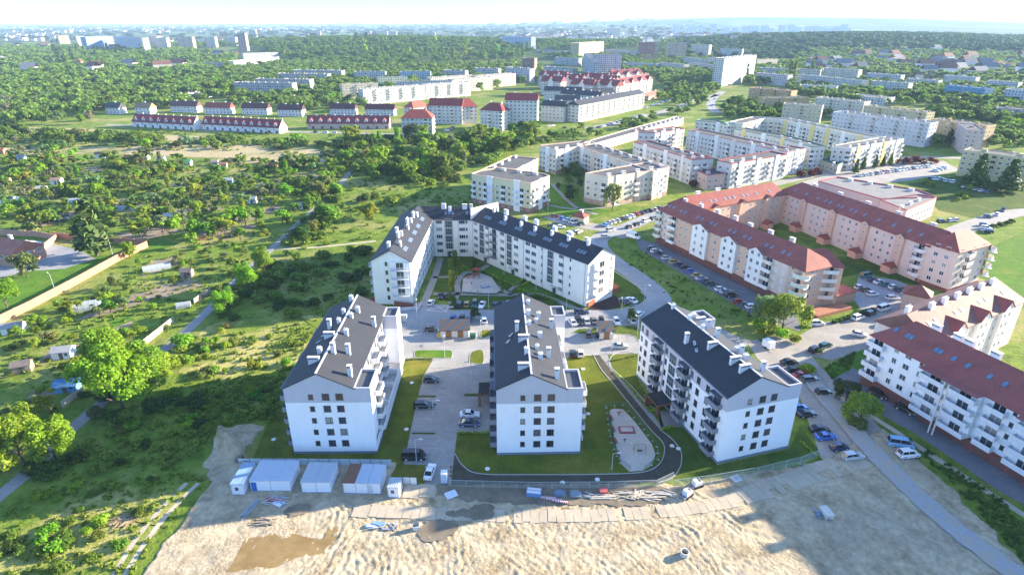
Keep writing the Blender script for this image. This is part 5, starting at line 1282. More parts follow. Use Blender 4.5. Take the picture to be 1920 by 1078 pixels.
# ---- terraces and villas on the left
def terrace(label, a, b, n, wcol=(.70, .66, .62)):
    h = 4.8; pa, pb = P(*a, h), P(*b, h); u, v, L = frame2(pa, pb); D = 10.5
    bd = Building('terraced_row', (pa + pb) / 2 + v * D / 2, label, 'terrace', 'red roofed terraces'); fr = (pa, u, v); FOOT.append([pa, pb, pb + v * D, pa + v * D])
    walls_gable(bd, fr, L, D, h, 10.2, plaster, wcol); roof_gable(bd, fr, L, D, h, 10.2, tile, (.20, .045, .055), .4, .3)
    for k in range(n):
        d = (k + .5) * L / n; w_ = 1.3
        g = lambda a_, b_, z: (pa.x + u.x * a_ + v.x * b_, pa.y + u.y * a_ + v.y * b_, z)
        m_ = MB(); m_.poly([g(d - w_, .7, 5.2), g(d + w_, .7, 5.2), g(d + w_, .7, 7.2), g(d, .7, 8.3), g(d - w_, .7, 7.2)], plaster)
        for s in (-1, 1): m_.poly([g(d + s * w_, .7, 5.2), g(d + s * w_, 3.2, 7.4), g(d + s * w_, .7, 7.2)], plaster)
        dm = m_.build('dormer', bd.root, (.72, .68, .66))
        r_ = MB()
        for s in (-1, 1):
            top = [g(d + s * (w_ + .25), .4, 7.05), g(d, .4, 8.45), g(d, 4.0, 8.45), g(d + s * (w_ + .25), 4.0, 7.05)]; r_.hexa([(x, y, z - .12) for x, y, z in top] + top, tile)
        r_.build('dormer_roof', dm, (.36, .09, .07))
        bd.window(pa + u * d + v * .68, u, 5.6, 1.3, 1.3, (0,), (.7, .7, .7)); bd.window(pa + u * (d - 1.2), u, 2.4, 1.3, 1.3, (0,), (.7, .7, .7))
        gd = MB(); gd.fbox(fr, d + .2, d + 2.4, -.06, 0, 0, 2.2, brownwood); gd.build('door', bd.root, (.14, .10, .09))
        bd.chimney(pa + u * (d + L / n / 2 - .2) + v * (D * .55), 9.6, .9, .6, 1.3, 'vent', math.atan2(u.y, u.x), (.68, .6, .56))
    bd.done()
terrace('red roofed terrace with white dormers, left of the long pair', (247, 227), (362, 233.5), 8)
terrace('red roofed terrace with white dormers, right of the long pair', (378, 232), (523, 239.5), 10)
terrace('dark red roofed terrace with brick fronts right of the other terraces', (574.5, 231), (729, 231), 9, (.5, .36, .3))
for i, q in enumerate(((318, 199, 368, 'brown roofed villa pair behind the left end of the terrace'), (383, 202, 430, 'bright red roofed white villa behind the terraces'), (452, 203, 500, 'dark roofed white villa with two chimneys behind the terraces'), (520, 206, 565, 'dark roofed villa partly behind bushes'), (618, 204, 664, 'dark roofed villa behind the right hand terrace'), (684, 205, 738, 'dark red roofed villa nearest the corner houses'), (197, 202, 222, 'small dark roofed white house among the trees'), (252, 202, 280, 'small brown roofed house left of the terrace'))):
    hip_block(q[3], (q[0], q[1]), (q[2], q[1] + .8), 6, 10.5, 9, (.70, .68, .66), [(.13, .06, .055), (.24, .06, .05), (.09, .04, .04), (.08, .04, .045), (.09, .035, .04), (.11, .035, .04), (.06, .06, .07), (.26, .17, .10)][i], (0, 0), 'ww', 'villa', 'villas behind the terraces', None, 'villa')
for i, q in enumerate(((330, 184, 397, 176, 4, 14, 'long white garage row among the trees', (.64, .62, .58)), (150, 129, 197, 132, 6, 12, 'red roofed mansion among dense trees', (.42, .14, .09)), (140, 116, 151, 116, 14, 8, 'small brick water tower among the trees', (.42, .22, .16)), (18, 152, 34, 152, 10, 10, 'brick house at the left edge among trees', (.4, .18, .13)), (95, 192, 124, 196, 4, 10, 'pale flat garage left of the villas', (.56, .54, .5)), (178, 194, 222, 192, 4, 10, 'pale flat shed behind the small house', (.56, .54, .5)), (404, 165, 428, 163, 5, 10, 'white small house in front of the grey blocks', (.66, .66, .64)), (0, 109, 30, 108, 8, 12, 'pale roof at the left edge in the woods', (.5, .45, .42)), (407, 98, 440, 101, 9, 12, 'red roofed church hall beside the angled block', (.44, .2, .14)))):
    hip_block(q[6], q[:2], q[2:4], q[4], q[4] + 3, q[5], q[7], (.24, .07, .05) if i in (1, 2, 3, 8) else (.35, .33, .31), (3, 3) if q[4] > 4 else (0, 0), 'w', 'house', 'houses among the trees', None, 'house')
# ---- far city: towers on the right hand skyline, and houses on the plain
rr = random.Random(11)
CITY = ['pale tower of the far skyline']
xs = [(1262, 46), (1290, 42), (1312, 41), (1352, 52), (1372, 50), (1390, 51), (1405, 52), (1425, 51), (1440, 50), (1458, 51), (1475, 52), (1490, 50), (1508, 48), (1522, 47), (1535, 47), (1548, 46), (1560, 47), (1575, 47), (1587, 46), (1330, 52)]
for i, (x, y) in enumerate(xs):
    w_ = rr.uniform(10, 18); g = 36
    pa, pb = P(x, y + 9, 10), P(x + w_, y + 9, 10)
    pa *= 4600 / pa.length; pb *= 4600 / pb.length; g = hz(*pa)
    h = rr.uniform(40, 66); u, v, L = frame2(pa, pb)
    bd = Building('far_tower', pa, 'pale tower on the far right skyline, %s from its left end' % ORD[i], 'tower', 'towers on the far skyline')
    flat_block(bd, [pa, pb, pb + v * 25, pa + v * 25], g + h, panel_facade, rr.choice([(.8, .8, .8), (.8, .72, .66), (.72, .76, .82)]), (.3, .3, .3), .6, g - 8)
    bd.root['label'] = 'pale tower on the far right skyline, %s one counted from the left' % ORD[sorted(xs).index((x, y))]
mast = MB(); q = P(1545, 40, 10); q *= 5200 / q.length; mast.tube((q.x, q.y, hz(*q)), (q.x, q.y, hz(*q) + 110), 2.0, .6, metalpaint, 5)
mast.build('radio_mast', None, (.45, .45, .48), label='thin radio mast on the far right skyline', cat='mast')
def far_town():
    mb = MB(); rr = random.Random(21); ms = [pbr('far_house_white', (.66, .64, .6), .9, None), pbr('far_house_cream', (.58, .5, .4), .9, None)]; rf = [pbr('far_roof_red', (.15, .075, .055), .9, None), pbr('far_roof_grey', (.15, .15, .16), .9, None)]
    spots = [((0, 52), (640, 62), 420), ((640, 70), (900, 82), 90), ((960, 56), (1300, 76), 420), ((0, 64), (110, 78), 60), ((1500, 104), (1920, 138), 120), ((1330, 76), (1440, 96), 80), ((1180, 62), (1500, 84), 120), ((1700, 130), (1920, 150), 50), ((0, 46), (900, 54), 260), ((0, 90), (440, 150), 45), ((640, 78), (1000, 92), 70), ((280, 78), (640, 92), 90)]
    for (x0, y0), (x1, y1), n in spots:
        for _ in range(n):
            p = P(rr.uniform(x0, x1), rr.uniform(y0, y1)); s = rr.choice([1, 1, 1, 1.8]); g = hz(*p); a = rr.uniform(-.5, .5)
            u = Vector((math.cos(a), math.sin(a))); v = Vector((-u.y, u.x)); L = rr.uniform(10, 16) * s; D = rr.uniform(8, 11) * s; h = rr.uniform(5, 8) * (1 + (s > 1) * .8)
            mb.fbox((p, u, v), 0, L, 0, D, g - 2, g + h, rr.choice(ms), (0,))
            G = lambda a_, b_, z: (p.x + u.x * a_ + v.x * b_, p.y + u.y * a_ + v.y * b_, z)
            r_ = rr.choice(rf)
            for b0 in (-.4, D + .4): mb.poly([G(-.4, b0, g + h), G(L + .4, b0, g + h), G(L + .4, D / 2, g + h + D * .4), G(-.4, D / 2, g + h + D * .4)], r_)
    tag(mb.build('far_town'), 'mass of small far houses scattered over the plain', 'town', None, 'stuff')
far_town()
# ---------------------------------------------------------------- the air
def make_haze():
    mb = MB(); mb.box(-33000, 33000, -33000, 33000, -1.5, 190, None)
    m = bpy.data.materials.new('haze'); m.use_nodes = True; t = m.node_tree
    t.nodes.remove(t.nodes['Principled BSDF'])
    v = NN(t, 'ShaderNodeVolumePrincipled'); v.inputs['Color'].default_value = (.52, .76, 1.0, 1); v.inputs['Density'].default_value = HAZE; v.inputs['Anisotropy'].default_value = 0.0
    Lk(t, v.outputs[0], t.nodes['Material Output'].inputs['Volume'])
    me = bpy.data.meshes.new('haze'); me.from_pydata(mb.v, [], mb.f); me.materials.append(m)
    tag(link('haze', me), 'thin bluish haze in the air', None, None, 'stuff')
HAZE = 0.72e-4
make_haze()
# ---------------------------------------------------------------- cars
def loft(mb, secs, m, cap=True):
    """secs: list of rings (equal point counts)"""
    n = len(secs[0]); k = len(mb.v); mi = mb.mi(m)
    for s_ in secs: mb.v.extend(s_)
    for i in range(len(secs) - 1):
        for j in range(n):
            a, b = k + i * n + j, k + i * n + (j + 1) % n
            mb.f.append((a, b, b + n, a + n)); mb.m.append(mi); mb.uv.append(None)
    if cap:
        mb.f.append(tuple(k + j for j in range(n))[::-1]); mb.m.append(mi); mb.uv.append(None)
        e = k + (len(secs) - 1) * n; mb.f.append(tuple(e + j for j in range(n))); mb.m.append(mi); mb.uv.append(None)
def ring(x, w, z0, z1, t=.86):
    return [(x, -w, z0), (x, -w * 1.0, z0 + (z1 - z0) * .55), (x, -w * t, z1), (x, w * t, z1), (x, w * 1.0, z0 + (z1 - z0) * .55), (x, w, z0)]
# per kind: length, width, belt height, roof height, windscreen foot, roof front, roof rear, rear foot (fractions of the length from the nose)
CARK = {'hatch': (3.9, .86, .92, 1.48, .27, .46, .86, .985), 'sedan': (4.55, .89, .93, 1.44, .29, .45, .70, .86), 'estate': (4.6, .89, .95, 1.50, .27, .43, .90, .99), 'suv': (4.5, .93, 1.05, 1.70, .25, .41, .90, .99), 'van': (5.0, .97, 1.12, 1.98, .12, .27, .96, 1.0), 'boxvan': (5.8, 1.02, 1.3, 2.5, .13, .25, .985, 1.0)}
def car_meshes(kind):
    L, W, hb, hr, f0, f1, f2, f3 = CARK[kind]; X = lambda f: L / 2 - f * L
    b = MB()
    loft(b, [ring(X(0), W * .78, .32, .62), ring(X(.03), W * .92, .24, .72), ring(X(.12), W, .22, hb - .14), ring(X(f0), W, .22, hb), ring(X((f2 + f3) / 2), W, .22, hb + .02), ring(X(.97), W * .95, .24, hb - (.02 if f3 > .95 else .04)), ring(X(1), W * .84, .34, hb - .12)], carpaint)
    # roof panel and pillars
    rw = W * .74
    loft(b, [[(X(f1), -rw, hr - .05), (X(f1), rw, hr - .05), (X(f1), rw, hr), (X(f1), -rw, hr)], [(X((f1 + f2) / 2), -rw, hr - .05), (X((f1 + f2) / 2), rw, hr - .05), (X((f1 + f2) / 2), rw, hr + .03), (X((f1 + f2) / 2), -rw, hr + .03)], [(X(f2), -rw * .97, hr - .05), (X(f2), rw * .97, hr - .05), (X(f2), rw * .97, hr - .01), (X(f2), -rw * .97, hr - .01)]], carpaint)
    for s in (-1, 1):
        for (xa, xb) in ((f0, f1), (f3, f2)): b.tube((X(xa), s * W * .86, hb), (X(xb), s * rw * .98, hr - .03), .05, .045, carpaint, 4, False)
        xm = X(f1 + (f2 - f1) * .45); b.tube((xm, s * W * .88, hb), (xm, s * rw, hr - .03), .05, .04, carpaint, 4, False)
        b.box(X(f0) - .32, X(f0) - .15, s * W - .02 if s > 0 else -W - .16, W + .16 if s > 0 else -W + .02, hb - .02, hb + .13, carpaint)
        if kind == 'boxvan':
            b.box(X(.98), X(.34), s * W * .84 - .02, s * W * .84 + .02, hb, hr - .06, carpaint)
    g = MB()
    loft(g, [[(X(f0), -W * .84, hb), (X(f0), W * .84, hb), (X(f0) - .02, W * .84, hb + .02), (X(f0) - .02, -W * .84, hb + .02)], [(X(f1), -W * .85, hb), (X(f1), W * .85, hb), (X(f1), rw * .985, hr - .04), (X(f1), -rw * .985, hr - .04)], [(X(f2), -W * .85, hb), (X(f2), W * .85, hb), (X(f2), rw * .96, hr - .04), (X(f2), -rw * .96, hr - .04)], [(X(f3), -W * .80, hb - .02), (X(f3), W * .80, hb - .02), (X(f3), W * .78, hb + .03), (X(f3), -W * .78, hb + .03)]], carglass)
    w_ = MB(); r = .31 if kind in ('hatch', 'sedan', 'estate') else .35
    w_.tube((0, -.1, 0), (0, .1, 0), r, r, rubber, 12); w_.tube((0, -.115, 0), (0, .115, 0), r * .62, r * .62, lampglass, 8)
    h = MB(); h.box(-.05, .04, -.17, .17, -.07, .07, lampglass); t = MB(); t.box(-.04, .04, -.13, .13, -.1, .1, redglass)
    return b.mesh('body'), g.mesh('cabin_glass'), w_.mesh('wheel'), h.mesh('headlight'), t.mesh('tail_light'), L, W, r, hb
PROTO = {}
def car_proto(kind):
    if kind in PROTO: return PROTO[kind]
    b, g, w_, h, t, L, W, r, hb = car_meshes(kind)
    PROTO[kind] = (b, g, w_, h, t, L, W, r, hb); return PROTO[kind]
def merged_car(kind):
    k = kind + '_m'
    if k in PROTO: return PROTO[k]
    b, g, w_, h, t, L, W, r, hb = car_proto(kind); m = MB(); mats = {}
    for me, off in [(b, (0, 0, 0)), (g, (0, 0, 0))] + [(w_, (x, y, r)) for x in (L * .31, -L * .30) for y in (-W + .08, W - .08)]:
        base = len(m.v)
        m.v.extend((v.co.x + off[0], v.co.y + off[1], v.co.z + off[2]) for v in me.vertices)
        for p in me.polygons: m.f.append(tuple(base + i for i in p.vertices)); m.m.append(m.mi(me.materials[p.material_index])); m.uv.append(None)
    PROTO[k] = m.mesh('parked_car'); return PROTO[k]
COL = {'w': ('white', (.72, .72, .72)), 's': ('silver', (.42, .44, .46)), 'k': ('black', (.012, .012, .014)), 'b': ('blue', (.03, .12, .42)), 'n': ('dark blue', (.015, .03, .09)), 'r': ('red', (.36, .02, .02)), 'g': ('dark green', (.01, .05, .045)), 't': ('teal', (.01, .16, .18)), 'y': ('gold', (.42, .30, .08)), 'c': ('grey', (.10, .11, .12)), 'l': ('light blue', (.20, .38, .58)), 'm': ('brown', (.10, .05, .035))}
KN = {'hatch': 'hatchback', 'sedan': 'saloon', 'estate': 'estate car', 'suv': 'off-roader', 'van': 'van', 'boxvan': 'panel van'}
def car(px, py, ang, col, kind, label, group):
    p = P(px, py); name, rgb = COL[col]; d = p.length
    nm = 'parked_van' if 'van' in kind else 'parked_car'; cat = 'van' if 'van' in kind else 'car'
    z = .35 if 88 < 0 else .055
    if in_poly(p.x, p.y, SAND): z = .22
    if d < 330:
        b, g, w_, h, t, L, W, r, hb = car_proto(kind)
        o = thing(nm, (p.x, p.y, z), label, cat, group, ang)
        link('body', b, o, rgb); link('cabin_glass', g, o)
        for x in (L * .31, -L * .30):
            for y in (-W + .08, W - .08): link('wheel', w_, o, None, (x, y, r))
        for y in (-W * .66, W * .66): link('headlight', h, o, None, (L / 2 - .06, y, hb - .3)); link('tail_light', t, o, None, (-L / 2 + .03, y, hb - .24))
    else:
        o = link(nm, merged_car(kind), None, rgb, (p.x, p.y, z), ang, label=label, cat=cat, group=group)
    return o
rc = random.Random(4)
KINDS_ = ['hatch', 'hatch', 'sedan', 'estate', 'suv', 'hatch']
def heading(a, b):
    q = P(*b) - P(*a); return math.atan2(q.y, q.x)
def row(pts, cols_, place, mode='perp', ang=None, kinds=None, jitter=.06):
    """pts: photo points of the cars in order; heading across the row (perp), along it, or given"""
    n = len(pts)
    left = pts[0][0] <= pts[-1][0]
    for i, (x, y) in enumerate(pts):
        a, c = pts[max(i - 1, 0)], pts[min(i + 1, n - 1)]
        if ang is not None: th = ang
        else:
            th = heading(a, c) if n > 1 else 0
            if mode == 'perp': th += math.pi / 2 if rc.random() < .6 else -math.pi / 2
            elif rc.random() < .3: th += math.pi
        k = kinds[i % len(kinds)] if kinds else rc.choice(KINDS_)
        c_ = cols_[i % len(cols_)]
        lab = '%s %s %s, %s from the left' % (COL[c_][0], KN[k], place, ORD[i if left else n - 1 - i]) if n > 1 else '%s %s %s' % (COL[c_][0], KN[k], place)
        car(x, y, th + rc.uniform(-jitter, jitter), c_, k, lab, ('cars parked ' if n > 1 else 'single cars ') + 'about the estate')
def lerp_pts(a, b, n): return [(a[0] + (b[0] - a[0]) * i / (n - 1), a[1] + (b[1] - a[1]) * i / (n - 1)) for i in range(n)]
Z2 = lambda *q: [(900 + x / 4.147, 360 + y / 4.147) for x, y in q]
Z3 = lambda *q: [(1220 + x / 3.593, 320 + y / 3.593) for x, y in q]
row([(846, 574), (861, 573), (875.5, 573), (890, 573.5), (904, 574.5)], 'wnygw', 'in the row facing the courtyard lawn', 'perp', None, ['hatch', 'estate', 'hatch', 'suv', 'sedan'])
row([(929, 574), (943.5, 574), (958, 571)], 'nnw', 'in the row nearest the middle white roof', 'perp', None, ['hatch', 'hatch', 'hatch'])
row([(826.5, 557.5), (840.5, 557.5)], 'kk', 'behind the crossed out bay', 'perp')
row([(808.5, 570)], 'w', 'beside the crossed out bay', 'perp', P(808, 560).length * 0 + 1.35, ['hatch'])
row([(849, 601), (866, 600.5), (880, 601)], 'bkn', 'behind the striped roof shed', 'perp')
row([(907.5, 603), (936.5, 602)], 'ww', 'on the far verge left of the middle roof', 'perp', None, ['hatch', 'hatch'])
row([(1073, 607), (1085, 605.5), (1099, 605), (1113, 604), (1127.5, 604)], 'wksck', 'on the far verge right of the middle roof', 'perp')
row([(1156, 606), (1185, 604)], 'ws', 'near the small tree behind the right roof', 'perp', None, ['hatch', 'sedan'])
row([(809, 620.5)], 'k', 'left of the striped roof shed', 'along', .05, ['hatch'])
row([(931, 627)], 'w', 'right of the striped roof shed beside lamp', 'perp', 1.5, ['hatch'])
row([(1103.5, 628)], 'c', 'left of the smaller striped roof shed', 'perp', 1.5, ['estate'])
row([(1162, 652)], 's', 'casting a long shadow on the court', 'along', .05, ['sedan'])
row([(1073, 666), (1088.5, 665)], 'kw', 'by the lawn beside the middle block', 'perp', 1.5, ['hatch', 'hatch'])
row([(1090, 587.5)], 'n', 'driving on the street by the U block', 'along', .02, ['estate'])
row([(1170.5, 567.5), (1184, 565.5)], 'nw', 'on the bend of the street', 'perp', 2.1, ['sedan', 'sedan'])
row([(1198, 592)], 'w', 'half hidden by the right roof corner', 'along', .9, ['hatch'])
row([(808.5, 715.5)], 'k', 'furthest of the left hand bays', 'along', .03, ['hatch'])
row([(794, 763)], 'k', 'midway along the left hand bays', 'along', .03, ['estate'])
row([(881, 780), (880, 797)], 'wn', 'alone in the right hand bays', 'along', .03, ['sedan', 'sedan'])
row([(777, 859)], 'k', 'beside the site cabins', 'along', .02, ['van'])
row([(806.5, 888)], 'w', 'standing in the court exit beside the toilet cabin', 'perp', 1.42, ['sedan'])
row([(1528, 659), (1547, 651)], 'kg', 'by the rough parking entrance', 'along', None, ['suv', 'estate'])
row([(1478.5, 682), (1487, 697.5), (1501, 706.5), (1517, 714)], 'kkrc', 'close behind the right white block', 'perp', .15, ['sedan', 'sedan', 'sedan', 'estate'])
row([(1543, 738)], 'k', 'alone on the rough strip', 'along', .05, ['hatch'])
row([(1497.5, 767.5), (1511, 779)], 'bk', 'in the pair beside the gable', 'along', .12, ['hatch', 'sedan'])
row([(1535.5, 808), (1546.5, 822), (1572, 841.5)], 'kbn', 'in the trio on the sand edge', 'along', .12, ['sedan', 'sedan', 'hatch'])
row([(1597, 860)], 's', 'nearest the concrete slabs', 'along', .15, ['estate'])
row([(1687, 837)], 'l', 'parked on the verge with dusty blue roof', 'along', -.25, ['van'])
row([(1701, 856)], 'w', 'in front of the light blue van', 'along', .08, ['suv'])
row([(1645, 742), (1697, 771)], 'kk', 'on the dark brick lane', 'along', -1.05, ['estate', 'estate'])
row([(1611, 630)], 'w', 'on the sunlit street', 'along', -.35, ['hatch'])
row([(1531, 609.5)], 'w', 'at the corner of the peach block', 'along', .1, ['suv'])
row([(1608, 598.5), (1632, 590), (1656, 581)], 'wkw', 'along the hedge by the ramp', 'along', None, ['suv', 'estate', 'van'])
row([(1660, 611), (1681, 606), (1694, 604), (1705, 600), (1715, 597), (1724, 594), (1734, 590.5)], 'wwnswws', 'in the row by the annex with pyramid roof', 'perp', .02, ['sedan', 'sedan', 'sedan', 'estate', 'sedan', 'sedan', 'sedan'])
row([(1624, 520), (1637, 527), (1648.5, 531.5), (1660, 536)], 'tnwt', 'in the inner car park, rear row', 'perp', .35, ['van', 'sedan', 'sedan', 'hatch'])
row([(1675, 541), (1687, 546), (1700.5, 552), (1715, 559)], 'wnww', 'in the inner car park, right row', 'perp', .35, ['hatch', 'suv', 'hatch', 'sedan'])
row([(1612, 541.5), (1623, 546), (1635.5, 554), (1673, 561)], 'wmww', 'in the inner car park, front row', 'perp', .2, ['hatch', 'hatch', 'hatch', 'estate'])
row(Z3((15, 535), (36, 550), (55, 566), (105, 597), (160, 625), (195, 643), (232, 662), (270, 686), (312, 715), (342, 735), (375, 757), (405, 771), (470, 808), (506, 825), (541, 848)), 'kwnsynkbysngwsk', 'in the garage lane', 'perp', .18)
row(Z3((592, 892), (640, 912), (684, 926), (707, 975)), 'rcwk', 'at the near end of the garage lane', 'perp', .18)
row([(1187.5, 446.5)], 'w', 'at the head of the garage lane', 'along', -.75, ['boxvan'])
row(Z2((970, 265), (1000, 250), (1030, 241), (1060, 231), (1105, 216), (1140, 206), (1170, 196), (1215, 179), (1250, 170), (1280, 160), (1318, 152), (1352, 145), (1390, 131)), 'lswskwwrnkksg', 'in the long row below the willow', 'perp', 2.3)
row(Z2((1160, 281), (1220, 261), (1290, 233), (1350, 213)), 'kkwn', 'along the grass strip', 'along', .65)
row(Z2((1015, 306)), 's', 'driving toward the curve', 'along', .6, ['suv'])
row(Z2((975, 356)), 's', 'by the crossing', 'along', .3, ['hatch'])
row(Z2((650, 215), (690, 225), (716, 237), (750, 243), (790, 258)), 'bwwwg', 'beside the kiosk', 'perp', .6, ['hatch', 'hatch', 'hatch', 'van', 'hatch'])
row(Z2((585, 196)), 'r', 'on the lawn edge', 'along', .2, ['hatch'])
row(Z2((560, 272), (630, 282)), 'kw', 'behind the dark roof ridge', 'along', .1)
row(Z2((700, 332), (735, 326), (768, 318)), 'wks', 'behind the U block chimneys', 'perp', .9)
row(lerp_pts((1611, 331), (1741, 313), 21), 'wswwkswrwsnwwswkwwsww', 'in the lot before the cream estate', 'perp')
row(lerp_pts((1745, 336), (1787, 343), 7), 'nwskwsw', 'by the yellow block lawn', 'perp')
row(lerp_pts((1755, 322), (1768, 317), 3), 'wsw', 'beyond the tree lined lot', 'perp')
row(lerp_pts((1808, 352), (1850, 362), 5), 'wlswn', 'under the dark conifers', 'perp')
row([(1765, 417), (1782, 416), (1790, 414), (1740, 388), (1852, 408), (1870, 404), (1880, 396)], 'kswwcwn', 'near the school', 'along')
row([(1845, 424), (1848, 430), (1850, 436)], 'nwk', 'by the round bushes', 'perp')
row([(33, 457.5), (52, 457.5), (67.5, 459.5)], 'rww', 'in the walled yard', 'perp', .9, ['hatch', 'sedan', 'hatch'])
row(lerp_pts((1122, 240), (1205, 217), 24), 'kswwnsrwskwbwskwwnswkwsw', 'along the cream row', 'perp')
row(lerp_pts((1210, 203), (1270, 184), 14), 'wskwwsnwkswwrs', 'at the far bend of the road', 'perp')
row([(1058, 241), (1028, 238), (1036, 237)], 'kww', 'at the foot of the tall house', 'along')
row(lerp_pts((838, 246), (850, 240), 5), 'wksnw', 'between the red corner houses', 'perp')
row([(592, 249), (610, 250), (627, 250)], 'kww', 'before the brick fronted terrace', 'along')
row([(1335, 199), (1340, 187)], 'sw', 'on the far winding road', 'along', 1.5)
# ---------------------------------------------------------------- trees, bushes, undergrowth
def leaf_mat(name, transl=.35, var=.45, rough=.6):
    m, t, b = _nt(name)
    col = NN(t, 'ShaderNodeObjectInfo').outputs['Color']
    g = NN(t, 'ShaderNodeNewGeometry')
    c = scaled(t, col, maprange(t, g.outputs['Random Per Island'], 0, 1, 1 - var, 1 + var))
    c = scaled(t, c, maprange(t, noise_fac(t, .35, 3), .3, .7, .8, 1.2))
    hs = NN(t, 'ShaderNodeHueSaturation'); Lk(t, maprange(t, noise_fac(t, .12, 2), .3, .7, 0.492, .512), hs.inputs['Hue']); Lk(t, c, hs.inputs['Color'])
    c = hs.outputs[0]
    Lk(t, c, b.inputs['Base Color']); b.inputs['Roughness'].default_value = rough; b.inputs['Specular IOR Level'].default_value = .2
    tr = NN(t, 'ShaderNodeBsdfTranslucent'); Lk(t, c, tr.inputs['Color'])
    mx = NN(t, 'ShaderNodeMixShader'); mx.inputs[0].default_value = transl
    Lk(t, b.outputs[0], mx.inputs[1]); Lk(t, tr.outputs[0], mx.inputs[2]); Lk(t, mx.outputs[0], t.nodes['Material Output'].inputs['Surface'])
    return m
leaf = leaf_mat('leaves', .5); needle = leaf_mat('needles', .1, .4)
bark = pbr('bark', (.10, .075, .055), .95, (3, .3))
def leaf_cloud(rng, lobes, n, size, flat=.0, gap=.0):
    """n small leaf faces spread through the lobes (x, y, z, rx, ry, rz); numpy arrays of verts (4n) """
    L = np.array(lobes); wgt = (L[:, 3] * L[:, 4] * L[:, 5]) ** (2 / 3); wgt /= wgt.sum()
    idx = rng.choice(len(L), n, p=wgt)
    d = rng.normal(size=(n, 3)); d /= np.linalg.norm(d, axis=1)[:, None]
    d[:, 2] = np.where(d[:, 2] < -.45, -d[:, 2], d[:, 2])
    r = rng.uniform(.35, 1.05, n) ** .45
    c = L[idx, :3] + d * L[idx, 3:] * r[:, None]
    nrm = d * .8 + rng.normal(size=(n, 3)) * .55; nrm[:, 2] += .25; nrm /= np.linalg.norm(nrm, axis=1)[:, None]
    a = np.cross(nrm, rng.normal(size=(n, 3))); a /= np.linalg.norm(a, axis=1)[:, None] + 1e-9; b = np.cross(nrm, a)
    s = size * rng.uniform(.6, 1.35, n)[:, None]; asp = rng.uniform(.55, .9, n)[:, None]
    v = np.stack([c - a * s, c - b * s * asp + nrm * s * .12, c + a * s, c + b * s * asp + nrm * s * .12], 1).reshape(-1, 3)
    return v
def quads_mesh(name, v, mat):
    n = len(v) // 4; me = bpy.data.meshes.new(name)
    me.vertices.add(len(v)); me.vertices.foreach_set('co', v.astype(np.float32).ravel())
    me.loops.add(4 * n); me.loops.foreach_set('vertex_index', np.arange(4 * n, dtype=np.int32))
    me.polygons.add(n); me.polygons.foreach_set('loop_start', np.arange(0, 4 * n, 4, dtype=np.int32))
    me.update(calc_edges=True); me.materials.append(mat); return me
def mk_lobes(kind, rng):
    """unit tree: total height 1, standing at the origin"""
    out = []
    if kind == 'broad':
        out.append((0, 0, .54, .27, .27, .32))
        for k in range(rng.integers(12, 17)):
            a = rng.uniform(0, 6.283); h = rng.uniform(.2, .88); rad = .28 * math.sqrt(max(.1, 1 - ((h - .5) / .48) ** 2)) * rng.uniform(.75, 1.2); s = rng.uniform(.09, .18)
            out.append((math.cos(a) * rad, math.sin(a) * rad, h, s, s, s * .85))
    elif kind == 'fruit':
        for k in range(rng.integers(6, 10)):
            a = rng.uniform(0, 6.283); rad = rng.uniform(.1, .40); h = rng.uniform(.40, .85); s = rng.uniform(.10, .22); out.append((math.cos(a) * rad, math.sin(a) * rad, h, s, s, s * .7))
    elif kind == 'poplar':
        for k in range(9):
            h = .14 + k * .095; s = .11 * math.sin(min(1, .25 + k * .13) * 2.2) + .02; out.append((rng.uniform(-.02, .02), rng.uniform(-.02, .02), h, s, s, .1))
    elif kind == 'conifer':
        for k in range(10):
            h = .10 + k * .09; rad = .24 * (1 - k / 10.5)
            for j in range(5):
                a = j * 1.2566 + k * .7 + rng.uniform(-.2, .2); out.append((math.cos(a) * rad * .6, math.sin(a) * rad * .6, h, rad * .55 + .015, rad * .55 + .015, .045))
    elif kind == 'spruce_old':
        for k in range(13):
            h = .16 + k * .066; rad = .20 * (1 - .85 * (k / 13) ** 1.3) * rng.uniform(.7, 1.25)
            for j in range(4):
                a = j * 1.57 + k * .9 + rng.uniform(-.4, .4); out.append((math.cos(a) * rad * .7, math.sin(a) * rad * .7, h - rng.uniform(0, .03), rad * .5 + .015, rad * .5 + .015, .03))
    elif kind == 'willow':
        out.append((0, 0, .62, .30, .30, .28))
        for k in range(13):
            a = rng.uniform(0, 6.283); rad = rng.uniform(.2, .42); out.append((math.cos(a) * rad, math.sin(a) * rad, rng.uniform(.2, .62), .10, .10, .24))
    elif kind == 'bush':
        for k in range(rng.integers(5, 9)):
            a = rng.uniform(0, 6.283); rad = rng.uniform(.05, .55); s = rng.uniform(.25, .46); h = rng.uniform(.25, .62); out.append((math.cos(a) * rad, math.sin(a) * rad, h, s, s, s * .85))
    elif kind == 'tuft':
        for k in range(rng.integers(3, 6)):
            a = rng.uniform(0, 6.283); rad = rng.uniform(.0, .6); s = rng.uniform(.2, .4); out.append((math.cos(a) * rad, math.sin(a) * rad, rng.uniform(.1, .5), s, s, s * 1.2))
    return out
SPEC = {'broad': ((7000, .0195), (900, .052), (150, .11)), 'fruit': ((1800, .033), (420, .068), (90, .14)), 'poplar': ((1300, .026), (520, .042), (90, .085)), 'conifer': ((2600, .028), (800, .048), (120, .10)), 'spruce_old': ((5000, .02), (800, .045), (120, .1)), 'willow': ((5000, .022), (800, .055), (120, .12)), 'bush': ((700, .085), (300, .13), (60, .28)), 'tuft': ((60, .2), (30, .28), (14, .4))}
CR = {}; TK = {}; NV = 5
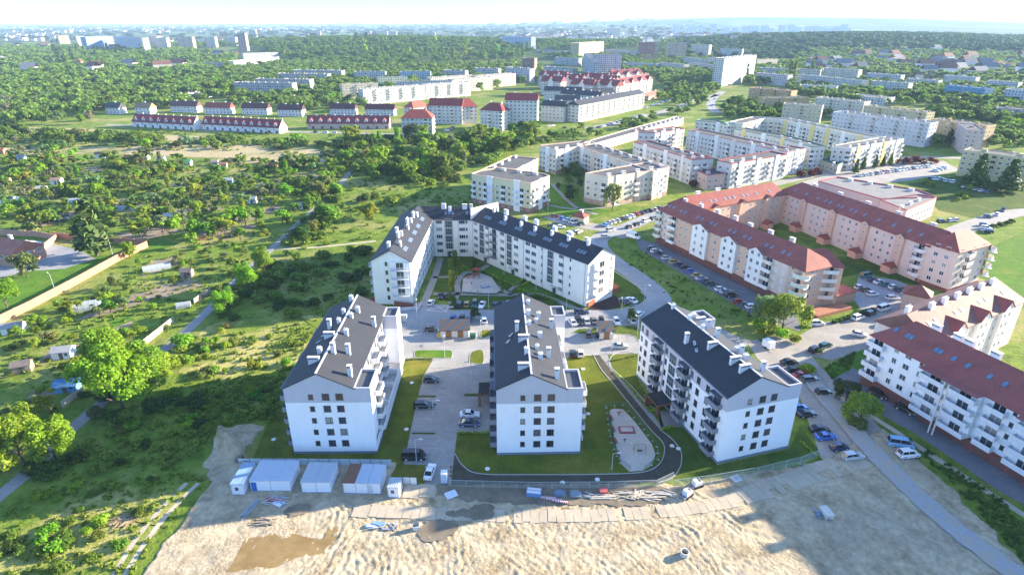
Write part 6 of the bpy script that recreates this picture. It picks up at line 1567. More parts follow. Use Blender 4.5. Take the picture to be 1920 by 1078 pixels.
def crown(kind, lod, v):
    k = (kind, lod, v)
    if k not in CR:
        rng = np.random.default_rng(abs(hash((len(kind), kind[0] == 'b', ord(kind[1]), v))) % 99991); n, s = SPEC[kind][lod]
        CR[k] = leaf_cloud(rng, mk_lobes(kind, rng), n, s)
    return CR[k]
CM = {}
def crown_mesh(kind, lod, v):
    k = (kind, lod, v)
    if k not in CM: CM[k] = quads_mesh('crown', crown(kind, lod, v), needle if kind in ('conifer', 'spruce_old') else leaf)
    return CM[k]
def trunk_mesh(kind, v):
    k = (kind, v)
    if k in TK: return TK[k]
    rr = random.Random(v * 7 + len(kind)); m = MB()
    top = {'broad': .6, 'fruit': .5, 'poplar': .85, 'conifer': .9, 'spruce_old': .95, 'willow': .6, 'bush': .4}.get(kind, .5); r0 = .022 if kind not in ('fruit', 'bush') else .03
    p = Vector((0, 0, -.02)); pts = [p]
    for i in range(4): pts.append(Vector((rr.uniform(-.015, .015), rr.uniform(-.015, .015), top * (i + 1) / 4)))
    for i in range(4): m.tube(pts[i], pts[i + 1], r0 * (1 - i * .2), r0 * (1 - (i + 1) * .2), bark, 6, False)
    if kind in ('broad', 'fruit', 'willow', 'bush'):
        for j in range(6):
            a = j * 1.05 + rr.uniform(-.3, .3); s = pts[1 + j % 3]; e = s + Vector((math.cos(a) * .22, math.sin(a) * .22, rr.uniform(.15, .28)))
            m.tube(s, e, r0 * .5, r0 * .15, bark, 4, False)
    TK[k] = m.mesh('trunk'); return TK[k]
def both_mesh(kind, lod, v):
    k = ('both', kind, lod, v)
    if k in CM: return CM[k]
    me = crown_mesh(kind, lod, v).copy(); tm = trunk_mesh(kind, v)
    m = MB(); cv = crown(kind, lod, v)
    m.v = [tuple(x) for x in cv]; m.f = [tuple(range(4 * i, 4 * i + 4)) for i in range(len(cv) // 4)]; mi = m.mi(me.materials[0]); m.m = [mi] * len(m.f); m.uv = [None] * len(m.f)
    base = len(m.v); m.v.extend(tuple(x.co) for x in tm.vertices); mj = m.mi(bark)
    for p in tm.polygons: m.f.append(tuple(base + i for i in p.vertices)); m.m.append(mj); m.uv.append(None)
    CM[k] = m.mesh('tree'); return CM[k]
# ---- where nothing may grow
SEGS = []
def keepout_px(pts, w_):
    q = [P(*x) for x in pts]
    for a, b in zip(q, q[1:]): SEGS.append((a, b, w_))
for q, w_ in (([(-20, 945), (60, 878), (150, 790), (215, 735), (290, 670), (345, 625), (400, 572), (455, 515), (515, 462), (575, 405), (628, 358), (655, 325), (690, 295)], 3.0), ([(515, 467), (590, 464), (705, 452)], 1.6), ([(700, 596), (960, 592), (1150, 592), (1205, 583), (1235, 563), (1190, 516), (1150, 490), (1130, 443), (1180, 424), (1240, 398)], 6), ([(1215, 545), (1265, 582), (1330, 618), (1400, 648)], 5), ([(200, 234), (330, 240), (440, 246), (560, 248), (740, 252)], 5), ([(1355, 172), (1337, 185), (1333, 200), (1345, 212)], 7), ([(1100, 242), (1180, 226), (1260, 205), (1300, 190), (1345, 178)], 9), ([(1240, 398), (1330, 372), (1420, 352), (1520, 330), (1620, 308), (1720, 295), (1860, 300)], 7)):
    keepout_px(q, w_)
NOGO = [[tuple(P(*x)) for x in q] for q in (court, [(1480, 655), (1500, 628), (1540, 606), (1620, 588), (1700, 573), (1850, 532), (1880, 545), (1740, 590), (1640, 648), (1525, 668)], [(0, 500), (20, 455), (75, 452), (150, 470), (180, 485), (120, 504), (0, 520)], [(1490, 345), (1650, 300), (1770, 302), (1800, 320), (1560, 352)], drive_ring)] + [SAND] + [[tuple(p) for p in f] for f in FOOT]
for u_ in ([(-45.5, 99), (-27, 99), (-27, 137), (-45.5, 137)], [(-4, 98), (15, 98), (16, 137), (-3, 137)], [(41, 95), (59, 101), (48, 136), (29, 130)], [(-45, 170), (-30, 170), (-12, 214), (22, 168), (34, 179), (-2, 228), (-45, 228)], [(58, 230), (88, 164), (112, 170), (72, 240)], [(118, 258), (138, 186), (144, 178), (162, 190), (134, 262)], [(72, 228), (118, 252), (112, 268), (66, 242)], [(85, 128), (106, 60), (150, 60), (150, 145), (100, 150)]): NOGO.append(u_)
BB = [(min(p[0] for p in q), max(p[0] for p in q), min(p[1] for p in q), max(p[1] for p in q)) for q in NOGO]
def blocked(x, y, m=1.5):
    for (x0, x1, y0, y1), q in zip(BB, NOGO):
        if x0 - m < x < x1 + m and y0 - m < y < y1 + m and (in_poly(x, y, q) or seg_dist(x, y, q) < m): return True
    for a, b, w_ in SEGS:
        dx, dy = b.x - a.x, b.y - a.y; t = max(0, min(1, ((x - a.x) * dx + (y - a.y) * dy) / (dx * dx + dy * dy)))
        if math.hypot(x - a.x - t * dx, y - a.y - t * dy) < w_ / 2 + m: return True
    return False
TAKEN = {}
def free(x, y, r):
    c = 6.0; k = (int(x // c), int(y // c)); n = int(r // c) + 2
    for i in range(-n, n + 1):
        for j in range(-n, n + 1):
            for (a, b, q) in TAKEN.get((k[0] + i, k[1] + j), ()):
                if math.hypot(a - x, b - y) < (r + q) * .5: return False
    return True
def take(x, y, r): TAKEN.setdefault((int(x // 6), int(y // 6)), []).append((x, y, r))
rt = random.Random(99); PLANTS = []
GREENS = {'bright': ((0.2, 0.325, 0.022), 'bright'), 'mid': ((0.135, 0.215, 0.024), 'green'), 'dark': ((0.062, 0.11, 0.022), 'dark green'), 'olive': ((0.15, 0.195, 0.05), 'olive'), 'yellow': ((0.235, 0.325, 0.03), 'yellowish'), 'grey': ((0.2, 0.245, 0.1), 'greyish'), 'red': ((0.12, 0.025, 0.03), 'dark red')}
KINDN = {'broad': ('broadleaf_tree', 'tree', 'broadleaf tree'), 'fruit': ('fruit_tree', 'fruit tree', 'fruit tree'), 'poplar': ('poplar_tree', 'tree', 'slender upright tree'), 'conifer': ('conifer_tree', 'conifer', 'conifer'), 'spruce_old': ('conifer_tree', 'conifer', 'ragged old conifer'), 'willow': ('willow_tree', 'tree', 'drooping tree'), 'bush': ('bush', 'bush', 'bush')}
def plant(kind, x, y, h, green, wide=1., label=None):
    d = math.hypot(x, y); v = rt.randrange(NV); rgb = tuple(max(.004, c * rt.uniform(.82, 1.2)) for c in GREENS[green][0]); lod = 0 if d < 250 else 1
    g = hz(x, y); nm, cat, word = KINDN[kind]
    rz = rt.uniform(0, 6.28)
    if d < 330:
        o = bpy.data.objects.new(nm, None); C.objects.link(o); o.location = (x, y, g); o.rotation_euler = (0, 0, rz)
        c = link('crown', crown_mesh(kind, lod, v), o, rgb); t = link('trunk', trunk_mesh(kind, v), o)
        for q in (c, t): q.scale = (h * wide, h * wide, h)
    else:
        o = link(nm, both_mesh(kind, 1 if d < 700 else 2, v), None, rgb, (x, y, g), rz); o.scale = (h * wide, h * wide, h)
    PLANTS.append((o, kind, green, x, y, h, label)); take(x, y, h * .24 * wide); return o
def scatter(kind, poly, n, h, greens, wide=(.85, 1.2), sep=None, tries=40, m=1.2):
    q = [tuple(P(*p)) for p in poly]; x0, x1 = min(p[0] for p in q), max(p[0] for p in q); y0, y1 = min(p[1] for p in q), max(p[1] for p in q); k = 0
    for _ in range(n * tries):
        if k >= n: break
        x, y = rt.uniform(x0, x1), rt.uniform(y0, y1)
        if not in_poly(x, y, q) or not in_frame(x, y, 4, 30): continue
        dn = mnoise.noise(Vector((x * .035, y * .035, 4.0))) + .5 * mnoise.noise(Vector((x * .09, y * .09, 1.0)))
        if dn < rt.uniform(-.55, .25): continue
        H_ = rt.uniform(*h) * (1 + .25 * dn)
        if blocked(x, y, m) or not free(x, y, sep or H_ * .38): continue
        plant(kind, x, y, H_, rt.choice(greens), rt.uniform(*wide)); k += 1
def at_px(kind, lst, m=None):
    for px, py, h, g, wd, *lab in lst:
        q = P(px, py); plant(kind, q.x, q.y, h, g, wd, lab[0] if lab else None)
# named single trees
at_px('broad', [(232, 775, 18, 'bright', 1.0, 'biggest bright green tree of the clump by the grey lane'), (275, 748, 15.5, 'bright', 1.05, 'right hand tree of the bright clump by the grey lane'), (215, 705, 16, 'bright', .95, 'rear tree of the bright clump by the grey lane'), (300, 722, 9, 'yellow', 1.1, 'low bright tree at the right foot of the lane clump'),
    (45, 868, 13.5, 'bright', 1.0, 'bright tree overhanging the lane at the left edge'), (105, 862, 11, 'bright', 1.1, 'rounded tree beside the lane, right of the left edge one'), (425, 586, 8.5, 'bright', 1.15, 'round bright tree at the lane end of the garden fence'), (466, 545, 10, 'bright', 1.1, 'middle one of three bright trees along the upper lane'), (496, 512, 10, 'bright', 1.1, 'farthest of three bright trees along the upper lane'),
    (694, 410, 8.5, 'yellow', 1.2, 'round yellow green tree alone on the sunny meadow'), (14, 580, 11, 'bright', 1.1, 'leafy tree at the left edge beside the walled lawn'), (243, 483, 7, 'bright', 1.0, 'small round tree inside the brick wall corner'), (848, 577, 5, 'mid', .8), (1185, 604, 4.5, 'dark', 1.0), (891, 598, 4.5, 'dark', .9), (52, 520, 10, 'olive', 1.1, 'brownish tree with bare leaning trunk on the walled lawn'),
    (600, 375, 10, 'olive', 1.2), (620, 425, 11, 'mid', 1.2), (565, 455, 8, 'dark', 1.3), (585, 440, 7, 'olive', 1.2)])
at_px('willow', [(1465, 622, 13, 'yellow', 1.15, 'large pale willow like tree at the near corner of the peach block'), (1432, 612, 11, 'grey', .8, 'slimmer tree left of the large pale willow'), (1148, 395, 15, 'grey', .7, 'tall pale birch like tree before the beige two winged block'), (1612, 790, 8, 'yellow', 1.25, 'drooping willow bush on the verge by the dark brick lane'), (1585, 752, 6, 'dark', 1.2, 'darker bush behind the drooping willow on the verge')])
at_px('spruce_old', [(182, 480, 23, 'dark', 1.15, 'ragged old conifer with bare lower trunk behind the brick wall')])
at_px('conifer', [(1828, 352, 19, 'dark', 1.3, 'left one of two dark conifers before the pale yellow block'), (1886, 360, 18, 'dark', 1.4, 'right one of two dark conifers before the pale yellow block'), (1500, 268, 9, 'dark', 1.2), (1452, 215, 12, 'dark', 1.3), (1462, 218, 12, 'dark', 1.2), (1430, 215, 11, 'dark', 1.2), (1603, 325, 9, 'dark', .9), (1617, 318, 8, 'dark', .9), (1640, 315, 8, 'dark', .9), (1655, 312, 7, 'dark', 1.0), (1668, 310, 8, 'mid', 1.0), (1778, 270, 11, 'dark', 1.2)])
at_px('poplar', [(854, 508, 8, 'mid', 1.1, 'tallest slender tree in the U block courtyard'), (862, 515, 6.5, 'mid', 1.1, 'slender courtyard tree right beside the tallest one'), (848, 548, 8, 'yellow', 1.1, 'slender yellowish courtyard tree nearest the parked cars'), (889, 517, 6, 'dark', 1.0, 'slender dark courtyard tree above the play area'), (942, 548, 6, 'mid', 1.0, 'slender courtyard tree by the hedge crossing'), (845, 520, 7, 'mid', 1.0, 'slender courtyard tree over the left lawn'),
    (1388, 154, 26, 'dark', .9, 'left one of two poplars before the white and blue tower'), (1397, 154, 26, 'dark', .9, 'right one of two poplars before the white and blue tower'), (1478, 153, 30, 'mid', .9, 'left poplar of the tall pair right of the white tower'), (1487, 153, 30, 'mid', .9, 'right poplar of the tall pair right of the white tower'), (1521, 140, 22, 'dark', 1.0)])
at_px('bush', [(1698, 308, 5, 'red', 1.2), (1718, 306, 5, 'red', 1.2), (1745, 306, 4, 'red', 1.2), (1500, 333, 4.5, 'red', 1.2), (1517, 330, 4.5, 'red', 1.1), (1530, 328, 4.5, 'red', 1.1), (1300, 350, 4, 'red', 1.1), (1425, 612, 3, 'bright', 1.2), (1483, 640, 2.5, 'bright', 1.3), (1516, 700, 2.5, 'bright', 1.4), (1535, 662, 1.6, 'dark', 1.3), (1860, 427, 2, 'dark', 1.1), (1874, 424, 2, 'dark', 1.1), (1888, 421, 2, 'dark', 1.1), (1895, 418, 2, 'dark', 1.1)])
# orchard gardens
orch = [(0, 296), (640, 306), (692, 300), (640, 345), (570, 400), (510, 455), (400, 470), (285, 462), (110, 442), (0, 436)]
scatter('fruit', orch, 240, (4, 8.5), ['mid', 'mid', 'bright', 'olive', 'dark', 'grey', 'yellow'], (.9, 1.35))
scatter('bush', orch, 100, (1.6, 3.2), ['mid', 'bright', 'dark', 'olive'], (.9, 1.4))
scatter('conifer', orch, 16, (4, 8), ['dark', 'mid', 'grey'], (.9, 1.3))
scatter('poplar', orch, 18, (5, 10), ['mid', 'olive', 'bright'], (1.1, 1.6))
scatter('poplar', [(650, 270), (760, 264), (1010, 250), (885, 335), (700, 345)], 14, (7, 13), ['mid', 'grey', 'bright'], (1.2, 1.8))
near_g = [(0, 640), (150, 560), (285, 480), (400, 478), (480, 478), (440, 530), (390, 560), (330, 610), (230, 690), (130, 770), (40, 850), (0, 860)]
scatter('fruit', near_g, 36, (3, 5.5), ['mid', 'bright', 'olive', 'yellow', 'grey'], (.9, 1.3))
scatter('bush', near_g, 46, (1.2, 2.6), ['mid', 'bright', 'dark', 'olive'], (.9, 1.5))
scatter('bush', [(470, 500), (690, 470), (700, 560), (600, 600), (420, 600), (400, 575)], 34, (1.6, 3.6), ['dark', 'mid', 'dark'], (1, 1.6))
scatter('bush', [(0, 240), (380, 262), (740, 262), (690, 300), (560, 292), (380, 280), (0, 285)], 62, (2.5, 6), ['mid', 'bright', 'grey', 'olive', 'dark'], (1, 1.7))
scatter('broad', [(20, 245), (280, 262), (250, 275), (0, 275)], 14, (7, 11), ['mid', 'dark'], (1, 1.4))
scatter('broad', [(655, 268), (760, 262), (1010, 248), (1045, 262), (960, 285), (885, 330), (800, 345), (700, 345), (640, 310)], 74, (7, 14), ['mid', 'bright', 'mid', 'dark', 'yellow'], (1, 1.5))
scatter('bush', [(655, 300), (880, 290), (900, 330), (800, 370), (700, 400), (620, 400), (600, 370)], 34, (2.5, 5), ['mid', 'bright', 'yellow', 'dark'], (1, 1.5))
scatter('broad', [(560, 350), (640, 330), (660, 360), (600, 460), (540, 470)], 10, (6, 10), ['mid', 'olive', 'bright'], (1, 1.4))
at_px('bush', [(225, 790, 3, 'dark', 1.6), (250, 782, 3.5, 'mid', 1.5), (290, 765, 3, 'dark', 1.5), (210, 745, 3, 'dark', 1.6), (180, 780, 2.5, 'olive', 1.3), (60, 892, 2.5, 'dark', 1.6), (105, 885, 2.6, 'dark', 1.6), (140, 862, 2, 'dark', 1.5), (320, 690, 3.5, 'bright', 1.4), (345, 650, 4, 'bright', 1.4), (425, 592, 2.5, 'dark', 1.4), (440, 600, 2.2, 'dark', 1.5), (470, 556, 2.5, 'dark', 1.5), (1470, 632, 3, 'bright', 1.3), (1435, 625, 3, 'mid', 1.3), (1605, 800, 2.5, 'olive', 1.4)])
scatter('bush', [(380, 590), (600, 600), (560, 700), (330, 720), (320, 660)], 26, (1.2, 2.4), ['yellow', 'yellow', 'olive', 'bright'], (1, 1.3))
scatter('bush', [(0, 960), (180, 800), (330, 740), (520, 720), (520, 790), (380, 830), (330, 900), (200, 1060), (0, 1078)], 50, (.9, 2.2), ['mid', 'dark', 'bright', 'mid'], (1, 1.8))
scatter('broad', [(1030, 335), (1095, 320), (1100, 375), (1060, 385)], 12, (4, 7), ['dark', 'mid'], (1, 1.3))
scatter('broad', [(1225, 145), (1340, 140), (1330, 185), (1240, 200)], 22, (8, 13), ['mid', 'bright', 'dark'], (1, 1.3))
scatter('broad', [(1350, 195), (1470, 205), (1480, 225), (1360, 222)], 16, (7, 11), ['dark', 'mid'], (1, 1.3))
scatter('broad', [(1480, 165), (1720, 165), (1760, 200), (1640, 205), (1500, 178)], 30, (8, 13), ['dark', 'mid', 'bright'], (1, 1.3))
scatter('broad', [(1780, 192), (1930, 190), (1930, 240), (1760, 220)], 20, (8, 13), ['dark', 'mid'], (1, 1.3))
scatter('broad', [(1700, 262), (1790, 262), (1800, 280), (1700, 275)], 7, (7, 10), ['dark', 'mid'], (1, 1.3))
scatter('broad', [(1880, 230), (1930, 230), (1930, 285), (1890, 280)], 9, (7, 11), ['bright', 'mid'], (1, 1.3))
scatter('broad', [(1560, 315), (1700, 300), (1690, 308), (1570, 325)], 6, (4, 6), ['mid', 'bright'], (1, 1.2))
scatter('bush', [(1700, 345), (1800, 330), (1930, 355), (1930, 380), (1780, 395)], 12, (1.5, 3), ['mid', 'yellow'], (.8, 1.2))
scatter('broad', [(0, 196), (60, 185), (240, 205), (240, 232), (0, 245)], 34, (8, 14), ['mid', 'bright', 'grey', 'dark'], (1, 1.4))
scatter('broad', [(230, 150), (430, 150), (440, 200), (330, 192), (230, 200)], 40, (9, 15), ['mid', 'bright', 'dark'], (1, 1.3))
scatter('broad', [(550, 165), (680, 165), (680, 215), (560, 195)], 24, (8, 13), ['mid', 'bright', 'dark'], (1, 1.3))
scatter('poplar', [(650, 95), (1000, 105), (1000, 118), (700, 122)], 36, (18, 26), ['mid', 'dark', 'bright'], (1, 1.4), 10)
scatter('poplar', [(100, 100), (280, 92), (285, 118), (110, 130)], 32, (18, 26), ['dark', 'mid'], (1, 1.4), 9)
# ---- masses nobody could count
def mass(name, label, zones, mat=leaf, rgb=(.05, .105, .024), seed=1):
    rng = np.random.default_rng(seed); parts = []
    for kind, lod, poly, n, h0, h1, wd, lift in zones:
        q = [tuple(P(*p)) for p in poly]; Q = np.array(q); x0, y0 = Q.min(0); x1, y1 = Q.max(0); k = 0; t_ = 0
        while k < n and t_ < n * 60:
            t_ += 1; x, y = rng.uniform(x0, x1), rng.uniform(y0, y1)
            if not in_poly(x, y, q) or not in_frame(x, y, 5, 20): continue
            if rng.random() > .75 + 1.6 * mnoise.noise(Vector((x * .03, y * .03, 8.0))): continue
            if blocked(x, y, .6): continue
            v = crown(kind, lod, int(rng.integers(NV))); a = rng.uniform(0, 6.28); h = rng.uniform(h0, h1); w_ = h * wd * rng.uniform(.8, 1.25); c, s = math.cos(a), math.sin(a)
            parts.append(np.stack([(v[:, 0] * c - v[:, 1] * s) * w_ + x, (v[:, 0] * s + v[:, 1] * c) * w_ + y, v[:, 2] * h + hz(x, y) + lift], 1)); k += 1
    if not parts: return
    return tag(link(name, quads_mesh(name, np.concatenate(parts), mat), None, rgb), label, 'trees', None, 'stuff')
mass('woods', 'dense green wood on the left beyond the villas', [('broad', 2, [(0, 88), (110, 92), (280, 96), (440, 112), (440, 150), (230, 152), (60, 190), (0, 200)], 2300, 9, 16, 1.3, 0), ('broad', 2, [(0, 165), (250, 150), (440, 150), (440, 180), (330, 205), (230, 205), (100, 225), (0, 235)], 800, 7, 12, 1.3, 0)], leaf, (.17, .265, .04), 2)
mass('forest', 'dark forest covering the hill behind the panel estate', [('broad', 2, [(465, 88), (640, 74), (800, 78), (920, 92), (1000, 108), (960, 116), (760, 126), (650, 130), (520, 112), (470, 100)], 2600, 10, 17, 1.35, 0), ('broad', 2, [(1000, 82), (1090, 84), (1200, 88), (1190, 102), (1010, 106)], 600, 10, 16, 1.35, 0)], leaf, (.115, .20, .03), 3)
mass('forest', 'bluish far forest on the long right hand hill', [('broad', 2, [(1330, 84), (1480, 72), (1700, 72), (1930, 84), (1930, 108), (1600, 106), (1400, 100)], 2400, 13, 22, 1.6, 0), ('broad', 2, [(1270, 84), (1500, 80), (1520, 120), (1270, 112)], 1000, 10, 18, 1.5, 0)], leaf, (.05, .11, .04), 4)
mass('woods', 'tree belts among the far houses and estates', [('broad', 2, [(1500, 104), (1930, 110), (1930, 165), (1700, 150), (1480, 135)], 1300, 8, 14, 1.3, 0), ('broad', 2, [(640, 128), (1010, 124), (1020, 150), (900, 175), (640, 185)], 800, 8, 14, 1.2, 0), ('broad', 2, [(280, 80), (620, 72), (600, 98), (290, 98)], 1100, 9, 15, 1.3, 0), ('broad', 2, [(1010, 110), (1340, 112), (1350, 150), (1180, 140)], 700, 8, 13, 1.2, 0), ('broad', 2, [(440, 165), (690, 165), (690, 215), (440, 205)], 220, 7, 12, 1.2, 0), ('broad', 2, [(430, 128), (640, 120), (640, 170), (430, 160)], 900, 8, 14, 1.2, 0), ('broad', 2, [(1330, 120), (1500, 120), (1500, 150), (1420, 165), (1340, 150)], 400, 8, 13, 1.2, 0), ('broad', 2, [(1240, 88), (1340, 84), (1350, 112), (1240, 112)], 400, 8, 13, 1.2, 0), ('broad', 2, [(1470, 150), (1930, 165), (1930, 200), (1760, 205), (1600, 195), (1480, 175)], 260, 7, 11, 1.2, 0)], leaf, (.155, .24, .04), 5)
mass('woods', 'scattered hedges and groves on the distant plain', [('broad', 2, [(0, 52), (1300, 54), (1500, 74), (1300, 80), (640, 72), (300, 82), (0, 84)], 900, 14, 26, 2.6, 0), ('broad', 2, [(0, 48), (1250, 48), (1250, 56), (0, 54)], 350, 18, 32, 4, 0)], leaf, (.035, .08, .03), 6)
mass('undergrowth', 'weeds and nettles over the meadow at lower left', [('tuft', 1, [(0, 970), (200, 790), (330, 720), (540, 700), (520, 790), (400, 815), (340, 870), (390, 910), (250, 1078), (0, 1078)], 900, .3, .8, 1.2, 0), ('bush', 1, [(60, 900), (200, 790), (330, 740), (520, 715), (510, 780), (400, 810), (350, 860), (200, 930)], 130, .7, 1.7, 1.3, 0), ('tuft', 1, [(340, 640), (600, 600), (545, 715), (330, 722)], 200, .4, 1.1, 1.2, 0), ('tuft', 1, [(400, 590), (480, 500), (700, 460), (700, 570), (600, 600)], 500, .3, .8, 1.3, 0)], leaf, (.20, .27, .035), 7)
mass('undergrowth', 'low shrubs and rough growth between the garden plots', [('tuft', 1, orch, 1000, .5, 1.3, 1.3, 0), ('tuft', 1, near_g, 450, .4, 1.1, 1.2, 0), ('tuft', 1, [(640, 310), (900, 290), (880, 380), (700, 450), (560, 470)], 600, .6, 1.6, 1.4, 0), ('tuft', 1, [(0, 240), (740, 255), (690, 300), (0, 270)], 420, .8, 1.8, 1.6, 0)], leaf, (.18, .25, .035), 8)
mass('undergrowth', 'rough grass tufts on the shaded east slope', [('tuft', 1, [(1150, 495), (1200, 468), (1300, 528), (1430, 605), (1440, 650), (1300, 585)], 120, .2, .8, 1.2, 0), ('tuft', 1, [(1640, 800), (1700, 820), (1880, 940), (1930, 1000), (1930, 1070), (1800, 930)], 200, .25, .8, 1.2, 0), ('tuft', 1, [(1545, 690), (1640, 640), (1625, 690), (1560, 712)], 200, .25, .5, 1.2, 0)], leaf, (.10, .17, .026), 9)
mass('woods', 'groves and street trees between the right hand estates', [('broad', 2, [(1230, 150), (1345, 150), (1345, 200), (1260, 205)], 130, 7, 12, 1.2, 0), ('broad', 2, [(1350, 195), (1500, 195), (1560, 225), (1360, 225)], 110, 6, 10, 1.2, 0), ('broad', 2, [(1480, 160), (1930, 165), (1930, 205), (1500, 185)], 240, 7, 12, 1.2, 0), ('broad', 2, [(1690, 255), (1930, 235), (1930, 285), (1800, 290)], 90, 6, 10, 1.2, 0), ('broad', 2, [(1110, 120), (1350, 120), (1350, 150), (1230, 150)], 220, 7, 12, 1.2, 0), ('broad', 2, [(1740, 215), (1930, 205), (1930, 235), (1760, 230)], 110, 7, 12, 1.2, 0), ('broad', 2, [(1020, 250), (1110, 240), (1290, 205), (1290, 215), (1120, 262), (1040, 268)], 40, 4, 8, 1.2, 0)], leaf, (.14, .22, .034), 12)
mass('thicket', 'merged thickets of the green strip and the hedgerows', [('bush', 1, [(650, 268), (760, 264), (1010, 250), (1040, 264), (960, 285), (885, 335), (800, 345), (700, 345), (640, 310)], 260, 2.5, 6, 1.2, 0), ('bush', 1, [(0, 246), (200, 250), (380, 262), (740, 264), (690, 284), (380, 270), (0, 262)], 150, 2.5, 5, 1.3, 0), ('bush', 1, [(395, 560), (470, 500), (560, 470), (620, 480), (600, 540), (480, 590)], 46, 1.6, 3.6, 1.3, 0), ('bush', 1, [(560, 345), (640, 330), (650, 380), (600, 460), (520, 480)], 60, 2, 4.5, 1.2, 0), ('bush', 1, [(0, 300), (600, 300), (640, 330), (500, 440), (0, 420)], 240, 1.5, 3.4, 1.2, 0)], leaf, (.155, .24, .034), 10)
# clipped hedges
def hedge(px, wd, h, label, g='yellow', rows=2):
    p = [tuple(P(*q)) for q in px]; pts = [Vector(q) for q in arc_pts(p, 4)] if len(p) > 2 else [Vector(q) for q in p]; rng = np.random.default_rng(len(label)); parts = []
    for a, b in zip(pts, pts[1:]):
        n = max(1, int((b - a).length / .45))
        for k in range(n):
            q = a.lerp(b, (k + .5) / n); v = crown('tuft', 1, int(rng.integers(NV))); parts.append(np.stack([v[:, 0] * wd * .75 + q.x + rng.uniform(-.1, .1), v[:, 1] * wd * .75 + q.y, np.clip(v[:, 2], 0, 1) * h + .03], 1))
    return tag(link('hedge', quads_mesh('hedge', np.concatenate(parts), leaf), None, tuple(c * 1.25 for c in GREENS[g][0])), label, 'hedge', 'clipped hedges')
for px, wd, h, lab, g in (([(857, 813), (890, 813), (921, 813)], .8, .7, 'clipped hedge along the end of the right hand bays', 'yellow'), ([(919, 812), (921, 785), (922, 776)], .8, .7, 'clipped hedge between parking path and middle block', 'yellow'), ([(1150, 697), (1176, 722), (1205, 757), (1215, 768)], .7, .5, 'yellow hedge along the curved path to the porch', 'yellow'), ([(1216, 773), (1238, 768)], .8, .7, 'short hedge left of the brown porch', 'yellow'), ([(1240, 806), (1262, 800)], .8, .6, 'short hedge in front of the brown porch', 'yellow'), ([(1502, 828), (1520, 846), (1540, 862)], .9, .6, 'sparse yellow hedge beside the right block', 'yellow'), ([(1560, 607), (1600, 594), (1640, 583)], 1.3, 1.5, 'row hedge along the ramp of the peach block', 'dark'),
    ([(905, 507), (945, 528), (963, 536)], 1.1, .8, 'courtyard hedge left of the long lawn', 'yellow'), ([(963, 536), (985, 524)], 1.1, .8, 'courtyard hedge closing the long lawn', 'yellow'), ([(968, 541), (990, 531), (1000, 527)], 1.1, .8, 'courtyard hedge by the second door', 'yellow'), ([(968, 543), (1000, 551), (1045, 566)], 1.0, .7, 'courtyard hedge facing the middle roof', 'yellow'), ([(868, 500), (888, 510), (900, 506)], 1.1, .7, 'courtyard hedge round the upper lawn', 'yellow'), ([(868, 549), (900, 552), (934, 552)], .6, .6, 'low dark hedge along the play area', 'dark'), ([(907, 577), (925, 577)], 2.4, .7, 'bright shrub bed between the parked rows', 'yellow'), ([(1142, 678), (1170, 672), (1196, 666)], .6, .5, 'thin young hedge across the right hand lawn', 'olive'), ([(762, 674), (812, 673)], .6, .5, 'thin young hedge above the left lawn', 'olive'), ([(958, 563), (985, 557)], 2.2, 1.6, 'dark rounded shrubs behind the middle roof', 'dark'), ([(1004, 558), (1022, 562)], 2.2, 1.6, 'dark rounded shrubs right of the middle roof', 'dark')):
    hedge(px, wd, h, lab, g)
# ---------------------------------------------------------------- gardens: sheds, greenhouses, walls
SHEDS = []
def shed(px, py, w_, d_, h, wall, roof, ang, label, rise=.9, name='garden_shed', cat='shed'):
    q = P(px, py); b = thing(name, (q.x, q.y, 0), label, cat, 'sheds in the gardens', ang); m = MB()
    m.box(-w_ / 2, w_ / 2, -d_ / 2, d_ / 2, 0, h, paint)
    for s in (-1, 1): m.poly([(s * w_ / 2, -d_ / 2, h), (s * w_ / 2, d_ / 2, h), (s * w_ / 2, 0, h + rise)], paint)
    link('wall', m.mesh('wall'), b, wall); r = MB()
    for s in (-1, 1):
        t = [(-w_ / 2 - .25, s * (d_ / 2 + .25), h - .1), (w_ / 2 + .25, s * (d_ / 2 + .25), h - .1), (w_ / 2 + .25, 0, h + rise + .05), (-w_ / 2 - .25, 0, h + rise + .05)]; r.hexa([(x, y, z - .1) for x, y, z in t] + t, felt)
    link('roof', r.mesh('roof'), b, tuple(c * .62 for c in roof)); dd = MB(); dd.box(-.45, .45, -d_ / 2 - .05, -d_ / 2 + .01, .02, 1.95, brownwood); link('door', dd.mesh('door'), b, (.12, .09, .07))
    wd = MB(); wd.box(w_ * .28 - .35, w_ * .28 + .35, -d_ / 2 - .05, -d_ / 2 + .01, 1.0, 1.8, glass); link('window', wd.mesh('window'), b)
    SHEDS.append((label, q)); return b
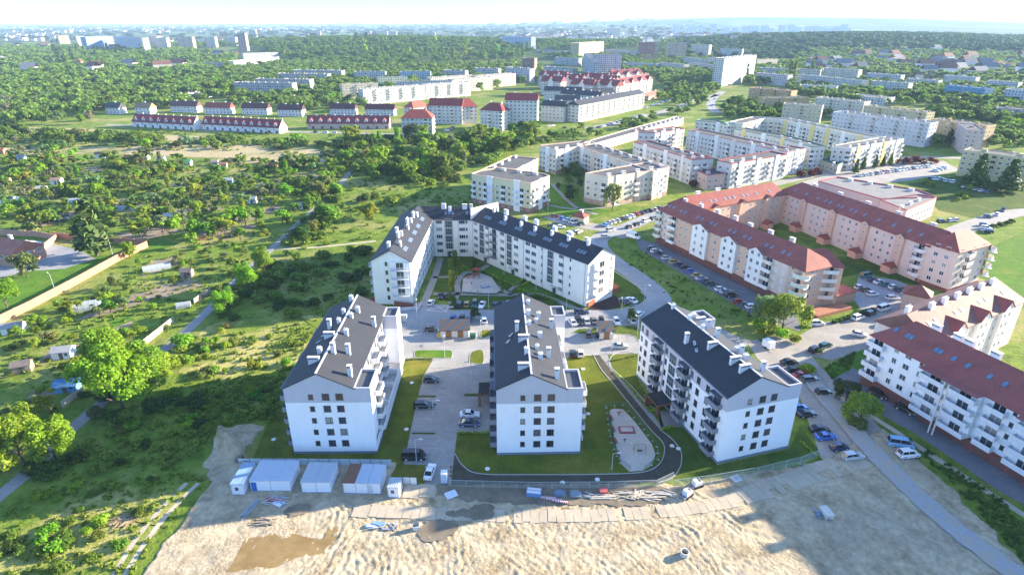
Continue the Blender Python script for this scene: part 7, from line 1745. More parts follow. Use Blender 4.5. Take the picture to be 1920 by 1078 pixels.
for a in ((122, 668, 4.5, 3.5, 2.3, (.62, .62, .62), (.45, .45, .45), .2, 'white shed with grey roof beside the lower plots'), (28, 622, 5, 3.5, 2.2, (.68, .68, .66), (.42, .40, .38), .3, 'white shed near the brick wall at left'), (377, 448, 4, 3.5, 2.4, (.42, .20, .10), (.45, .40, .36), .5, 'orange brown shed beside the lane'), (352, 518, 3.5, 3, 2.2, (.34, .24, .18), (.25, .2, .18), .1, 'small brown hut below the brick wall corner'), (130, 728, 5, 4, 1.8, (.10, .26, .46), (.08, .24, .48), .2, 'blue tarpaulin covered shed under the big clump'), (45, 695, 4, 3, 2.2, (.30, .22, .16), (.24, .2, .18), .4, 'dark wooden hut by the left lane trees'),
    (18, 385, 7, 5, 3.6, (.64, .64, .64), (.40, .44, .48), .1, 'large pale shed at the left edge'), (80, 360, 4, 4, 2.4, (.64, .64, .62), (.5, .5, .5), .3, 'small white shed left of the bare plots'), (352, 310, 5, 4, 2.6, (.55, .55, .5), (.02, .36, .24), .1, 'shed with a bright green roof'), (190, 296, 5.5, 5, 3, (.6, .6, .58), (.05, .055, .07), .3, 'white house with steep dark roof in the gardens'), (242, 300, 4, 3.5, 2.4, (.42, .12, .08), (.30, .08, .06), 0, 'red shed in the rear gardens'), (272, 299, 5, 4, 2.6, (.66, .66, .66), (.36, .42, .45), .1, 'white shed with pale roof right of the red one'), (303, 303, 4.5, 4, 2.5, (.4, .5, .6), (.4, .44, .48), .2, 'pale blue shed in the rear gardens'), (404, 310, 4, 4, 2.5, (.56, .44, .3), (.4, .32, .26), .1, 'tan shed left of the red roofed huts'),
    (420, 314, 4, 3.5, 2.3, (.5, .34, .28), (.38, .18, .14), .2, 'brown red hut in the rear gardens'), (513, 314, 4, 3.5, 2.4, (.40, .15, .10), (.24, .12, .1), 0, 'dark red hut near the straw field'), (430, 345, 4.5, 3.5, 2.5, (.16, .34, .58), (.44, .5, .55), .15, 'bright blue shed amid the orchard'), (498, 356, 5, 4, 2.6, (.62, .56, .46), (.42, .50, .6), .2, 'cream shed with light blue roof in the orchard'), (612, 336, 4.5, 3.5, 2.5, (.58, .58, .58), (.5, .54, .56), .2, 'white shed near the grey lane bend'), (108, 345, 5, 4, 2.7, (.66, .62, .58), (.40, .26, .2), .2, 'white shed with brown roof'), (10, 345, 5, 4, 2.8, (.56, .4, .32), (.34, .2, .15), .1, 'brown roofed hut at the left edge'), (445, 378, 4, 3.5, 2.5, (.68, .68, .68), (.5, .5, .5), .1, 'white hut right of the rear plots'), (474, 380, 4, 3.2, 2.4, (.64, .64, .66), (.36, .38, .4), .1, 'white hut with grey roof beside the lane orchard'), (500, 381, 3.6, 3, 2.3, (.2, .26, .32), (.24, .28, .32), .2, 'dark blue hut beside the lane orchard'), (236, 385, 4, 3.5, 2.4, (.36, .22, .15), (.34, .30, .28), .2, 'brown hut right of the long greenhouse'), (112, 412, 6, 3, 2, (.55, .57, .6), (.5, .53, .56), .1, 'low grey shed near the bare plots'), (320, 412, 5, 3, 2.2, (.55, .55, .55), (.52, .53, .55), .1, 'low white shed by the bright lawn'), (250, 300, 3, 3, 2.2, (.5, .5, .5), (.3, .3, .3), 0, 'tiny grey hut right of the red shed'), (42, 300, 4, 3.5, 2.4, (.5, .5, .56), (.34, .36, .42), 0, 'grey blue hut at the far left'), (5, 288, 5, 4, 3, (.5, .2, .12), (.42, .14, .08), 0, 'orange red hut at the left edge'), (560, 392, 4, 3.5, 2.4, (.6, .6, .58), (.4, .4, .4), .3, 'pale hut close to the grey lane')):
    shed(*a[:8], a[8])
ghm = pbr('greenhouse_film', (.30, .33, .33), .3, (.6, .1), None, 0, .5)
def greenhouse(px, py, L, W, h, ang, label):
    q = P(px, py); b = thing('greenhouse', (q.x, q.y, 0), label, 'greenhouse', 'greenhouses in the gardens', ang); m = MB(); n = 8
    pr = [(W / 2 * math.cos(math.pi * i / n), h * math.sin(math.pi * i / n) ** .8) for i in range(n + 1)]
    for i in range(n): m.poly([(-L / 2, *pr[i]), (L / 2, *pr[i]), (L / 2, *pr[i + 1]), (-L / 2, *pr[i + 1])], ghm)
    for s in (-1, 1): m.poly([(s * L / 2, *p) for p in pr], ghm)
    link('film_cover', m.mesh('film_cover'), b); f = MB()
    for x in np.arange(-L / 2, L / 2 + .1, 1.5):
        for i in range(n): f.tube((x, pr[i][0] * 1.01, pr[i][1] * 1.01), (x, pr[i + 1][0] * 1.01, pr[i + 1][1] * 1.01), .03, .03, metalpaint, 4, False)
    link('frame', f.mesh('frame'), b, (.5, .5, .5)); SHEDS.append((label, q))
for a in ((165, 578, 7, 4.2, 2.4, .45, 'whitish arched greenhouse in the lower gardens'), (295, 505, 9, 3, 2.0, .6, 'pale long greenhouse below the brick wall corner'), (245, 395, 12, 4, 2.4, .1, 'long pale greenhouse in the middle gardens'), (318, 424, 6, 4, 2.4, .1, 'small arched greenhouse by the bright lawn'), (345, 575, 4, 2.4, 1.6, .4, 'tiny greenhouse near the lane trees'), (145, 380, 6, 3.5, 2.2, .15, 'arched greenhouse left of the long one')):
    greenhouse(*a)
def wall_run(name, px, h, th, mat, col, label, cat, post=0, pcol=None, group=None, pier=.35):
    p = [P(*q) for q in px]; q0 = p[0]; root = thing(name, (q0.x, q0.y, 0), label, cat, group); m = MB(); ps = MB(); hp = 0
    for a, b in zip(p, p[1:]):
        u, v, L = frame2(a, b); n = max(1, int(L / post)) if post else 1
        m.fbox((a, u, v), 0, L, -th / 2, th / 2, 0, h, mat)
        if post:
            for k in range(n + 1):
                pm = MB(); pm.fbox((a + u * (L * k / n), u, v), -pier / 2, pier / 2, -pier / 2 - .003 * k, pier / 2, 0, h + .15, mat); pm.build('post', root, pcol or col)
    m.build('wall_panel', root, col); return root
wall_run('brick_wall', [(-30, 622), (60, 578), (150, 530), (225, 488), (277, 464)], 2.6, .3, brick_m, (.36, .19, .125), 'long brick wall with piers between walled lawn and gardens', 'wall', 4.5)
wall_run('brick_wall', [(277, 460), (180, 454), (105, 446)], 2.4, .3, brick_m, (.38, .2, .14), 'rear brick wall behind the ragged conifer', 'wall', 5)
wall_run('brick_wall', [(82, 470), (107, 450), (70, 444), (-10, 440)], 2.4, .3, brick_m, (.42, .24, .17), 'brick wall round the parked cars in the yard', 'wall', 5)
wall_run('garden_fence', [(268, 650), (300, 625), (326, 604)], 1.8, .1, concrete, (.42, .33, .25), 'tan panel fence between gardens and lane, upper stretch', 'fence', 2.2, None, 'panel fences', .16)
wall_run('garden_fence', [(118, 765), (140, 748), (158, 738)], 1.8, .1, concrete, (.40, .33, .26), 'tan panel fence below the big clump', 'fence', 2.2, None, 'panel fences', .16)
wall_run('garden_fence', [(-10, 888), (15, 868), (32, 852)], 1.8, .1, concrete, (.34, .29, .24), 'tan panel fence at the left edge by the lane', 'fence', 2.2, None, 'panel fences', .16)
wall_run('garden_fence', [(365, 570), (395, 548)], 1.8, .1, concrete, (.36, .29, .22), 'tan panel fence beside the round bright tree', 'fence', 2.2, None, 'panel fences', .16)
wood = (.22, .07, .045)
wall_run('board_fence', [(695, 566), (738, 566), (740, 574), (776, 578)], 1.7, .07, brownwood, wood, 'reddish board fence at the left foot of the U block', 'fence', 2, None, 'reddish board fences', .12)
wall_run('board_fence', [(1103, 576), (1135, 558), (1160, 546), (1137, 535)], 1.7, .07, brownwood, (.30, .10, .06), 'reddish board fence at the right foot of the U block', 'fence', 2, None, 'reddish board fences', .12)
wall_run('low_wall', [(744, 583), (786, 579), (790, 571)], 1.0, .25, concrete, (.5, .48, .45), 'low pale retaining wall before the left board fence', 'wall')
hs, _, _ = hip_block('brick house in the walled yard at the left edge', (-45, 468), (20, 478), 5, 8.5, 12, (.48, .28, .2), (.34, .13, .09), (0, 0), 'w', 'house', 'houses among the trees', None, 'house')
# ---------------------------------------------------------------- bin shelters with striped roofs, kiosk
def stripe_mat():
    m, t, b = _nt('striped_tiles'); pos = NN(t, 'ShaderNodeNewGeometry').outputs['Position']
    mp = NN(t, 'ShaderNodeMapping'); mp.inputs['Rotation'].default_value = (0, 0, math.radians(35)); Lk(t, pos, mp.inputs[0])
    wv = NN(t, 'ShaderNodeTexWave', i_Scale=.13); Lk(t, mp.outputs[0], wv.inputs[0])
    Lk(t, ramp(t, wv.outputs['Fac'], [(.45, (.085, .052, .034)), (.55, (.035, .055, .075))]), b.inputs['Base Color']); b.inputs['Roughness'].default_value = .7; return m
strm = stripe_mat()
def shelter(px0, px1, depth, nd, label):
    a, b = P(*px0), P(*px1); u, v, L = frame2(a, b); root = thing('bin_shelter', (a.x, a.y, 0), label, 'shed', 'bin shelters'); m = MB(); m.fbox((a, u, v), 0, L, 0, depth, 0, 2.5, plaster); m.build('wall', root, (.66, .62, .56))
    r = MB(); g = lambda x, y, z: (a.x + u.x * x + v.x * y, a.y + u.y * x + v.y * y, z)
    t = [g(-.4, -.5, 2.45), g(L + .4, -.5, 2.45), g(L + .4, depth + .4, 3.6), g(-.4, depth + .4, 3.6)]; r.hexa([(x, y, z - .15) for x, y, z in t] + t, strm); r.build('roof', root)
    for k in range(nd):
        d = MB(); c = L * (k + .7) / (nd + .4) if nd > 1 else L / 2; d.fbox((a, u, v), c - .8, c + .8, -.06, .01, .03, 2.2, brownwood); d.build('door', root, (.28, .14, .05))
shelter((826, 633), (879, 632), 4, 2, 'larger bin shelter with orange and blue striped roof')
shelter((1124, 636), (1150, 635), 4, 1, 'smaller bin shelter with orange and blue striped roof')
kq = P(1083, 413); hip_block('small cream kiosk with red pyramid roof by the parking', (1073, 405), (1095, 409), 3, 4.8, 5, (.68, .58, .4), (.26, .08, .06), (2.4, 2.4), '-', 'kiosk', 'kiosks', None, 'kiosk')
def boxes(name, px, py, parts, label, cat, ang=0, group=None, z=.2):
    """a thing from boxes: (part name, x0, x1, y0, y1, z0, z1, material, colour)"""
    q = P(px, py); root = thing(name, (q.x, q.y, z), label, cat, group, ang)
    for nm, *bx, m, col in parts:
        mb = MB(); mb.box(*bx, m); link(nm, mb.mesh(nm), root, col)
    return root
boxes('bin_container', 886.5, 634, [('body', -.8, .8, -.6, .6, .1, 1.2, metalpaint, (.01, .10, .06)), ('lid', -.85, .85, -.65, .65, 1.2, 1.35, metalpaint, (.01, .08, .05))], 'dark green wheeled bin right of the larger striped shelter', 'bin', 0, None, .05)
boxes('bin_container', 823, 632, [('body', -.45, .45, -.4, .4, .0, .9, metalpaint, (.62, .36, .02)), ('lid', -.4, .4, -.35, .35, .9, 1.15, metalpaint, (.6, .34, .02))], 'yellow bin left of the larger striped shelter', 'bin', 0, None, .05)
boxes('bin_container', 1120, 633, [('body', -.5, .5, -.5, .5, .0, 1.3, metalpaint, (.02, .022, .025)), ('lid', -.52, .52, -.55, .5, 1.3, 1.45, metalpaint, (.03, .03, .035))], 'black bin left of the smaller striped shelter', 'bin', 0, None, .05)
boxes('utility_box', 757, 601, [('cabinet', -1.0, 1.0, -.6, .6, 0, 1.9, paint, (.5, .5, .48)), ('door', -.9, -.05, -.64, -.601, .1, 1.7, paint, (.42, .42, .4))], 'grey utility cabinet behind the left white block', 'cabinet', 0, None, .05)
boxes('white_trailer', 1440, 652, [('body', -1.0, 1.0, -1.4, 1.4, .4, 2.3, paint, (.72, .72, .72)), ('drawbar', -.06, .06, -2.4, -1.4, .4, .5, metalpaint, (.2, .2, .2)), ('wheel', -1.1, 1.1, -.3, .3, 0, .55, rubber, None)], 'small white box trailer by the rough parking', 'trailer', .4, None, .05)
# ---------------------------------------------------------------- building site
corr = None
def cabin(px0, px1, depth, h, label, wall, roofc, nroof=2, door=None, rust=False, wins=()):
    a, b = P(*px0), P(*px1); u, v, L = frame2(a, b); root = thing('site_cabin', (a.x, a.y, 0), label, 'site cabin', 'site cabins in a row'); f = (a, u, v)
    m = MB(); m.fbox(f, 0, L, 0, depth, .22, h, metalpaint); m.build('wall', root, wall)
    sk = MB(); sk.fbox(f, -.03, L + .03, -.03, depth + .03, .1, .22, metalpaint); sk.build('base_frame', root, (.03, .10, .32))
    for k in range(nroof):
        r = MB(); r.fbox(f, L * k / nroof + .02 - (.1 if k == 0 else 0), L * (k + 1) / nroof - .02 + (.1 if k == nroof - 1 else 0), -.1, depth + .1, h, h + .12, metalpaint)
        x0, x1 = L * k / nroof + .1, L * (k + 1) / nroof - .1
        for x in np.arange(x0, x1, .42): r.fbox(f, x, x + .12, -.05, depth + .05, h + .121, h + .16, metalpaint)
        r.build('roof', root, (.20, .09, .05) if rust and k == 0 else roofc)
    for k in range(nroof):
        t_ = MB(); t_.fbox(f, L * k / nroof, L * k / nroof + .14, -.02, 0, .2, h, metalpaint); t_.build('corner_post', root, (.42, .45, .5))
    if door is not None: d = MB(); d.fbox(f, door, door + .95, -.05, .01, .25, 2.25, metalpaint); d.build('door', root, (.02, .12, .42) if not rust else (.45, .48, .52))
    for x in wins: w_ = MB(); w_.fbox(f, x, x + .8, -.05, .01, 1.1, 2.0, paint); o = w_.build('window', root, (.7, .7, .7)); g = MB(); g.fbox(f, x + .08, x + .72, -.06, -.051, 1.18, 1.92, glass); g.build('pane', o)
cabin((436, 928), (459, 928), 6.0, 2.6, 'narrow white site cabin with blue tinted roof, leftmost of the row', (.66, .68, .72), (.22, .33, .44), 1, None, False, (.7,))
cabin((472, 921), (546, 921), 5.6, 2.6, 'widest white site cabin with blue door', (.70, .72, .76), (.42, .47, .54), 2, .2)
cabin((567, 924), (621, 924), 5.4, 2.6, 'white site cabin with grey ribbed roof, third in the row', (.70, .72, .76), (.40, .44, .48), 2)
cabin((645, 925), (714, 927), 5.2, 2.6, 'white site cabin with a rusty left roof panel', (.68, .69, .71), (.42, .47, .54), 3, 4.6, True)
cabin((728, 933), (749, 934), 2.6, 2.5, 'small white guard cabin right of the row', (.70, .71, .73), (.36, .40, .44), 1, None, False, (.55,))
hd = P(456, 872)
def panel_fence(name, px, h, step, label, col, mesh=False):
    p = [P(*q) for q in px]; root = thing(name, (p[0].x, p[0].y, 0), label, 'fence')
    for a, b in zip(p, p[1:]):
        u, v, L = frame2(a, b); n = max(1, round(L / step))
        for k in range(n):
            m = MB(); x0, x1 = L * k / n + .05, L * (k + 1) / n - .05
            if mesh:
                for x in np.arange(x0, x1, .22): m.fbox((a, u, v), x, x + .018, -.009, .009, .15, h, metalpaint)
                for z in np.arange(.2, h, .3): m.fbox((a, u, v), x0, x1, -.011, .011, z, z + .018, metalpaint)
                for x in (x0, x1 - .05): m.fbox((a, u, v), x, x + .05, -.025, .025, .1, h + .02, metalpaint)
                m.fbox((a, u, v), x0, x1, -.025, .025, h - .02, h + .03, metalpaint)
            else:
                m.fbox((a, u, v), x0, x1, -.03, .03, .05, h, metalpaint)
            m.build('panel', root, col)
            ps = MB(); ps.fbox((a, u, v), x0 - .12, x0 + .02, -.3, .3, 0, .16, concrete) if mesh else ps.fbox((a, u, v), x0 - .1, x0, -.07, .07, 0, h + .15, metalpaint); ps.build('foot' if mesh else 'post', root, (.55, .55, .53) if mesh else (.05, .14, .16))
panel_fence('sheet_fence', [(448, 872), (560, 872), (735, 874)], 1.7, 2.2, 'pale sheet metal fence behind the site cabins', (.48, .56, .60))
panel_fence('sheet_fence', [(756, 908), (782, 909)], 1.8, 1.7, 'two pale fence panels right of the guard cabin', (.62, .64, .64))
panel_fence('mesh_fence', [(843, 914), (1000, 918), (1140, 917), (1230, 914), (1262, 899)], 1.9, 3.4, 'long wire mesh fence along the dark drive', (.36, .42, .40), True)
panel_fence('mesh_fence', [(1262, 914), (1330, 905), (1420, 890), (1500, 870), (1532, 858)], 1.9, 3.4, 'wire mesh fence in front of the right gable', (.36, .42, .40), True)
panel_fence('mesh_fence', [(1137, 765), (1146, 830), (1163, 868), (1182, 882)], 1.1, 2.2, 'low green mesh fence at the left of the playground', (.04, .14, .09), True)
panel_fence('mesh_fence', [(1136, 763), (1168, 760), (1200, 795), (1232, 838), (1234, 862), (1208, 882)], 1.1, 2.2, 'low green mesh fence at the right of the playground', (.04, .14, .09), True)
boxes('toilet_cabin', 833.5, 903, [('cabin', -.58, .58, -.58, .58, 0, 2.05, paint, (.66, .68, .72)), ('roof', -.62, .62, -.62, .62, 2.05, 2.3, paint, (.74, .74, .74)), ('door', -.42, .42, -.62, -.581, .15, 1.95, paint, (.46, .52, .60)), ('base', -.62, .62, -.64, .64, -.15, 0, paint, (.10, .22, .45))], 'white portable toilet at the court exit', 'toilet')
rs = random.Random(31)
def heap(name, px, py, items, label, cat='pile', ang=0, z=.22):
    """loose stock: each item (part name, n, length, width, height, colours, spread x, spread y, angle spread)"""
    q = P(px, py); root = thing(name, (q.x, q.y, z), label, cat, 'building materials', ang)
    for nm, n, L, W, h, colr, sx, sy, sa in items:
        for k in range(n):
            m = MB(); a = rs.gauss(0, sa); c, s = math.cos(a), math.sin(a); x, y = rs.uniform(-sx, sx), rs.uniform(-sy, sy); zz = rs.uniform(0, .25); u = Vector((c, s)); l = L * rs.uniform(.7, 1.1)
            m.fbox((Vector((x, y)), u, Vector((-s, c))), -l / 2, l / 2, -W / 2, W / 2, zz, zz + h, metalpaint if nm in ('pipe', 'sheet', 'barrier') else brownwood)
            link(nm, m.mesh(nm), root, rs.choice(colr))
heap('timber_pile', 1195, 931, [('plank', 26, 4.5, .22, .12, [(.42, .35, .26), (.34, .28, .21), (.5, .43, .34)], 4.5, 1.0, .18), ('plank', 9, 2.5, .2, .15, [(.5, .44, .36)], .8, 1.0, 1.2)], 'long pile of grey timber in front of the mesh fence')
heap('timber_pile', 1128, 934, [('plank', 8, 3.2, .25, .14, [(.46, .40, .32)], 2.0, .5, .1)], 'shorter stack of pale planks left of the long timber pile')
heap('timber_pile', 1240, 928, [('plank', 10, 3.0, .22, .14, [(.36, .33, .30), (.44, .4, .35)], 1.8, .8, .25)], 'grey boards right of the long timber pile')
heap('pallet_stack', 1078, 930, [('pallet', 3, 2.0, 1.2, .3, [(.20, .24, .28)], .5, .3, .1)], 'dark grey pallets behind the striped barriers')
heap('pallet_stack', 1050, 928, [('pallet', 3, 2.2, 1.3, .3, [(.16, .2, .26)], .4, .2, .1)], 'blue grey pallets nearest the striped barriers')
heap('pallet_stack', 1100, 931, [('pipe', 9, 2.4, .12, .12, [(.4, .4, .4), (.3, .3, .3)], .8, .7, .5)], 'tangle of grey pipes between pallets and red tub')
boxes('mortar_tub', 1131, 925, [('tub', -.7, .7, -.6, .6, 0, .7, metalpaint, (.42, .08, .07)), ('rim', -.76, .76, -.66, .66, .7, .78, metalpaint, (.36, .08, .07))], 'red mortar tub by the planks', 'tub')
boxes('water_tank', 1001, 928, [('tank', -1.4, 1.4, -.8, .8, 0, .9, metalpaint, (.10, .22, .42)), ('cover', -1.3, 1.3, -.7, .7, .9, 1.0, paint, (.62, .62, .64)), ('frame', -1.45, 1.45, -.05, .05, .2, 1.02, metalpaint, (.08, .1, .14))], 'blue crate with white cover in front of the mesh fence', 'crate', -.15)
def stripes():
    m, t, b = _nt('warning_stripes'); pos = NN(t, 'ShaderNodeTexCoord').outputs['Object']; mp = NN(t, 'ShaderNodeMapping'); mp.inputs['Rotation'].default_value = (0, 0, .7); Lk(t, pos, mp.inputs[0])
    wv = NN(t, 'ShaderNodeTexWave', i_Scale=.9); Lk(t, mp.outputs[0], wv.inputs[0]); Lk(t, ramp(t, wv.outputs['Fac'], [(.48, (.45, .03, .03)), (.52, (.7, .7, .7))]), b.inputs['Base Color']); return m
wst = stripes()
for k in range(3):
    q = P(1028 + k * 11, 936 + k * 1.5); m = MB(); m.box(-1.4, 1.4, -.18, .18, 0, .3, wst)
    m.box(-1.3, -1.1, -.4, .4, -.05, .05, rubber); tag(link('warning_barrier', m.mesh('warning_barrier'), None, None, (q.x, q.y - .3 * k, .27 + .05 * k), -.12 - .06 * k), 'red and white striped barrier lying on the mud, %s from the left' % ORD[k], 'barrier', 'striped barriers')
boxes('mortar_pallet', 846, 930, [('pallet', -1.0, 1.0, -.8, .8, 0, .15, brownwood, (.36, .28, .2)), ('sheet', -1.1, 1.1, -.85, .85, .15, .35, paint, (.58, .62, .68))], 'pale covered pallet alone on the mud', 'pallet', .5)
heap('scrap_heap', 706, 988, [('sheet', 6, 2.2, .7, .12, [(.5, .55, .6), (.14, .3, .55), (.4, .42, .45)], .9, .5, .15), ('pipe', 5, 2, .15, .15, [(.3, .32, .35)], 1.0, .8, .2)], 'pile of pale blue sheets on the sand')
heap('scrap_heap', 735, 990, [('plank', 10, 1.8, .2, .12, [(.36, .3, .25), (.3, .3, .32)], 1.0, .7, .8)], 'brownish scrap between the sheets and the grey box')
boxes('concrete_mixer', 781, 993, [('body', -.6, .6, -.5, .5, .2, .9, metalpaint, (.5, .52, .55)), ('hood', -.5, .5, -.3, .3, .9, 1.2, metalpaint, (.06, .08, .1)), ('leg', -.6, -.45, -.5, .5, 0, .2, metalpaint, (.1, .1, .1))], 'small grey mixer box beside the scrap on the sand', 'machine', .2)
heap('scaffold_pile', 520, 940, [('pipe', 14, 3.4, .1, .1, [(.16, .28, .44), (.3, .34, .4), (.42, .44, .46)], 1.4, 1.0, .5), ('sheet', 4, 2.2, .5, .1, [(.40, .06, .06)], 1.2, .5, .2)], 'tangle of blue and red scaffold parts before the cabins')
heap('scaffold_pile', 468, 958, [('pipe', 9, 4.0, .14, .12, [(.34, .36, .4), (.26, .28, .3)], .7, .5, .12)], 'grey pipes lying left below the cabins', 'pile', 1.25)
heap('brushwood_pile', 498, 980, [('plank', 12, 2.6, .16, .14, [(.3, .24, .17), (.38, .3, .22)], .9, .7, .3)], 'stack of brown timber on the sand left')
heap('brushwood_pile', 238, 975, [('branch', 34, 3.6, .10, .09, [(.34, .25, .15), (.42, .32, .2), (.26, .19, .12)], 1.4, 1.2, .6)], 'heap of dry branches in the meadow', 'pile', .6, .1)
boxes('white_board', 523, 945, [('board', -1.0, 1.0, -.7, .7, .1, .2, paint, (.66, .66, .70)), ('batten', -.9, .9, -.05, .05, 0, .1, brownwood, (.3, .24, .18))], 'white board lying by the scaffold tangle', 'board', -.5)
boxes('manhole_slab', 1380, 899, [('slab', -.9, .9, -.8, .8, 0, .18, concrete, (.55, .55, .55)), ('lid', -.45, .45, -.45, .45, .18, .24, concrete, (.4, .4, .4))], 'square concrete slab by the mesh fence', 'slab', .4)
def ringpipe(px, py, r, h, label):
    q = P(px, py); m = MB(); n = 20
    for i in range(n):
        a, b = 2 * math.pi * i / n, 2 * math.pi * (i + 1) / n; c = lambda t, rr, z: (math.cos(t) * rr, math.sin(t) * rr, z)
        m.poly([c(a, r, 0), c(b, r, 0), c(b, r, h), c(a, r, h)], concrete); m.poly([c(a, r, h), c(b, r, h), c(b, r * .8, h), c(a, r * .8, h)], concrete); m.poly([c(a, r * .8, h), c(b, r * .8, h), c(b, r * .8, 0), c(a, r * .8, 0)], concrete)
    m.poly([(math.cos(2 * math.pi * i / n) * r * .8, math.sin(2 * math.pi * i / n) * r * .8, .1) for i in range(n)], rubber)
    link('concrete_ring', m.mesh('concrete_ring'), None, (.5, .47, .42), (q.x, q.y, .2), label=label, cat='concrete ring')
ringpipe(1283, 1042, .75, .9, 'round concrete well ring in the churned sand')
def digger(px, py, ang, label):
    boxes('mini_machine', px, py, [('body', -.9, .9, -.6, .6, .4, 1.1, metalpaint, (.6, .6, .6)), ('hood', -.8, .0, -.55, .55, 1.1, 1.5, metalpaint, (.66, .66, .66)), ('seat', .1, .5, -.3, .3, 1.1, 1.35, rubber, None), ('track', -1.0, 1.0, -.8, -.55, 0, .45, rubber, None), ('track', -1.0, 1.0, .55, .8, 0, .45, rubber, None), ('bucket', -1.7, -.95, -.6, .6, .05, .5, metalpaint, (.2, .2, .2))], label, 'machine', ang, 'small site machines')
digger(1288, 930, .7, 'small white machine at the end of the timber, front one'); digger(1306, 912, .4, 'small white machine at the end of the timber, rear one')
heap('rubble_heap', 1540, 965, [('sheet', 8, 2.0, .4, .2, [(.2, .24, .3), (.14, .18, .22)], .9, .9, .7)], 'dark blue debris beside a stone block on the sand')
boxes('stone_block', 1548, 966, [('block', -.7, .7, -1.2, 1.2, 0, .9, concrete, (.5, .47, .40)), ('capping', -.75, .75, -1.25, 1.25, .9, 1.0, concrete, (.56, .52, .46))], 'pale stone block on the sand', 'stone block', .1)
# traffic cones at the fence end
for i, (x, y) in enumerate(((846, 876), (845.5, 884), (845, 892))):
    q = P(x, y); m = MB(); m.box(-.2, .2, -.2, .2, 0, .04, rubber); m.tube((0, 0, .04), (0, 0, .7), .15, .03, metalpaint, 8)
    link('traffic_cone', m.mesh('traffic_cone'), None, (.55, .10, .03), (q.x, q.y, .05), label='orange cone by the court exit, %s from the rear' % ORD[i], cat='cone', group='traffic cones')
# lamps
def lamp(px, py, h, label, ang=0, col=(.45, .46, .46)):
    q = P(px, py); root = thing('street_lamp', (q.x, q.y, 0), label, 'street lamp', 'street lamps', ang); m = MB(); m.tube((0, 0, 0), (0, 0, h), .09, .05, metalpaint, 8); link('pole', m.mesh('pole'), root, col)
    a = MB(); a.tube((0, 0, h - .05), (1.0, 0, h + .15), .045, .04, metalpaint, 6); link('arm', a.mesh('arm'), root, col); hd_ = MB(); hd_.box(.8, 1.6, -.14, .14, h + .1, h + .24, metalpaint); hd_.box(.9, 1.55, -.1, .1, h + .06, h + .099, lampglass); link('lamp_head', hd_.mesh('lamp_head'), root, (.55, .56, .56))
for i, a in enumerate(((834, 672, 6, 'lamp post on the large green island', 1.6), (902, 635, 5, 'lamp post beside the striped bin shelter', 1.6), (781, 865, 5.5, 'lamp post by the black van', 0), (782, 596, 5.5, 'lamp post behind the left white block', 1.6), (916, 580, 5, 'lamp post in the bright shrub bed', 1.6), (1062, 581, 5, 'lamp post below the U block facade', 1.6), (1145, 663, 5.5, 'lamp post at the right hand lawn edge', 1.6), (1195, 628, 5.5, 'lamp post behind the right white block', 2.0), (1207, 572, 7, 'lamp post at the street bend', -.6), (105, 550, 7, 'lamp post inside the brick wall', 2.6), (212, 480, 7, 'lamp post beside the ragged conifer', 2.4), (1027, 405, 7, 'lamp post on the lawn by the pale yellow block', 1), (1005, 545, 4, 'lamp post in the courtyard by the hedges', 1.5), (945, 515, 4, 'lamp post on the long courtyard lawn', 1.5), (1165, 590, 5, 'lamp post by the mulch bed', 1.5), (1440, 600, 7, 'lamp post at the end of the garage lane', 1), (884, 716, 5.5, 'lamp post in the right hand bays', 3.1), (813, 790, 5.5, 'lamp post among the left hand bays', 0), (1147, 880, 4, 'green post lamp at the playground fence', 0), (1253, 240, 8, 'lamp post far along the sunny road', 0), (1720, 700, 6, 'lamp post at the balcony block lane', 2))):
    lamp(*a[:4], a[4])
# ---------------------------------------------------------------- playgrounds
def tubes(name, px, py, parts, label, cat='play equipment', ang=0, z=.05, group='play equipment'):
    q = P(px, py); root = thing(name, (q.x, q.y, z), label, cat, group, ang)
    for nm, segs, col in parts:
        m = MB()
        for a, b, r in segs: m.tube(a, b, r, r, metalpaint, 6)
        link(nm, m.mesh(nm), root, col)
    return root
tubes('swing', 1199, 848, [('frame', [((-1.3, -.7, 0), (-1.1, 0, 2.1), .06), ((-1.3, .7, 0), (-1.1, 0, 2.1), .06), ((1.3, -.7, 0), (1.1, 0, 2.1), .06), ((1.3, .7, 0), (1.1, 0, 2.1), .06), ((-1.15, 0, 2.1), (1.15, 0, 2.1), .06)], (.30, .24, .08)), ('chain', [((-.4, 0, 2.1), (-.3, 0, .6), .02), ((.4, 0, 2.1), (.3, 0, .6), .02)], (.1, .1, .1)), ('nest_seat', [((-.5, 0, .5), (.5, 0, .5), .22)], (.03, .03, .035))], 'nest swing frame in the near playground')
boxes('sand_box', 1175, 807, [('border', -1.7, 1.7, -1.1, 1.1, 0, .3, paint, (.28, .05, .06)), ('sand_fill', -1.3, 1.3, -.75, .75, .3, .32, playsand, None)], 'red edged sand box in the near playground', 'sand box', 0, None, .05)
tubes('spring_rider', 1160, 778, [('spring', [((0, 0, 0), (0, 0, .6), .12)], (.1, .1, .1)), ('seat', [((-.5, 0, .7), (.5, 0, .75), .16), ((.3, 0, .75), (.45, 0, 1.2), .1)], (.42, .06, .05))], 'red spring rider at the top of the playground')
tubes('spring_rider', 1171, 828, [('spring', [((0, 0, 0), (0, 0, .5), .1)], (.1, .1, .1)), ('seat', [((-.3, 0, .6), (.3, 0, .65), .12), ((.2, 0, .65), (.3, 0, .95), .07)], (.05, .05, .06))], 'small dark spring rider below the sand box')
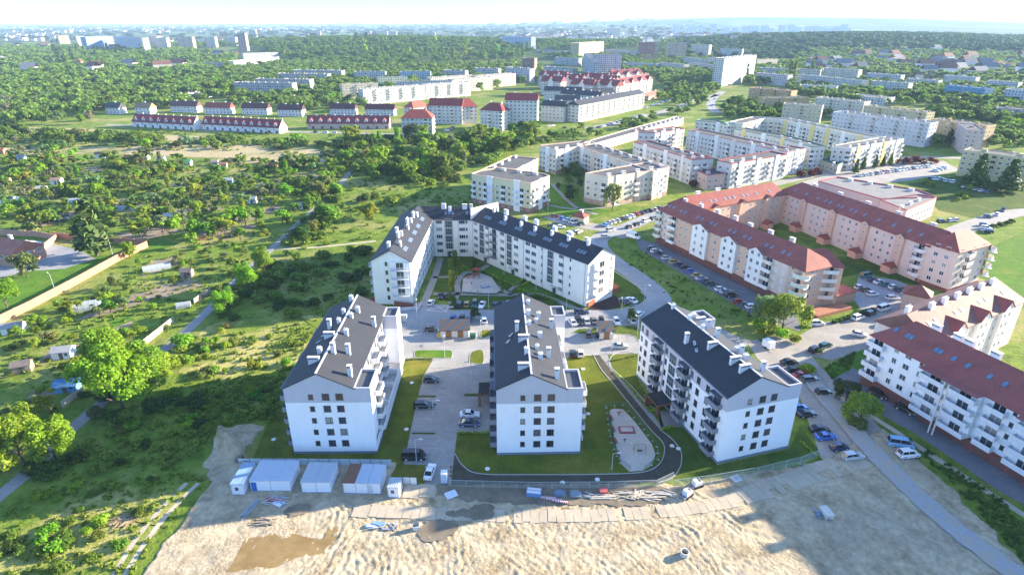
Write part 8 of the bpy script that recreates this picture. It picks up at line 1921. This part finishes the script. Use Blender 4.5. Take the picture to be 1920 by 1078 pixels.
for i, (x, y) in enumerate(((1146, 785), (1150, 806), (1154, 828), (1159, 852))):
    boxes('bench', x, y, [('seat', -.25, .25, -.8, .8, .4, .48, brownwood, (.32, .08, .07)), ('backrest', -.3, -.22, -.8, .8, .55, .95, brownwood, (.32, .08, .07)), ('leg', -.2, .2, -.75, -.65, 0, .4, metalpaint, (.2, .2, .2)), ('leg', -.2, .2, .65, .75, 0, .4, metalpaint, (.2, .2, .2))], 'red bench along the playground fence, %s from the rear' % ORD[i], 'bench', .12, 'playground benches', .06)
tubes('climbing_frame', 893, 521, [('post', [((x, y, 0), (x, y, 3.2), .08) for x in (-1, 1) for y in (-.8, .8)], (.12, .08, .06)), ('platform', [((-1.0, 0, 1.4), (1.0, 0, 1.4), .5)], (.2, .06, .05)), ('roof', [((-1.1, 0, 3.2), (1.1, 0, 3.2), .5)], (.36, .05, .04)), ('slide', [((-1, 0, 1.4), (-3.2, -.5, .1), .25)], (.42, .06, .05))], 'dark red climbing tower with slide in the courtyard play area')
boxes('sand_box', 910, 538, [('border', -1.5, 1.5, -.9, .9, 0, .3, paint, (.08, .2, .36)), ('sand_fill', -1.2, 1.2, -.6, .6, .3, .32, playsand, None)], 'blue edged sand box in the courtyard play area', 'sand box', .3, None, .05)
tubes('spring_rider', 884, 534, [('spring', [((0, 0, 0), (0, 0, .6), .1)], (.1, .1, .1)), ('seat', [((-.4, 0, .7), (.4, 0, .7), .14), ((.2, 0, .7), (.3, 0, 1.1), .08)], (.4, .1, .05))], 'spring rider in the courtyard play area')
# round concrete lids on the lawns
for i, (x, y, lab) in enumerate(((1103, 776, 'white round manhole on the lawn right of the middle block'), (1093, 692, 'white round manhole on the sunny lawn'), (914, 879, 'white round manhole near the kerb of the drive'), (1120, 899, 'white round manhole in the dark drive'), (1260, 836, 'white round manhole at the porch path'), (1272, 841, 'white round manhole on the right kerb'), (762, 805, 'white round manhole beside the left bays'), (772, 718, 'white round manhole on the upper left lawn'), (513, 824, 'white round manhole left of the left block'), (1055, 905, 'white round manhole by the mesh fence'))):
    q = P(x, y); m = MB(); m.tube((0, 0, 0), (0, 0, .14), .5, .48, concrete, 14); link('manhole', m.mesh('manhole'), None, (.66, .65, .62), (q.x, q.y, .03), label=lab, cat='manhole', group='round manholes')

# a few small figures
def person(px, py, ang, top, legs, label, stride=.12):
    q = P(px, py); bones = [((0, 0, .95), .13), ((0, 0, 1.2), .13), ((0, 0, 1.42), .12), ((0, 0, 1.52), .055), ((.01, 0, 1.62), .085), ((.01, 0, 1.73), .075),
        ((.0, .10, .88), .085), ((stride * .5, .10, .48), .06), ((stride, .10, .06), .045), ((stride + .16, .11, .03), .035), ((0, -.10, .88), .085), ((-stride * .3, -.10, .48), .06), ((-stride, -.10, .06), .045), ((-stride + .16, -.11, .03), .035),
        ((0, .19, 1.38), .06), ((-.05, .24, 1.12), .045), ((.06, .24, .88), .035), ((.10, .24, .78), .03), ((0, -.19, 1.38), .06), ((.05, -.24, 1.12), .045), ((.14, -.24, .90), .035), ((.18, -.24, .80), .03)]
    ed = [(0, 1), (1, 2), (2, 3), (3, 4), (4, 5), (0, 6), (6, 7), (7, 8), (8, 9), (0, 10), (10, 11), (11, 12), (12, 13), (2, 14), (14, 15), (15, 16), (16, 17), (2, 18), (18, 19), (19, 20), (20, 21)]
    me = bpy.data.meshes.new('body'); me.from_pydata([b[0] for b in bones], ed, []); o = bpy.data.objects.new('person', me); C.objects.link(o)
    md = o.modifiers.new('skin', 'SKIN'); o.modifiers.new('sub', 'SUBSURF').levels = 1; o.modifiers['sub'].render_levels = 1
    if not me.skin_vertices: me.attributes.new('skin', 'FLOAT', 'POINT')
    for sv, b in zip(me.skin_vertices[0].data, bones): sv.radius = (b[1], b[1])
    me.skin_vertices[0].data[0].use_root = True
    m, t, b_ = _nt('clothes'); sx = NN(t, 'ShaderNodeSeparateXYZ'); Lk(t, NN(t, 'ShaderNodeTexCoord').outputs['Object'], sx.inputs[0])
    r = ramp(t, maprange(t, sx.outputs[2], 0, 2, 0, 1), [(0, (.02, .02, .02)), (.05, legs), (.48, top), (.765, (.45, .28, .2)), (.855, (.06, .04, .03))]); 
    for e in r.node.color_ramp.elements: pass
    r.node.color_ramp.interpolation = 'CONSTANT'
    Lk(t, r, b_.inputs['Base Color']); me.materials.append(m)
    o.location = (q.x, q.y, .05); o.rotation_euler = (0, 0, ang); tag(o, label, 'person', 'people in the courtyard')
person(846, 482.5, 1.0, (.5, .58, .68), (.1, .12, .2), 'person in pale blue top near the corner door of the courtyard')
person(858, 525, 2.0, (.42, .2, .2), (.05, .05, .07), 'person in reddish top on the courtyard path')
person(896, 549, .3, (.6, .6, .6), (.06, .07, .1), 'person in white top at the edge of the play area')
person(1011, 404, 1.4, (.5, .06, .08), (.05, .05, .06), 'person in red top beside the pale yellow block')
# ---------------------------------------------------------------- words for the plants: each by the landmark it stands beside
MARKS = [(l if l.startswith('the ') else 'the ' + l.replace(' in the gardens', ''), q) for l, q in SHEDS]
for l, x, y in (('U block left gable', 705, 560), ('ragged old conifer', 182, 480), ('lane bend in the meadow', 515, 462), ('garden end of the dirt track', 600, 464), ('pale yellow block', 900, 385), ('left terrace', 300, 238), ('middle terrace', 450, 244), ('right terrace', 650, 245), ('nearest red corner house', 780, 255), ('tall red roofed house', 980, 242), ('cream row', 1150, 215), ('lone meadow tree', 694, 410), ('spoil bank', 410, 840), ('heap of dry branches', 238, 975), ('left site cabin', 440, 900), ('wheel tracks', 300, 960), ('lane below the big clump', 170, 775), ('lane foot at the left edge', 20, 920), ('mansion', 175, 145), ('grey left estate rows', 500, 175), ('white garage row', 360, 190), ('blue slab', 190, 90), ('forest hill', 800, 110), ('brick tower', 990, 130), ('pink tower', 1140, 138), ('far winding road', 1337, 190), ('orange block', 1440, 195), ('beige block', 1500, 228), ('sports hall', 1620, 190), ('bright blue block', 1810, 195), ('long blue block', 1660, 262), ('pale yellow right block', 1860, 330), ('school', 1680, 400), ('cream hall car park', 1640, 322), ('beige courtyard block', 1130, 385), ('white red estate', 1300, 345), ('straw field', 480, 285), ('dry band at left', 130, 285), ('left edge woods', 30, 215), ('meadow left of the block', 480, 650), ('dark slope', 600, 520), ('lane middle', 340, 630), ('meadow strip', 760, 320), ('sunny meadow', 640, 400), ('rough parking', 1500, 690), ('garage lane end', 1450, 600)):
    MARKS.append(('the ' + l, P(x, y)))
groups_ = {}
for o, kind, green, x, y, h, lab in PLANTS:
    nm, cat, word = KINDN[kind]; o['category'] = cat
    o['group'] = {'fruit': 'fruit trees in the gardens', 'bush': 'bushes in the meadows and gardens', 'poplar': 'slender upright trees', 'conifer': 'conifers', 'spruce_old': 'conifers', 'willow': 'drooping trees'}.get(kind, 'broadleaf trees')
    if lab: o['label'] = lab; continue
    px, py, f = proj(x, y, 0)
    best = min(MARKS, key=lambda m_: (m_[1].x - x) ** 2 + (m_[1].y - y) ** 2); mx, my, _ = proj(best[1].x, best[1].y, 0)
    dx, dy = px - mx, (py - my) * 2
    rel = ('right of' if dx > 0 else 'left of') if abs(dx) > abs(dy) else ('below' if dy > 0 else 'behind')
    groups_.setdefault((word, green, rel, best[0]), []).append((math.hypot(best[1].x - x, best[1].y - y), o, h))
for (word, green, rel, mark), lst in groups_.items():
    lst.sort(key=lambda t: t[0])
    for i, (d, o, h) in enumerate(lst):
        l = '%s %s %s %s' % (GREENS[green][1], word, rel, mark)
        if len(lst) > 1: l += ', ' + ('nearest' if i == 0 else ORD[i] + ' nearest')
        w_ = l.split()
        if len(w_) > 16: l = ' '.join(l.replace(' with ', ' ').split()); w_ = l.split()
        if len(w_) > 16: l = l.replace(' in the rear', '').replace(' at the', ' by')
        o['label'] = l
_seen = {}
for o in scene.objects:
    if o.parent is None and o.get('label'):
        if len(o['label'].split()) > 16: print('LONG', o['label'])
        if o['label'] in _seen: print('SAME', o['label'])
        _seen[o['label']] = 1
print('N objects', len(scene.objects), 'plants', len(PLANTS), {k: sum(1 for p in PLANTS if p[1] == k) for k in KINDN})
